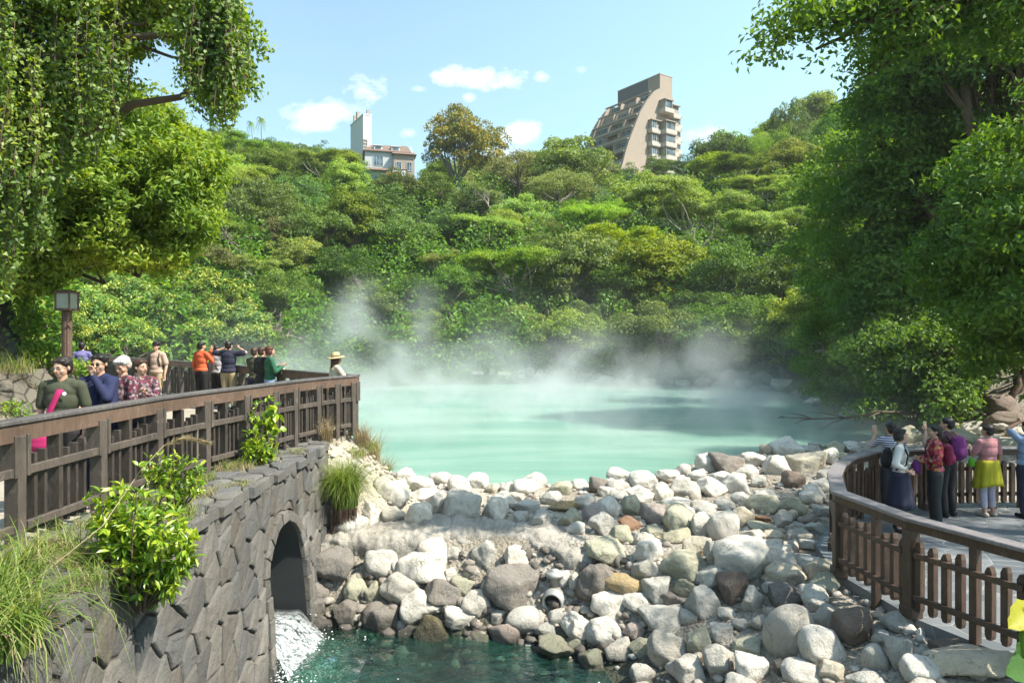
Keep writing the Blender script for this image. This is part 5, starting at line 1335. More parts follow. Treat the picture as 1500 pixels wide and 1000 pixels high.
for i in range(13):
    a = math.pi*i/12; V += [(-3.4*math.cos(a)*1.0, -3, 1.7*math.sin(a)), (-3.4*math.cos(a), 3, 1.7*math.sin(a))]
mb.add(V, [(2*i,2*i+1,2*i+3,2*i+2) for i in range(12)]+[tuple(range(0,26,2))]); mb.box((0,0,-4),(6.6,5.8,8))
o = mb.build('vaulted_hall', MATS['white_render'], cat='building', label='white building with a curved roof showing behind the white house'); o.location = (-28.6, 152, 41)
# ---------------------------------------------------------------- small plants near the camera
leaf_mat('shrub_leaf', [(.07,.17,.012),(.15,.28,.02),(.30,.44,.03),(.48,.55,.06)], .42, gloss=.04, rough=.4)
leaf_mat('grass_blade', [(.07,.13,.02),(.13,.22,.03),(.22,.31,.05),(.33,.34,.12)], .38)
leaf_mat('dry_grass', [(.22,.17,.09),(.34,.27,.15),(.46,.38,.24)], .3, tcol=(1.2,1.1,.8))
leaf_mat('creeper_leaf', [(.05,.14,.012),(.11,.24,.02),(.22,.36,.03),(.38,.42,.05)], .42, clump=1.5)
leaf_mat('brown_root', [(.09,.06,.045),(.16,.11,.08)], .1)
def leaf6(C, T, N, L, W, r):
    """a leaf with a folded midrib and pointed tip: 6 corners, two halves"""
    n = len(C); T = unit(T); N = unit(N - T*(N*T).sum(1, keepdims=True)); S = np.cross(T, N)
    l = (L*r.uniform(.65, 1.25, n))[:, None]; w_ = (W*r.uniform(.75, 1.2, n))[:, None]
    A = C; B1 = C+T*l*.35+S*w_*.5+N*l*.06; B2 = C+T*l*.72+S*w_*.36+N*l*.03; E = C+T*l-N*l*.12; M1 = C+T*l*.5-N*l*.03; D1 = C+T*l*.35-S*w_*.5+N*l*.06; D2 = C+T*l*.72-S*w_*.36+N*l*.03
    V = np.stack([A,B1,B2,E,M1,D1,D2], 1).reshape(-1, 3); o = (np.arange(n)*7)[:, None]
    F = np.concatenate([o+np.array([[0,1,2,4]]), o+np.array([[4,2,3,3]])[:, :4], o+np.array([[0,4,6,5]]), o+np.array([[4,3,6,6]])], 0)
    return V, F
def quads_ok(F): return [tuple(dict.fromkeys(f)) for f in F.tolist()]
def shrub(name, base, tips, nleaf, L, W, seed, label, mat='shrub_leaf', stem=.012, rosette=6, bark='brown_bark', spread=.6, cat='shrub'):
    r = rs(seed); b = np.array(base, float); root = empty(name, tuple(b), label=label, cat=cat); mb = MB(); C = []; T = []
    for tp in tips:
        tp = np.array(tp, float)-b; P = limb_path((r.normal()*.02, r.normal()*.02, -.05), tp, r, .10, 7); mb.tube(P, [stem*(1-.7*i/6) for i in range(7)], 5, cap=False)
        ln = np.linalg.norm(tp)
        for _ in range(nleaf):
            f = r.uniform(.35, 1.0); i = min(5, int(f*6)); a = np.array(P[i]); c = a+(np.array(P[i+1])-a)*(f*6-i)
            dr = unit(r.normal(size=3)+np.array((0,0,.35))); tw = r.uniform(.03, .16)*spread*2*min(1, ln); q = c+dr*tw
            if r.rand() < .3: mb.tube([tuple(c), tuple(q)], [.004,.002], 4, cap=False)
            m = rosette
            for k in range(m):
                ang = k*2.4+r.uniform(0, 1); side = unit(np.cross(dr, r.normal(size=3))); side2 = np.cross(dr, side)
                C.append(q); T.append(unit(dr*r.uniform(.15,.8)+side*math.cos(ang)+side2*math.sin(ang)))
    C = np.array(C)+r.normal(size=(len(C),3))*.008; T = np.array(T); N = unit(r.normal(size=C.shape)*.4+np.array((0,0,1.)))
    V, F = leaf6(C, T, N, L, W, r); obj('leaves', mesh_np('leaves', V, quads_ok(F), MATS[mat]), root); mb.build('stems', MATS[bark], root, True); return root
def blades(C, r, L, W, lean, n_seg=5, droop=1.0, az=None):
    """arching grass blades"""
    n = len(C); a = r.uniform(0, 6.28, n) if az is None else az; D = np.stack([np.cos(a), np.sin(a), a*0], 1); S = np.stack([-np.sin(a), np.cos(a), a*0], 1)
    l = L*r.uniform(.5, 1.2, n); ln = lean*r.uniform(.3, 1.3, n); V = []
    for i in range(n_seg+1):
        f = i/n_seg; ang = ln*(1+droop*f*f)*f
        x = np.sin(np.clip(ang, 0, 2.6))*f*l; z = np.cos(np.clip(ang*.9, 0, 2.6))*f*l
        P = C + D*x[:, None] + np.array((0,0,1.))*z[:, None]; w_ = W*(1-f**1.6)*.5+.0006
        V += [P-S*w_, P+S*w_]
    V = np.stack(V, 1); m = 2*(n_seg+1); o = (np.arange(n)*m)[:, None]; F = []
    for i in range(n_seg): F.append(o+np.array([[2*i, 2*i+1, 2*i+3, 2*i+2]]))
    return V.reshape(-1, 3), np.concatenate(F, 0)
def tuft(name, base, n, rad, L, W, lean, seed, label, mat='grass_blade', dry=.0, cat='grass tuft', droop=1.0, zfn=None):
    r = rs(seed); b = np.array(base, float); root = empty(name, tuple(b), label=label, cat=cat)
    a = r.uniform(0, 6.28, n); q = rad*r.rand(n)**.6; C = np.stack([np.cos(a)*q, np.sin(a)*q, np.zeros(n)], 1)
    k = int(n*(1-dry)); V, F = blades(C[:k], r, L, W, lean, droop=droop); obj('blades', mesh_np('blades', V, F, MATS[mat]), root)
    if dry > 0: V, F = blades(C[k:], r, L*.8, W*.7, lean*1.5, droop=droop); obj('dry_blades', mesh_np('dry_blades', V, F, MATS['dry_grass']), root)
    return root
# the shrub rooted in the wall, catching the light
B_ = at(207, 885, 5.45); r_ = rs(5)
tips = [at(x, y, 5.45+r_.uniform(-.35,.35)) for (x, y) in ((150,730),(175,712),(205,700),(235,725),(262,745),(282,790),(270,835),(160,775),(140,755),(215,760),(240,780),(190,745),(225,820),(180,800),(250,860),(165,740),(200,780),(255,765),(130,740),(282,812))]
shrub('shrub', B_, tips, 26, .085, .034, 3, 'big bright green leafy shrub rooted in the face of the stone wall, nearest the camera', spread=.42)
B_ = at(262, 742, 6.9); tips = [at(x, y, 6.9+r_.uniform(-.25,.25)) for (x, y) in ((215,672),(235,668),(272,680),(290,676),(225,690),(280,700),(250,690),(295,700),(210,685),(262,672))]
shrub('shrub', B_, tips, 13, .075, .024, 4, 'lower green shrub on the wall cap, behind the big wall shrub', spread=.4)
B_ = at(378, 683, 9.6); tips = [at(x, y, 9.6+r_.uniform(-.2,.2)) for (x, y) in ((362,650),(372,630),(385,612),(378,598),(392,640),(402,655),(365,665),(380,655),(395,668),(388,585))]
shrub('climbing_plant', B_, tips, 12, .10, .036, 6, 'leafy climbing plant growing up against the middle of the near railing', spread=.45, cat='climbing plant')
B_ = at(398, 683, 9.9); shrub('vine_shoot', B_, [at(415,578,9.8), at(400,574,9.8), at(425,577,9.8)], 5, .15, .10, 8, 'shoot with large pale lobed leaves hooked over the near handrail', spread=.3, rosette=4, cat='climbing plant')
shrub('weed', at(560,700,13.8), [at(548,690,13.7),at(565,685,13.7),at(572,695,13.7)], 8, .09, .06, 9, 'small bright green weed on the sunny bank by the dam boulders', spread=.5, rosette=4, cat='weed')
# grasses
tuft('grass_clump', (-3.0, 3.95, -.02), 520, .24, .62, .011, .85, 11, 'long arching green grass clump at the lower left corner, on the wall cap', dry=.22)
tuft('grass_clump', (-3.5, 4.55, .02), 420, .30, .62, .009, .9, 12, 'second long grass clump at the left, right behind the corner one', dry=.3)
tuft('grass_clump', (-3.75, 5.5, .03), 380, .30, .36, .007, .9, 13, 'short yellowing grass beside the railing foot, left of the big shrub', dry=.55)
tuft('grass_clump', (-3.45, 6.7, .03), 500, .35, .26, .006, .8, 14, 'short grass patch under the lower shrub on the wall cap', dry=.4)
tuft('grass_clump', (-3.6, 7.6, .03), 420, .30, .20, .006, .9, 15, 'dry straw-coloured grass patch on the cap behind the shrubs', dry=.75)
tuft('grass_clump', (-3.75, 9.2, .03), 300, .25, .22, .006, .9, 16, 'thin dry grass around the climbing plant at the railing foot', dry=.7)
for i, (x_, y_, n_, L_, dr) in enumerate(((-3.05,4.9,160,.22,.4),(-3.3,5.3,200,.28,.3),(-3.9,6.35,160,.20,.5),(-3.95,7.3,160,.18,.4),(-3.25,8.1,90,.14,.6),(-3.85,8.5,140,.18,.4),(-3.3,10.4,90,.16,.5),(-3.6,10.1,110,.15,.7),(-2.98,5.9,80,.16,.5))):
    tuft('grass_clump', (x_, y_, .03), n_, .16, L_, .005, .9, 80+i, ('tiny weed tuft on the cap edge between the corner grass and the big shrub', 'weed tuft on the wall cap just left of the big shrub', 'thin tuft at the third railing post, behind the big shrub', 'thin tuft at the railing foot beside the lower shrub', 'scrap of grass on the bare cap slabs above the arch', 'scrap of grass at the railing foot before the climbing plant', 'scrap of grass on the cap edge at the far end', 'dry scrap of grass beside the lobed vine shoot', 'small dry tuft on the cap edge above the big shrub')[i], dry=dr)
tg = tuft('grass_tussock', (-2.72, 11.15, -.95), 1500, .20, .85, .008, .45, 17, 'dense green tussock with brown trailing roots at the end of the wall', droop=1.6)
r_ = rs(18); n = 600; a = r_.uniform(0, 6.28, n); q = .22*r_.rand(n)**.5; C = np.stack([np.cos(a)*q, np.sin(a)*q*.6-.12, np.zeros(n)+.05], 1)
V, F = blades(C, r_, .85, .006, .25, droop=.6); V[:, 2] = -V[:, 2]*.95+.05; obj('hanging_roots', mesh_np('hanging_roots', V, F, MATS['brown_root']), tg)
for i, (px, py, d, L) in enumerate(((545,640,13.3,.62),(562,640,14.0,.7),(530,618,12.9,.5))):
    p_ = at(px, py, d); p_[2] = ground1(p_[0], p_[1])
    tuft('dry_grass_clump', tuple(p_), 260, .16, L, .007, .5, 30+i, ('straw-coloured seeding grass on the bank tip, left clump', 'straw-coloured seeding grass on the bank tip by the water, right clump', 'low dry grass at the foot of the last railing post')[i], mat='dry_grass')
p_ = at(487, 650, 11.9); tuft('dry_grass_clump', (p_[0]-.05, 11.75, .0), 130, .10, .55, .006, .5, 35, 'dry brown grass standing against the near railing close to its far end', mat='dry_grass')
for i, (px, py, d) in enumerate(((540,668,13.0),(590,690,14.2),(520,690,12.4))):
    p_ = at(px, py, d); z_ = ground1(p_[0], p_[1]); tuft('grass_clump', (p_[0], p_[1], z_), 220, .22, .3, .007, .8, 40+i, ('scrappy grass in the middle of the sunny bank', 'scrappy grass at the waterline end of the sunny bank', 'scrappy grass low on the bank above the tussock')[i], dry=.5)
# a seed plume arching over the wall
sp = empty('plume_grass', (-3.35, 4.3, 0), cat='grass', label='single long plume-grass stalk with a feathery head arching before the railing'); mb = MB()
S0 = np.array((-3.35, 4.3, 0)); pts = [at(40,900,4.3), at(150,770,4.9), at(205,690,5.3), at(240,652,5.6), at(270,640,5.7), at(300,646,5.75)]; pts[0] = S0
mb.tube([tuple(q-S0) for q in pts], [.005,.004,.0035,.003,.002,.001], 5); r_ = rs(50); C = []; T = []
for i in range(420):
    f = r_.rand(); k = 3+min(1, int(f*2)); a, b = pts[k], pts[k+1]; c = a+(b-a)*(f*2-int(f*2)) if f < 1 else b; C.append(c-S0); T.append(unit((b-a))*1.2+r_.normal(size=3)*.22+np.array((0,0,-.25)))
V, F = leaves(np.array(C)+np.array(T)*.03, r_.normal(size=(420,3)), .085, .004, r_, D=np.array(T)*3); mb.build('stalk', MATS['dry_grass'], sp); obj('plume', mesh_np('plume', V, F, MATS['dry_grass']), sp)
# ivy and ferns over the retaining walls
def creeper(name, pts, n, L, W, seed, label, spread=.25, mat='creeper_leaf', hang=.4, cat='creeper'):
    r = rs(seed); o = np.array(pts[0]); C = []; P = np.array(pts, float)
    for i in range(n):
        p = P[r.randint(len(P))]+r.normal(size=3)*np.array((spread, spread, spread*.55)); p[2] -= abs(r.normal())*hang*.3; C.append(p-o)
    C = np.array(C); N = unit(r.normal(size=C.shape)*.7+np.array((.6,-.5,.6))); T = r.normal(size=C.shape)+np.array((.2,-.1,-.9))
    V, F = leaf6(C, T, N, L, W, r); root = empty(name, tuple(o), cat=cat, label=label); obj('leaves', mesh_np('leaves', V, quads_ok(F), MATS[mat]), root)
    mb = MB()
    for k in range(12):
        a = C[r.randint(n)]; b = C[r.randint(n)]
        if np.linalg.norm(a-b) < 1.6: mb.tube(limb_path(a, b, r, .12, 5), .007, 4, cap=False)
    if mb.n: mb.build('stems', MATS['brown_bark'], root)
    return root
creeper('ivy', [at(x,y,15.15) for x,y in ((5,410),(20,415),(35,430),(42,455),(47,478),(30,405),(0,395),(15,390),(44,465),(50,500))], 1300, .12, .07, 61, 'yellow-green ivy spilling down the edge of the tall upper stone tier', spread=.15)
creeper('ivy', [at(x,y,14.9) for x,y in ((60,522),(75,518),(90,523),(105,526),(120,530),(70,512),(62,505),(48,526))], 1100, .10, .055, 62, 'bright creeper along the terrace edge at the foot of the lamp post', spread=.11)
creeper('fern', [at(x,y,12.6) for x,y in ((10,588),(15,598),(22,590),(8,605))], 300, .11, .03, 63, 'small fern growing from the low retaining wall at far left', spread=.11)
creeper('fern', [at(x,y,13.9) for x,y in ((56,565),(62,575),(52,572))], 220, .10, .03, 64, 'small fern on the low retaining wall just left of the woman in green', spread=.09)
tuft('grass_clump', (-9.95, 13.6, 1.1), 260, .4, .55, .008, .8, 65, 'wispy grass on the stone terrace in front of the lamp post', dry=.4)
tuft('grass_clump', (-10.2, 11.8, 1.1), 420, .5, .3, .008, .9, 66, 'low grass along the stone terrace left of the lamp post', dry=.5)
# out of focus leaf sprig in the lower right corner, rooted below the frame
leaf_mat('yellow_leaf', [(.38,.38,.02),(.46,.44,.03)], .40, tcol=(1.2,1.1,.3)); simple('striped_leaf', (.035,.10,.015), .9)
def big_leaf(c, t_, n_, L, W, mat, parent, o, curl=.15):
    t_ = Vector(t_).normalized(); n_ = Vector(n_); n_ = (n_-t_*n_.dot(t_)).normalized(); s = t_.cross(n_); V = []; F = []; K = 14
    for i in range(K+1):
        f = i/K; w_ = W*.5*math.sin(math.pi*f**.75)**.8*(1+.06*math.sin(f*23)); c0 = Vector(c)-Vector(o)+t_*L*f-n_*curl*L*f*f
        for j in (-1,-.5,0,.5,1): V.append(c0+s*w_*j+n_*(abs(j)*w_*.35+.002*math.sin(f*31+j*3)))
    for i in range(K):
        for j in range(4): F.append((i*5+j, i*5+j+1, i*5+j+6, i*5+j+5))
    mb = MB(); mb.add(V, F); return mb.build('leaf', MATS[mat], parent, True)
O_ = (1.12, 1.36, 0); sg = empty('foreground_plant', O_, cat='plant', label='plant with broad yellow and green leaves poking into the lower right corner')
mb = MB(); tp = at(1497,930,1.42); mb.tube([(0,0,-.3), tuple((Vector(tp)-Vector(O_))*.5+Vector((.05,.02,0))), tuple(Vector(tp)-Vector(O_)), tuple(Vector(at(1520,880,1.45))-Vector(O_))], [.012,.009,.006,.004], 7); mb.build('stem', MATS['creeper_leaf'], sg, True)
q1 = Vector(at(1515,892,1.44)); big_leaf(q1, Vector(at(1462,932,1.36))-q1, (-.1,-.8,.6), .095, .062, 'yellow_leaf', sg, O_)
q1 = Vector(at(1512,985,1.40)); big_leaf(q1, Vector(at(1468,985,1.36))-q1, (0,-.7,.7), .075, .065, 'striped_leaf', sg, O_)
q1 = Vector(at(1520,940,1.48)); big_leaf(q1, Vector(at(1488,965,1.46))-q1, (.3,-.6,.7), .07, .045, 'striped_leaf', sg, O_)
q1 = Vector(at(1520,900,1.42)); big_leaf(q1, Vector(at(1490,915,1.42))-q1, (.3,-.6,.7), .06, .05, 'yellow_leaf', sg, O_)
# ---------------------------------------------------------------- people
simple('skin', (.50,.30,.21), .55, .06, 6, .05); simple('skin_tan', (.40,.23,.155), .55, .06, 6, .05)
simple('lips', (.36,.12,.10), .5, .05); simple('eye_dark', (.02,.015,.012), .3, .05); simple('glass_rim', (.25,.25,.25), .3, .05, metal=.6)
def cloth(name, a, b=None, scale=14, bump=.35, pat=None):
    m, t = new_mat(name); p = oc(t); n = t.noise(p, 5, 4, .6); f = t.noise(p, scale*9, 2)
    c = t.mix(t.rng(n, .3, .7), tuple(x*.72 for x in a), a)
    if pat == 'stripe':
        z = t.n('ShaderNodeSeparateXYZ', {0: p}).outputs[2]; w_ = t.m('PINGPONG', z, 1/scale/2); c = t.mix(t.m('GREATER_THAN', w_, 1/scale/4), a, b)
    if pat == 'floral':
        v_ = t.n('ShaderNodeTexVoronoi', {'Vector': p, 'Scale': scale}); sc = t.n('ShaderNodeSeparateColor', {0: v_.outputs[1]}).outputs[0]
        c = t.ramp(sc, [(0, b[0]), (.3, b[0]), (.36, b[1]), (.55, b[1]), (.6, b[2]), (.8, b[2]), (.86, b[3]), (1, b[3])]); c = t.mix(t.rng(t.noise(p, 30, 3), .4, .6, 0, .35), c, a)
    fold = t.noise(t.vm('MULTIPLY', p, (9, 9, 2.5)), 1.0, 3, .5, 1.0)
    t.out(pbr(t, c, .85, t.m('ADD', t.m('MULTIPLY', fold, 1.0), t.m('MULTIPLY', f, .05)), bump, .03)); return m
CL = {'olive': (.055,.062,.035), 'navy': (.012,.018,.07), 'black': (.015,.015,.018), 'white': (.66,.65,.62), 'grey': (.28,.29,.31), 'khaki': (.40,.31,.18), 'pinkbeige': (.50,.36,.29), 'orange': (.72,.13,.045),
      'purple': (.19,.18,.42), 'darknavy': (.02,.022,.05), 'lightgrey': (.42,.40,.42), 'maroon': (.22,.012,.06), 'magenta': (.50,.02,.14), 'mustard': (.42,.38,.015), 'pink': (.50,.22,.23), 'lilac': (.48,.45,.55), 'green': (.02,.12,.06),
      'rust': (.42,.10,.03), 'cream': (.62,.55,.42), 'violet': (.14,.015,.14), 'palebeige': (.50,.42,.34), 'denim': (.22,.32,.48), 'dkgrey': (.04,.042,.045), 'brown': (.08,.045,.035), 'straw': (.55,.42,.22), 'lime': (.15,.45,.02)}
for k, v_ in CL.items(): cloth('cloth_'+k, v_)
cloth('cloth_stripe', (.06,.05,.13), (.60,.60,.65), 26, pat='stripe'); cloth('cloth_floral', (.30,.02,.03), [(.45,.03,.04),(.03,.025,.04),(.60,.33,.12),(.55,.10,.16)], 24, pat='floral')
cloth('cloth_darkfloral', (.05,.01,.02), [(.04,.03,.035),(.22,.03,.06),(.30,.25,.26),(.07,.02,.04)], 34, pat='floral'); cloth('cloth_scarf', (.25,.22,.3), [(.60,.56,.58),(.10,.10,.28),(.45,.08,.12),(.5,.5,.55)], 22, pat='floral')
m_, t = new_mat('hair'); p = oc(t); col_ = t.n('ShaderNodeObjectInfo').outputs['Color']; st = t.noise(t.vm('MULTIPLY', p, (60, 60, 9)), 1.0, 4, .6, .8)
t.out(pbr(t, t.mix(t.rng(st, .35, .65), t.mix(.55, col_, (0,0,0)), col_), .5, st, .5, .01))
HAIR = {'black': (.014,.011,.010,1), 'brown': (.07,.035,.02,1), 'white': (.62,.61,.58,1), 'dark': (.03,.022,.018,1), 'auburn': (.10,.035,.02,1), 'grey': (.10,.09,.085,1)}

def blob(prims, voxel, smooth=2, name='body'):
    """fuses tapered limbs and rounded forms into one skin"""
    bm = bmesh.new()
    sv = {}
    def sph(c, r, M=None, sub=2):
        if sub not in sv: sv[sub] = ico(sub)
        V = sv[sub][0]; r = np.array(r if hasattr(r, '__len__') else (r, r, r)); Q = V*r
        if M is not None: Q = Q @ np.array(M.to_3x3()).T
        return Q + np.array(c)
    V = []; F = []; o = 0
    for pr in prims:
        if pr[0] == 'e':
            _, c, r = pr[:3]; M = pr[3] if len(pr) > 3 else None; Q = sph(c, r, M, 3); V.append(Q); F += [tuple(i+o for i in f) for f in ico_f3]; o += len(Q)
        else:
            _, a, ra, b, rb = pr; a = np.array(a, float); b = np.array(b, float); n = 12; d = b-a; L = np.linalg.norm(d)
            if L < 1e-5: continue
            d /= L; x = np.cross(d, (0,0,1.0)); x = np.cross(d, (1.0,0,0)) if np.linalg.norm(x) < .1 else x; x /= np.linalg.norm(x); y = np.cross(d, x)
            rings = [(-.92,.39,ra,a),(-.6,.8,ra,a),(0,1,ra,a),(0,1,rb,b),(.6,.8,rb,b),(.92,.39,rb,b)]; Q = []
            for (h, s, rr_, c) in rings:
                for k in range(n):
                    t_ = 2*math.pi*k/n; Q.append(c+d*h*rr_+(x*math.cos(t_)+y*math.sin(t_))*rr_*s)
            Q.append(a-d*ra); Q.append(b+d*rb); T0, T1 = len(Q)-2, len(Q)-1; f_ = []
            for i in range(5):
                for k in range(n): f_.append((i*n+k, i*n+(k+1)%n, (i+1)*n+(k+1)%n, (i+1)*n+k))
            for k in range(n): f_.append((T0, (k+1)%n, k)); f_.append((T1, 5*n+k, 5*n+(k+1)%n))
            V.append(np.array(Q)); F += [tuple(i+o for i in f) for f in f_]; o += len(Q)
    me = bpy.data.meshes.new('tmp'); me.from_pydata(np.concatenate(V).tolist(), [], F)
    bm.from_mesh(me); bmesh.ops.recalc_face_normals(bm, faces=bm.faces); bm.to_mesh(me); bm.free()
    ob = bpy.data.objects.new('tmp', me); COL.objects.link(ob)
    md = ob.modifiers.new('r', 'REMESH'); md.mode = 'VOXEL'; md.voxel_size = voxel; md.use_smooth_shade = True
    if smooth: s_ = ob.modifiers.new('s', 'SMOOTH'); s_.iterations = smooth; s_.factor = .5
    dg = bpy.context.evaluated_depsgraph_get(); out = bpy.data.meshes.new_from_object(ob.evaluated_get(dg)); out.name = name
    bpy.data.objects.remove(ob); bpy.data.meshes.remove(me)
    out.polygons.foreach_set('use_smooth', np.ones(len(out.polygons), dtype=bool)); return out
ico_f3 = [tuple(f) for f in ico(3)[1].tolist()]
def lerp3(a, b, f): return tuple(a[i]+(b[i]-a[i])*f for i in range(3))
def person(label, x, y, z, face, h=1.65, build=1.0, arms=('down', 'down'), top='grey', sleeve='short', bottom='black', bkind='trousers', hair='black', hstyle='short', shoes='black', skin='skin', group='visitors',
           voxel=.011, turn=0.0, tilt=0.0, legs=None, lean=0.0, extras=(), topstyle=None, neck='round'):
    """face: heading in degrees, 0 = looking away from the camera (+Y), 90 = toward the left"""
    s = h/1.70; root = empty('person', (x, y, z), rz=R(face), cat='person', label=label, group=group); root.scale = (s, s, s)
    w_ = build; sh = .175*(.6+.4*w_)
    def LN(p): return (p[0], p[1]+lean*(p[2]-.9) if p[2] > .9 else p[1], p[2])
    hip = [(sd*.092*w_, 0, .87) for sd in (-1, 1)]
    if legs is None: legs = [((-.10, .01, .47), (-.10, -.03, .085)), ((.10, .03, .47), (.115, .0, .085))]
    shd = [LN((sd*sh, 0, 1.385)) for sd in (-1, 1)]
    AP = {'down': ((.245,-.03,1.11), (.25,.06,.87), (0,.12,-1)), 'phone': ((.25,.16,1.17), (.085,.24,1.47), (-.25,.12,1)), 'phonehigh': ((.27,.18,1.24), (.17,.28,1.44), (-.05,.1,1)), 'hip': ((.31,-.06,1.15), (.17,.14,1.02), (-.8,.3,-.2)),
          'front': ((.24,.02,1.12), (.09,.24,1.10), (-.8,.5,.1)), 'rail': ((.25,.14,1.17), (.10,.34,1.19), (-.9,.3,0)), 'face': ((.22,.17,1.20), (.05,.17,1.44), (-.35,-.1,1)), 'wide': ((.44,.03,1.42), (.20,.14,1.53), (-.8,.3,.4)),
          'pocket': ((.29,-.04,1.12), (.21,.07,.93), (-.3,.3,-1)), 'hold': ((.24,.08,1.13), (.12,.26,1.22), (-.5,.5,.5)), 'head': ((.30,.10,1.55), (.12,.06,1.66), (-.7,-.1,.4))}
    A_ = []
    for sd, nm in zip((-1, 1), arms):
        e, wr, hd = AP[nm] if isinstance(nm, str) else nm; A_.append((LN((sd*e[0], e[1], e[2])), LN((sd*wr[0], wr[1], wr[2])), (sd*hd[0], hd[1], hd[2])))
    # --- body: one continuous skin
    P = []
    def torso(g=0.0, z0=.84):
        q = [('e', LN((0,.0,.93)), (.155*w_+g,.105*w_+g,.11+g)), ('e', LN((0,.005+.02*(w_-1),1.06)), (.128*w_+g,.098*w_**1.2+g,.12+g)), ('e', LN((0,.0,1.22)), (.145*w_+g,.105*w_+g,.15+g)), ('e', LN((0,-.005,1.33)), (.155*(.5+.5*w_)+g,.095*w_+g,.10+g)),
             ('c', LN((-sh*.8,0,1.385)), .058+g*.8, LN((sh*.8,0,1.385)), .058+g*.8), ('c', LN((-sh*.35,-.012,1.41)), .052+g, LN((sh*.35,-.012,1.41)), .052+g)]
        return q
    P += torso()
    P += [('c', LN((0,-.008,1.40)), .056, LN((0,.01,1.50)), .049)]
    for i in (0, 1):
        k, a = legs[i]; P += [('c', hip[i], .088*w_, k, .057*(.6+.4*w_)), ('c', k, .055*(.6+.4*w_), lerp3(k, a, .35), .053), ('c', lerp3(k, a, .35), .053, a, .036), ('c', a, .036, (a[0], a[1]-.03, a[2]-.04), .036), ('c', (a[0], a[1], a[2]-.045), .035, (a[0]*1.08, a[1]+.14, a[2]-.055), .028)]
        e, wr, hd = A_[i]; aw = .6+.4*w_; P += [('c', shd[i], .048*aw, e, .037*aw), ('c', e, .037*aw, lerp3(e, wr, .3), .036*aw), ('c', lerp3(e, wr, .3), .035*aw, wr, .023)]
        hv = Vector(hd).normalized(); pn = Vector(wr)+hv*.045; sd = (-1, 1)[i]
        side = hv.cross(Vector((0,1,0))); side = side.normalized() if side.length > .2 else hv.cross(Vector((0,0,1))).normalized(); nrm = side.cross(hv)
        P += [('c', tuple(wr), .022, tuple(pn), .024), ('c', tuple(pn-side*.018), .017, tuple(pn+side*.018), .017), ('c', tuple(pn-side*.022+hv*.025), .015, tuple(pn+side*.022+hv*.025), .015)]
        for j, ln in enumerate((.058,.068,.063,.048)):
            b = pn+side*(-.030+.020*j)+hv*.035; m1 = b+hv*ln*.55+nrm*.008; m2 = m1+(hv*.7+nrm*.75).normalized()*ln*.5; P += [('c', tuple(b), .0098, tuple(m1), .0092), ('c', tuple(m1), .0092, tuple(m2), .0080)]
        b = pn-side*.028*sd*(1)+hv*-.01; m1 = b+(-side*sd*.7+hv*.6+nrm*.4).normalized()*.035; P += [('c', tuple(b), .012, tuple(m1), .011), ('c', tuple(m1), .0105, tuple(m1+(hv+nrm*.5).normalized()*.026), .009)]
    # head turned on the neck
    hc = Vector(LN((0,.012,1.585))); HM = Matrix.Translation(hc) @ Matrix.Rotation(R(turn), 4, 'Z') @ Matrix.Rotation(R(tilt), 4, 'X')
    def hp(a, b, c): return tuple(HM @ Vector((a, b, c)))
    fat = .94+.12*max(0, w_-1)
    P += [('e', hp(0,-.012,.028), (.077*fat,.094,.088), HM), ('e', hp(0,.022,-.025), (.064*fat,.070,.082), HM), ('e', hp(0,.050,-.072), (.036*fat,.034,.034), HM), ('e', hp(0,.073,.012), (.048,.020,.030), HM),
          ('e', hp(-.034,.058,-.028), (.026*fat,.022,.028), HM), ('e', hp(.034,.058,-.028), (.026*fat,.022,.028), HM), ('e', hp(0,.083,-.048), (.024,.012,.018), HM),
          ('c', hp(0,.086,.010), .0095, hp(0,.104,-.022), .0125), ('e', hp(0,.096,-.026), (.0165,.011,.009), HM), ('e', hp(-.077*fat,-.008,-.005), (.010,.018,.028), HM), ('e', hp(.077*fat,-.008,-.005), (.010,.018,.028), HM)]
    vx = voxel*.62 if voxel < .009 else voxel*.8
    bme = blob(P, vx, 1); bme.materials.append(MATS[skin]); body = obj('body', bme, root)
    # face
    def piece(name, prims_mb, mat, par=root): return prims_mb.build(name, MATS[mat], par, True)
    for sd in (-1, 1):
        mb = MB(); mb.sphere(hp(sd*.029,.0835,.006), (.0125,.006,.0052), 10, 6); piece('eye', mb, 'eye_dark')
        mb = MB(); mb.tube([hp(sd*.014,.094,.024), hp(sd*.030,.0915,.029), hp(sd*.046,.080,.025)], [.0028,.0034,.002], 5); piece('eyebrow', mb, 'eye_dark')
    mb = MB(); mb.tube([hp(-.021,.0905,-.050), hp(0,.0985,-.048), hp(.021,.0905,-.050)], [.003,.0065,.003], 6); piece('mouth', mb, 'lips')
    # hair
    H = []
    if hstyle in ('short', 'bob', 'long', 'bun', 'tail'):
        H += [('e', hp(0,-.024,.042), (.088*fat,.099,.086), HM), ('e', hp(0,-.050,.00), (.080*fat,.070,.085), HM), ('e', hp(-.052,-.01,.055), (.036,.068,.042), HM), ('e', hp(.052,-.01,.055), (.036,.068,.042), HM), ('e', hp(.022,.036,.082), (.054,.046,.028), HM), ('e', hp(-.03,.034,.082), (.048,.044,.028), HM)]
    if hstyle == 'bob': H += [('e', hp(sd*.070,-.02,-.02), (.024,.055,.072), HM) for sd in (-1, 1)] + [('e', hp(0,-.068,-.035), (.072,.042,.065), HM)]
    if hstyle == 'long': H += [('e', hp(sd*.068,-.02,-.03), (.026,.05,.09), HM) for sd in (-1, 1)] + [('c', hp(0,-.07,-.02), .062, hp(0,-.085,-.20), .05), ('c', hp(-.05,-.06,-.05), .035, hp(-.075,-.02,-.22), .026), ('c', hp(.05,-.06,-.05), .035, hp(.075,-.02,-.22), .026)]
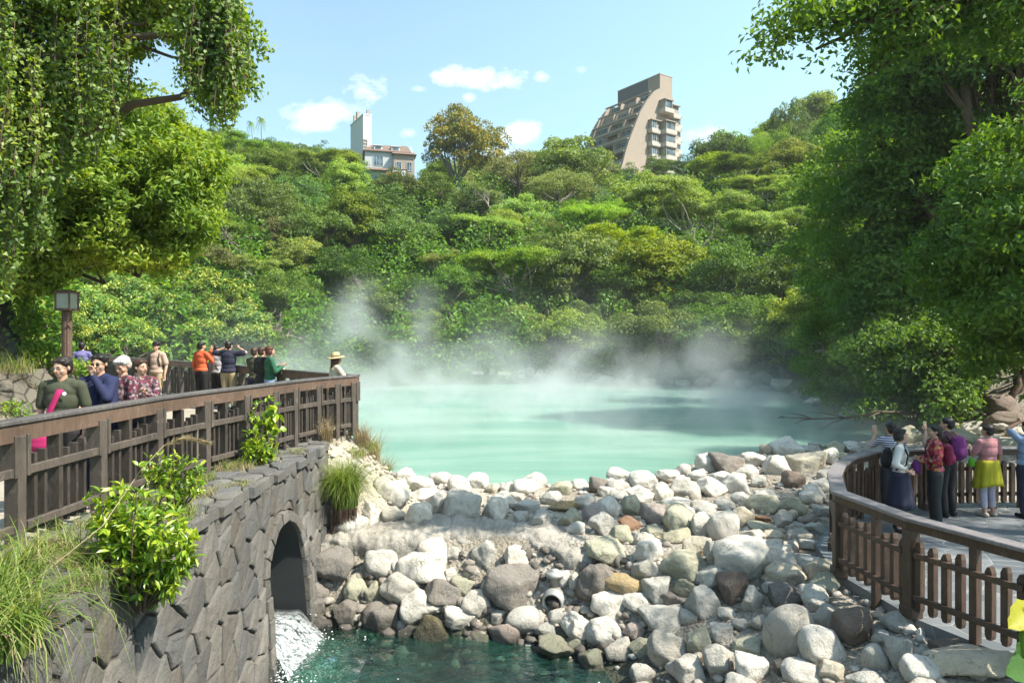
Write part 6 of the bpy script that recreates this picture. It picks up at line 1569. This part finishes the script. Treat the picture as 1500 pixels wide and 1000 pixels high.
    if hstyle == 'bun': H += [('e', hp(0,-.105,.075), (.035,.035,.032), HM)]
    if hstyle == 'tail': H += [('c', hp(0,-.10,.03), .028, hp(0,-.13,-.12), .018)]
    if H:
        hm = blob(H, voxel*.7, 1, 'hair'); hm.materials.append(MATS['hair'])
        r_ = rs(int(abs(x*100))+3); co = np.empty(len(hm.vertices)*3, dtype=np.float32); hm.vertices.foreach_get('co', co); co = co.reshape(-1, 3)
        co += np.array([[mnoise.noise(Vector((p_[0]*70, p_[1]*70, p_[2]*22)))*.0055]*3 for p_ in co])*unit(co-np.array(hc)); hm.vertices.foreach_set('co', co.astype(np.float32).ravel()); hm.update()
        ho_ = obj('hair', hm, root); ho_.color = HAIR[hair]
    # clothes
    g = .016 if topstyle != 'loose' else .030
    T = torso(g); T = [q for q in T if not (q[0] == 'e' and q[1][2] < .95)] + [('e', LN((0,0,.96)), (.155*w_+g+.006,.105*w_+g+.006,.10))]
    sl = {'short': .75, 'long': 2.0, 'none': 0.0, 'three': 1.55}[sleeve]
    for i in (0, 1):
        e, wr, hd = A_[i]; aw = .6+.4*w_
        if sl > 0: T.append(('c', shd[i], (.052+g*.5)*aw, lerp3(shd[i], e, min(1, sl)), (.041+g*1.1)*aw))
        if sl > 1: T.append(('c', e, (.038+g)*aw, lerp3(e, wr, min(.97, sl-1)), .030+g*.7))
    if topstyle == 'coat': T += [('c', LN((0,-.01,.95)), .155*w_, LN((0,-.01,.66)), .165*w_), ('c', LN((-.06,-.01,.9)), .13*w_, LN((-.07,-.01,.60)), .14*w_), ('c', LN((.06,-.01,.9)), .13*w_, LN((.07,-.01,.60)), .14*w_)]
    if topstyle == 'shawl': T += [('c', LN((-.16,.04,1.36)), .08, LN((-.20,.12,.86)), .12), ('c', LN((.16,.04,1.36)), .08, LN((.20,.12,.86)), .12), ('c', LN((0,.05,1.25)), .12, LN((0,.08,.86)), .17)]
    tm = blob(T, voxel, 5, 'top'); tm.materials.append(MATS['cloth_'+top]); obj({'coat': 'coat', 'shawl': 'shawl'}.get(topstyle, 'shirt'), tm, root)
    Bp = []
    if bkind in ('trousers', 'shorts', 'cropped'):
        end = {'trousers': .93, 'cropped': .70, 'shorts': .0}[bkind]
        Bp += [('e', (0,0,.93), (.160*w_+.012,.112*w_+.012,.10)), ('c', (-.07,0,.88), .085*w_, (.07,0,.88), .085*w_)]
        for i in (0, 1): k, a = legs[i]; Bp += [('c', hip[i], .098*w_, k, .072)] + ([('c', k, .070, lerp3(k, a, end), .058)] if end else [])
        bm_ = blob(Bp, voxel, 2, 'trousers'); bm_.materials.append(MATS['cloth_'+bottom]); obj('trousers', bm_, root)
    else:
        mb = MB(); n = 40; V = []; F = []; zs = [1.0,.92,.8,.65,.5,.40 if bkind == 'skirt' else .58]; zs = [q for i, q in enumerate(zs)]
        for i, zz in enumerate(zs):
            f = i/(len(zs)-1)
            for k in range(n):
                a = 2*math.pi*k/n; rr_ = (1+ .05*f*math.sin(a*9)+.03*f*math.sin(a*5+1)); V.append((math.cos(a)*(.165+.10*f)*w_*rr_, math.sin(a)*(.125+.10*f)*w_*rr_, zz))
        for i in range(len(zs)-1):
            for k in range(n): F.append((i*n+k, i*n+(k+1)%n, (i+1)*n+(k+1)%n, (i+1)*n+k))
        mb.add(V, F); sk_ = mb.build('skirt', MATS['cloth_'+bottom], root, True); sm = sk_.modifiers.new('t', 'SOLIDIFY'); sm.thickness = .008
    for i in (0, 1):
        k, a = legs[i]; S_ = blob([('c', (a[0], a[1]-.035, a[2]-.040), .046, (a[0], a[1]+.02, a[2]-.038), .046), ('c', (a[0], a[1], a[2]-.045), .042, (a[0]*1.08, a[1]+.155, a[2]-.050), .034)], .010, 1, 'shoe'); S_.materials.append(MATS['cloth_'+shoes]); obj('shoe', S_, root)
    env = dict(root=root, hp=hp, LN=LN, A=A_, shd=shd, w=w_, HM=HM, fat=fat)
    for ex in extras: ex(env)
    return root
# --- accessories that belong to the clothing
def glasses(e):
    mb = MB(); hp = e['hp']
    for sd in (-1, 1):
        mb.tube([hp(sd*(.030+.020*math.cos(a)), .100-.006*abs(math.cos(a)), .004+.015*math.sin(a)) for a in np.linspace(0, 2*math.pi, 15)], .0018, 4, cap=False); mb.tube([hp(sd*.05,.09,.006), hp(sd*.08,.0,.008)], .0016, 4)
    mb.tube([hp(-.01,.104,.006), hp(.01,.104,.006)], .0018, 4); mb.build('glasses', MATS['glass_rim'], e['root'], True)
def shades(e):
    mb = MB(); hp = e['hp']
    for sd in (-1, 1): mb.sphere(hp(sd*.029,.094,.004), (.024,.008,.016), 12, 8)
    mb.tube([hp(-.078,.0,.008), hp(-.05,.092,.008), hp(.05,.092,.008), hp(.078,.0,.008)], .003, 4); mb.build('sunglasses', MATS['eye_dark'], e['root'], True)
def strap(col, a=(-.13,.02,1.41), b=(.17,.06,.93), w_=.034, side=1, back=False):
    def f(e):
        LN, k = e['LN'], e['w']; V = []; F = []; N = 16
        for i in range(N+1):
            t_ = i/N; x_ = a[0]+(b[0]-a[0])*t_; z_ = a[2]+(b[2]-a[2])*t_; y_ = (.085*k+(.018 if back else .045))*(1-abs(2*t_-1)**4*.75)*(-1 if back else 1)+.005
            if z_ > 1.36: y_ *= .75
            c = Vector(LN((x_*k, y_, z_))); d = Vector((b[2]-a[2], 0, a[0]-b[0])).normalized()
            V += [c-d*w_, c+d*w_]
        for i in range(N): F.append((2*i, 2*i+2, 2*i+3, 2*i+1))
        mb = MB(); mb.add(V, F); o = mb.build('bag_strap', MATS['cloth_'+col], e['root'], True); o.modifiers.new('t', 'SOLIDIFY').thickness = .008
    return f
def pack(col, size=1.0, straps=True):
    def f(e):
        k = e['w']; LN = e['LN']; c = LN((0, -.10*k-.085*size, 1.20)); m_ = blob([('e', c, (.145*size,.085*size,.19*size)), ('e', (c[0], c[1]-.05, c[2]-.06), (.11*size,.06*size,.10*size)), ('c', (c[0]-.07,c[1],c[2]+.12*size), .06*size, (c[0]+.07,c[1],c[2]+.12*size), .06*size)], .012, 2, 'backpack')
        m_.materials.append(MATS['cloth_'+col]); obj('backpack', m_, e['root'])
        if straps:
            for sd in (-1, 1):
                pts = [LN((sd*.10,-.11*k,1.34)), LN((sd*.11,-.03,1.455)), LN((sd*.115,.06,1.42)), LN((sd*.12,.118*k,1.28)), LN((sd*.14,.09,1.12)), LN((sd*.13,-.06,1.03))]; mb = MB(); mb.tube(pts, .016, 6); mb.build('pack_strap', MATS['cloth_'+col], e['root'], True)
    return f
def bag(col, c, size, name='handbag', strapto=None):
    def f(e):
        m_ = blob([('e', c, size), ('e', (c[0],c[1],c[2]-size[2]*.35), (size[0]*1.08, size[1]*1.05, size[2]*.7))], .011, 2, name); m_.materials.append(MATS['cloth_'+col]); obj(name, m_, e['root'])
        if strapto: mb = MB(); mb.tube([c, lerp3(c, strapto, .5), strapto], .009, 5); mb.build('bag_strap', MATS['cloth_'+col], e['root'], True)
    return f
simple('phone_case', (.03,.03,.035), .3, .05); simple('phone_gold', (.50,.42,.30), .3, .05)
def phone(i, mat='phone_case', off=.095):
    def f(e):
        el, wr, hd = e['A'][i]; hv = Vector(hd).normalized(); c = Vector(wr)+hv*off+Vector((0,.012,0)); mb = MB(); mb.box(tuple(c), (.078,.010,.15), bev=.003)
        o = mb.build('phone', MATS[mat], e['root'])
    return f
def cap(col):
    def f(e):
        HM = e['HM']; mb = MB(); mb.lathe([(.094,-.005),(.096,.02),(.088,.055),(.060,.082),(.02,.092)], n=20, M=HM @ Matrix.Translation((0,-.015,.045))); V = []; F = []
        for i in range(13):
            a = math.pi*(.12+.76*i/12); V += [HM @ Vector((math.cos(a)*.082, -.015+math.sin(a)*.085, .048)), HM @ Vector((math.cos(a)*.088, -.015+math.sin(a)*.165, .040))]
        mb.add(V, [(2*i,2*i+2,2*i+3,2*i+1) for i in range(12)]); mb.build('cap', MATS['cloth_'+col], e['root'], True)
    return f
def sunhat(e):
    HM = e['HM']; mb = MB(); M = HM @ Matrix.Translation((0,-.02,.045)) @ Matrix.Rotation(R(8), 4, 'X')
    mb.lathe([(.20,-.020),(.19,-.005),(.14,.012),(.098,.012),(.095,.06),(.078,.098),(.03,.11)], n=28, M=M); o = mb.build('sun_hat', MATS['cloth_straw'], e['root'], True)
    mb = MB(); mb.lathe([(.0995,.013),(.0985,.036)], n=28, M=M); mb.build('hat_band', MATS['cloth_brown'], e['root'], True)
def waistwrap(col):
    def f(e):
        mb = MB(); n = 44; V = []; F = []; zs = [1.06,1.0,.9,.78,.66,.60]; k_ = e['w']
        for i, zz in enumerate(zs):
            q = i/(len(zs)-1)
            for k in range(n):
                a = 2*math.pi*k/n; rr_ = 1+.07*q*math.sin(a*7)+.04*q*math.sin(a*12+1); dz = -.07*q*abs(math.cos(a))**3; V.append((math.cos(a)*(.158+.085*q)*k_*rr_, math.sin(a)*(.125+.06*q)*k_*rr_, zz+dz))
        for i in range(len(zs)-1):
            for k in range(n): F.append((i*n+k, i*n+(k+1)%n, (i+1)*n+(k+1)%n, (i+1)*n+k))
        mb.add(V, F); o = mb.build('tied_cardigan', MATS['cloth_'+col], e['root'], True); o.modifiers.new('t', 'SOLIDIFY').thickness = .01
    return f
def badge(e):
    mb = MB(); c = e['LN']((.02, .125*e['w'], 1.30)); mb.lathe([(.022,0),(.022,.004)], n=16, M=Matrix.Translation((-.09, c[1]+.012, 1.31)) @ Matrix.Rotation(R(-90), 4, 'X')); mb.build('sticker', MATS['white_render'], e['root'])
def innershirt(col, wid=.055):
    def f(e):
        k = e['w']; m_ = blob([('e', e['LN']((0,.045,1.30)), (wid,.093*k,.13)), ('e', e['LN']((0,.045,1.10)), (wid,.093*k,.16)), ('e', e['LN']((0,.04,.99)), (wid,.093*k,.08))], .010, 2, 'inner_shirt'); m_.materials.append(MATS['cloth_'+col]); obj('inner_shirt', m_, e['root'])
    return f
def seat(px, d): return (px-750)/1000*d
GL, GR = 'visitors on the left walkway', 'visitors on the right platform'
# near left, behind the handrail
person('smiling woman in glasses and olive green top with a pink shoulder strap', seat(92,7.1), 7.1, 0, 187, 1.60, 1.10, ('down', 'down'), 'olive', 'short', 'black', 'trousers', 'dark', 'bun', skin='skin', group=GL, voxel=.0085, turn=-14, tilt=-8, extras=(glasses, strap('magenta', (-.06,.02,1.43), (.12,.06,.95), .03), badge, bag('magenta', (.14,.17,.80), (.13,.06,.12))))
person('woman in dark blue holding her arm up to her face', seat(147,7.65), 7.65, 0, 172, 1.62, 1.0, ('face', 'front'), 'navy', 'long', 'navy', 'trousers', 'black', 'short', group=GL, voxel=.0085, turn=10, tilt=-6, topstyle='shawl', extras=(shades,))
person('white-haired woman in a dark red jacket looking down, with patterned scarf', seat(181,8.05), 8.05, 0, 150, 1.58, 1.08, ('front', 'down'), 'darkfloral', 'long', 'black', 'trousers', 'white', 'short', group=GL, voxel=.0085, turn=20, tilt=-26, extras=(innershirt('dkgrey', .08), bag('scarf', (-.02,.24,1.10), (.19,.05,.09), 'patterned_scarf'), strap('brown', (-.10,.02,1.41), (.10,.06,.93), .010)))
person('person in a dark patterned jacket mostly hidden behind the white-haired woman', seat(206,8.9), 8.9, 0, 200, 1.52, 1.05, ('hold', 'down'), 'darkfloral', 'long', 'dkgrey', 'trousers', 'brown', 'short', group=GL, turn=50)
person('man in a plain purple-blue shirt walking away beside the stone terrace', seat(120,19), 19, 0, 12, 1.68, 1.05, ('down', 'hold'), 'purple', 'short', 'palebeige', 'trousers', 'black', 'short', group=GL)
person('young man in a black cap and loose pale pink shirt walking toward the camera', seat(229,17.1), 17.1, 0, 176, 1.70, 1.0, ('down', 'down'), 'pinkbeige', 'short', 'khaki', 'trousers', 'black', 'short', 'white', group=GL, topstyle='loose', extras=(cap('black'), pack('black', .9)), legs=[((-.11,.10,.48),(-.12,.12,.085)),((.11,.02,.47),(.13,-.16,.10))])
person('man in a bright orange jacket and black trousers standing at the far railing', seat(295,18.0), 18.0, 0, -25, 1.70, 1.1, ('down', 'phone'), 'orange', 'long', 'black', 'trousers', 'black', 'short', group=GL, turn=-12)
person('woman in a grey top between the orange and the navy shirted men', seat(318,18.1), 18.1, 0, -20, 1.60, .95, ('down', 'phone'), 'lightgrey', 'long', 'black', 'trousers', 'black', 'bob', group=GL, extras=(strap('black', (-.13,.02,1.41), (.15,.06,.95), .014, back=True),))
person('man in a navy T-shirt and khaki trousers raising both elbows to take a photo', seat(335,17.2), 17.2, 0, -8, 1.72, 1.12, ('wide', 'wide'), 'darknavy', 'short', 'khaki', 'trousers', 'black', 'short', group=GL, topstyle='loose')
person('person holding up a phone, left one of the trio by the far railing', seat(373,15.6), 15.6, 0, -15, 1.58, 1.0, ('phonehigh', 'phonehigh'), 'olive', 'long', 'navy', 'trousers', 'brown', 'short', group=GL, extras=(phone(0),))
person('person in a long black coat in the middle of the trio by the far railing', seat(384,15.2), 15.2, 0, -28, 1.60, 1.05, ('front', 'front'), 'black', 'long', 'black', 'trousers', 'brown', 'short', group=GL, topstyle='coat', turn=-10)
person('woman in a dark green jumper and blue jeans, right one of the trio', seat(395,15.0), 15.0, 0, -58, 1.62, 1.0, ('hold', 'hold'), 'green', 'long', 'denim', 'trousers', 'auburn', 'bob', group=GL, extras=(bag('cream', (.02,.30,1.12), (.07,.05,.09)),))
person('woman in a straw sun hat and cream cardigan leaning at the railing corner', seat(488,13.0), 13.0, 0, -52, 1.50, .95, ('rail', 'rail'), 'cream', 'long', 'rust', 'skirt', 'auburn', 'long', group=GL, turn=-6, lean=.10, extras=(sunhat, innershirt('rust', .075)))
# right platform
PZ = -1.2
person('woman in a white cardigan and long navy skirt on the platform', seat(1318,10.6), 10.6, PZ, 240, 1.60, .98, ('down', 'hip'), 'white', 'three', 'darknavy', 'skirt', 'black', 'bob', group=GR, turn=12, extras=(innershirt('grey', .05), pack('black', .95)))
person('woman in a striped top holding up a phone, behind the woman in white', seat(1298,11.5), 11.35, PZ, -8, 1.60, .95, ('phonehigh', 'down'), 'stripe', 'short', 'dkgrey', 'trousers', 'black', 'short', group=GR, extras=(phone(0, 'phone_gold'),))
person('woman in a red flowery jacket with a purple bag and maroon backpack', seat(1370,11.0), 11.0, PZ, 72, 1.60, 1.05, ('front', 'front'), 'floral', 'long', 'dkgrey', 'trousers', 'black', 'short', group=GR, turn=5, extras=(pack('maroon', 1.0), bag('violet', (-.05,.30,.98), (.09,.07,.12), 'purple_bag', (.05,.26,1.12))))
person('person in a dark top with a violet backpack, holding a phone up', seat(1388,11.5), 11.5, PZ, 20, 1.66, 1.05, ('phonehigh', 'down'), 'brown', 'short', 'black', 'trousers', 'black', 'short', group=GR, turn=25, extras=(pack('violet', 1.15), phone(0, 'phone_gold')))
person('woman in a pink top with a mustard cardigan tied round her waist', seat(1444,11.55), 11.5, PZ, 12, 1.54, 1.12, ('hold', 'down'), 'pink', 'short', 'lilac', 'cropped', 'black', 'short', 'palebeige', skin='skin_tan', group=GR, turn=12, extras=(waistwrap('mustard'), bag('lime', (-.26,.10,1.00), (.06,.05,.09), 'green_bag')))
person('person in a pale blue shirt raising both arms, at the right edge of the platform', seat(1506,11.4), 11.4, PZ, 5, 1.62, 1.1, ('head', 'head'), 'denim', 'short', 'darknavy', 'trousers', 'black', 'short', skin='skin_tan', group=GR)
# ---------------------------------------------------------------- white water out of the culvert
m_, t = new_mat('white_water'); p = oc(t); f = t.noise(t.vm('MULTIPLY', p, (3.0, 8, 3)), 1.6, 6, .7, 1.5); g = t.noise(p, 22, 4, .7)
uvz = t.n('ShaderNodeSeparateXYZ', {0: t.n('ShaderNodeTexCoord').outputs['Generated']}).outputs
a_ = t.rng(t.m('ADD', f, t.m('MULTIPLY', g, .5)), .64, .84)
gx = t.m('PINGPONG', uvz[1], .5); edge = t.rng(gx, .0, .16)
a_ = t.m('MULTIPLY', a_, t.m('MULTIPLY', edge, t.rng(uvz[0], 1.0, .62)))
nb = t.n('ShaderNodeBump', {'Height': t.m('ADD', f, g), 'Strength': .9, 'Distance': .06}).outputs[0]
wet_ = t.n('ShaderNodeMixShader', {0: t.n('ShaderNodeFresnel', {0: 1.33, 'Normal': nb}).outputs[0], 1: t.n('ShaderNodeBsdfTransparent', {0: (.85,.95,.93,1)}).outputs[0], 2: t.n('ShaderNodeBsdfGlossy', {0: (1,1,1,1), 1: .08, 'Normal': nb}).outputs[0]}).outputs[0]
t.out(t.n('ShaderNodeMixShader', {0: a_, 1: wet_, 2: pbr(t, t.mix(g, (.55,.64,.66), (.86,.90,.92)), .35, t.m('ADD', f, g), .9, .06)}).outputs[0])
V = []; F = []; NU, NV = 34, 46
for j in range(NV):
    s_ = j/(NV-1)
    for i in range(NU):
        q = i/(NU-1); y0 = AC-.60+1.2*q; X0 = -4.2+1.15*min(1, s_/.28) if s_ < .28 else -3.05+(s_-.28)/.72*1.15
        Y0 = y0 + (0 if s_ < .28 else (s_-.28)/.72*(-.75+.5*(q-.5))); z_ = -2.08 if s_ < .28 else -2.08-.33*ss(np.array(s_), .26, .62)
        n_ = mnoise.noise(Vector((X0*4, Y0*4, 1)))*.09+mnoise.noise(Vector((X0*11, Y0*11, 5)))*.05+mnoise.noise(Vector((X0*24, Y0*24, 9)))*.02
        V.append((X0, Y0, float(z_)+(n_*(.75 if s_ > .28 else .15))+.02))
for j in range(NV-1):
    for i in range(NU-1): F.append((j*NU+i, j*NU+i+1, (j+1)*NU+i+1, (j+1)*NU+i))
obj('rushing_water', mesh_np('rushing_water', V, F, MATS['white_water'], True), kind='structure')
# foam flecks thrown up where the water lands
r_ = rs(77); n = 2600; X = -2.7+r_.normal(size=n)*.33; Y = AC-.55+r_.normal(size=n)*.5; Z = -2.42+np.abs(r_.normal(size=n))*.07*np.exp(-((X+2.8)/.5)**2)
B2 = ico(1); VV = []; FF = []; o = 0
for i in range(n):
    q = B2[0]*r_.uniform(.004,.014)*np.array((1,1,.6))+np.array((X[i],Y[i],Z[i])); VV.append(q); FF.append(B2[1]+o); o += len(q)
simple('foam', (.86,.89,.90), .4, .03)
obj('foam', mesh_np('foam', np.concatenate(VV), np.concatenate(FF), MATS['foam'], True), kind='stuff', cat='foam', label='white foam and splashes where the culvert water lands in the stream')
# ---------------------------------------------------------------- steam drifting over the hot pool
m_, t = new_mat('steam'); p = wp(t)
s3 = t.n('ShaderNodeSeparateXYZ', {0: p}).outputs
warp = t.n('ShaderNodeTexNoise', {'Vector': p, 'Scale': .22, 'Detail': 1.0}).outputs[1]
q = t.vm('ADD', t.vm('MULTIPLY', p, (.34,.24,.36)), t.vm('MULTIPLY', t.vm('SUBTRACT', warp, (.5,.5,.5)), (1.8,1.8,1.8)))
n = t.noise(q, 1.0, 3, .6)
hgt = t.m('ADD', s3[2], 1.5)
fall = t.m('POWER', 2.718, t.m('MULTIPLY', hgt, -.95))                     # thick at the water, thin above
high = t.m('MULTIPLY', t.m('POWER', 2.718, t.m('MULTIPLY', hgt, -.35)), .035)
lay = t.m('MULTIPLY', t.m('ADD', fall, high), t.rng(s3[1], 17, 36, .06, 1.0))
thr = t.rng(n, .48, .66)
base = t.m('MULTIPLY', lay, t.m('ADD', t.m('MULTIPLY', thr, 1.25), .035))
pl = None                                                                   # a few columns rise higher
for (x_, y_, r0, h_, k) in ((-10.6,40,1.1,6.0,1.7), (-7.3,41,1.0,5.2,1.9), (-12.5,38,1.7,2.6,.5), (3.0,44,2.0,2.8,.45), (11,40,2.0,3.2,.5), (-2.5,43,1.8,2.6,.5), (7,43,1.8,2.4,.45)):
    cxx = t.m('ADD', s3[0], t.m('ADD', -x_, t.m('MULTIPLY', hgt, -.28))); dd = t.m('ADD', t.m('POWER', cxx, 2.0), t.m('POWER', t.m('SUBTRACT', s3[1], y_), 2.0))
    g = t.m('MULTIPLY', t.m('POWER', 2.718, t.m('DIVIDE', dd, -r0*r0)), t.m('MULTIPLY', t.rng(hgt, h_*.6, h_*1.5, 1, 0), k)); pl = g if pl is None else t.m('ADD', pl, g)
den = t.m('ADD', base, t.m('MULTIPLY', t.m('MULTIPLY', pl, t.rng(n, .40, .60)), .85))
den = t.m('MULTIPLY', den, t.m('MULTIPLY', t.rng(s3[0], -16.5, -13.5), t.rng(s3[0], 17.5, 10.5)))
vol = t.n('ShaderNodeVolumePrincipled', {'Color': (.97,.98,1.0,1), 'Density': t.m('MULTIPLY', t.m('MULTIPLY', den, t.rng(hgt, 7.2, 5.0)), .40), 'Anisotropy': .35}).outputs[0]
t.out(None, vol)
mb = MB(); mb.box((.5, 32.2, 2.25), (34, 32.0, 7.46)); st = mb.build('steam', MATS['steam'], kind='stuff', cat='steam', label='white steam drifting over the hot pool and rising at the far shore')

# a thin sunny haze over the whole valley
m_, t = new_mat('haze'); t.out(None, t.n('ShaderNodeVolumePrincipled', {'Color': (.93,.97,1.0,1), 'Density': .0003, 'Anisotropy': .3}).outputs[0])
mb = MB(); mb.box((0, 180, 35), (700, 440, 80)); mb.build('haze', MATS['haze'], kind='stuff', cat='haze', label='thin bluish haze over the valley')
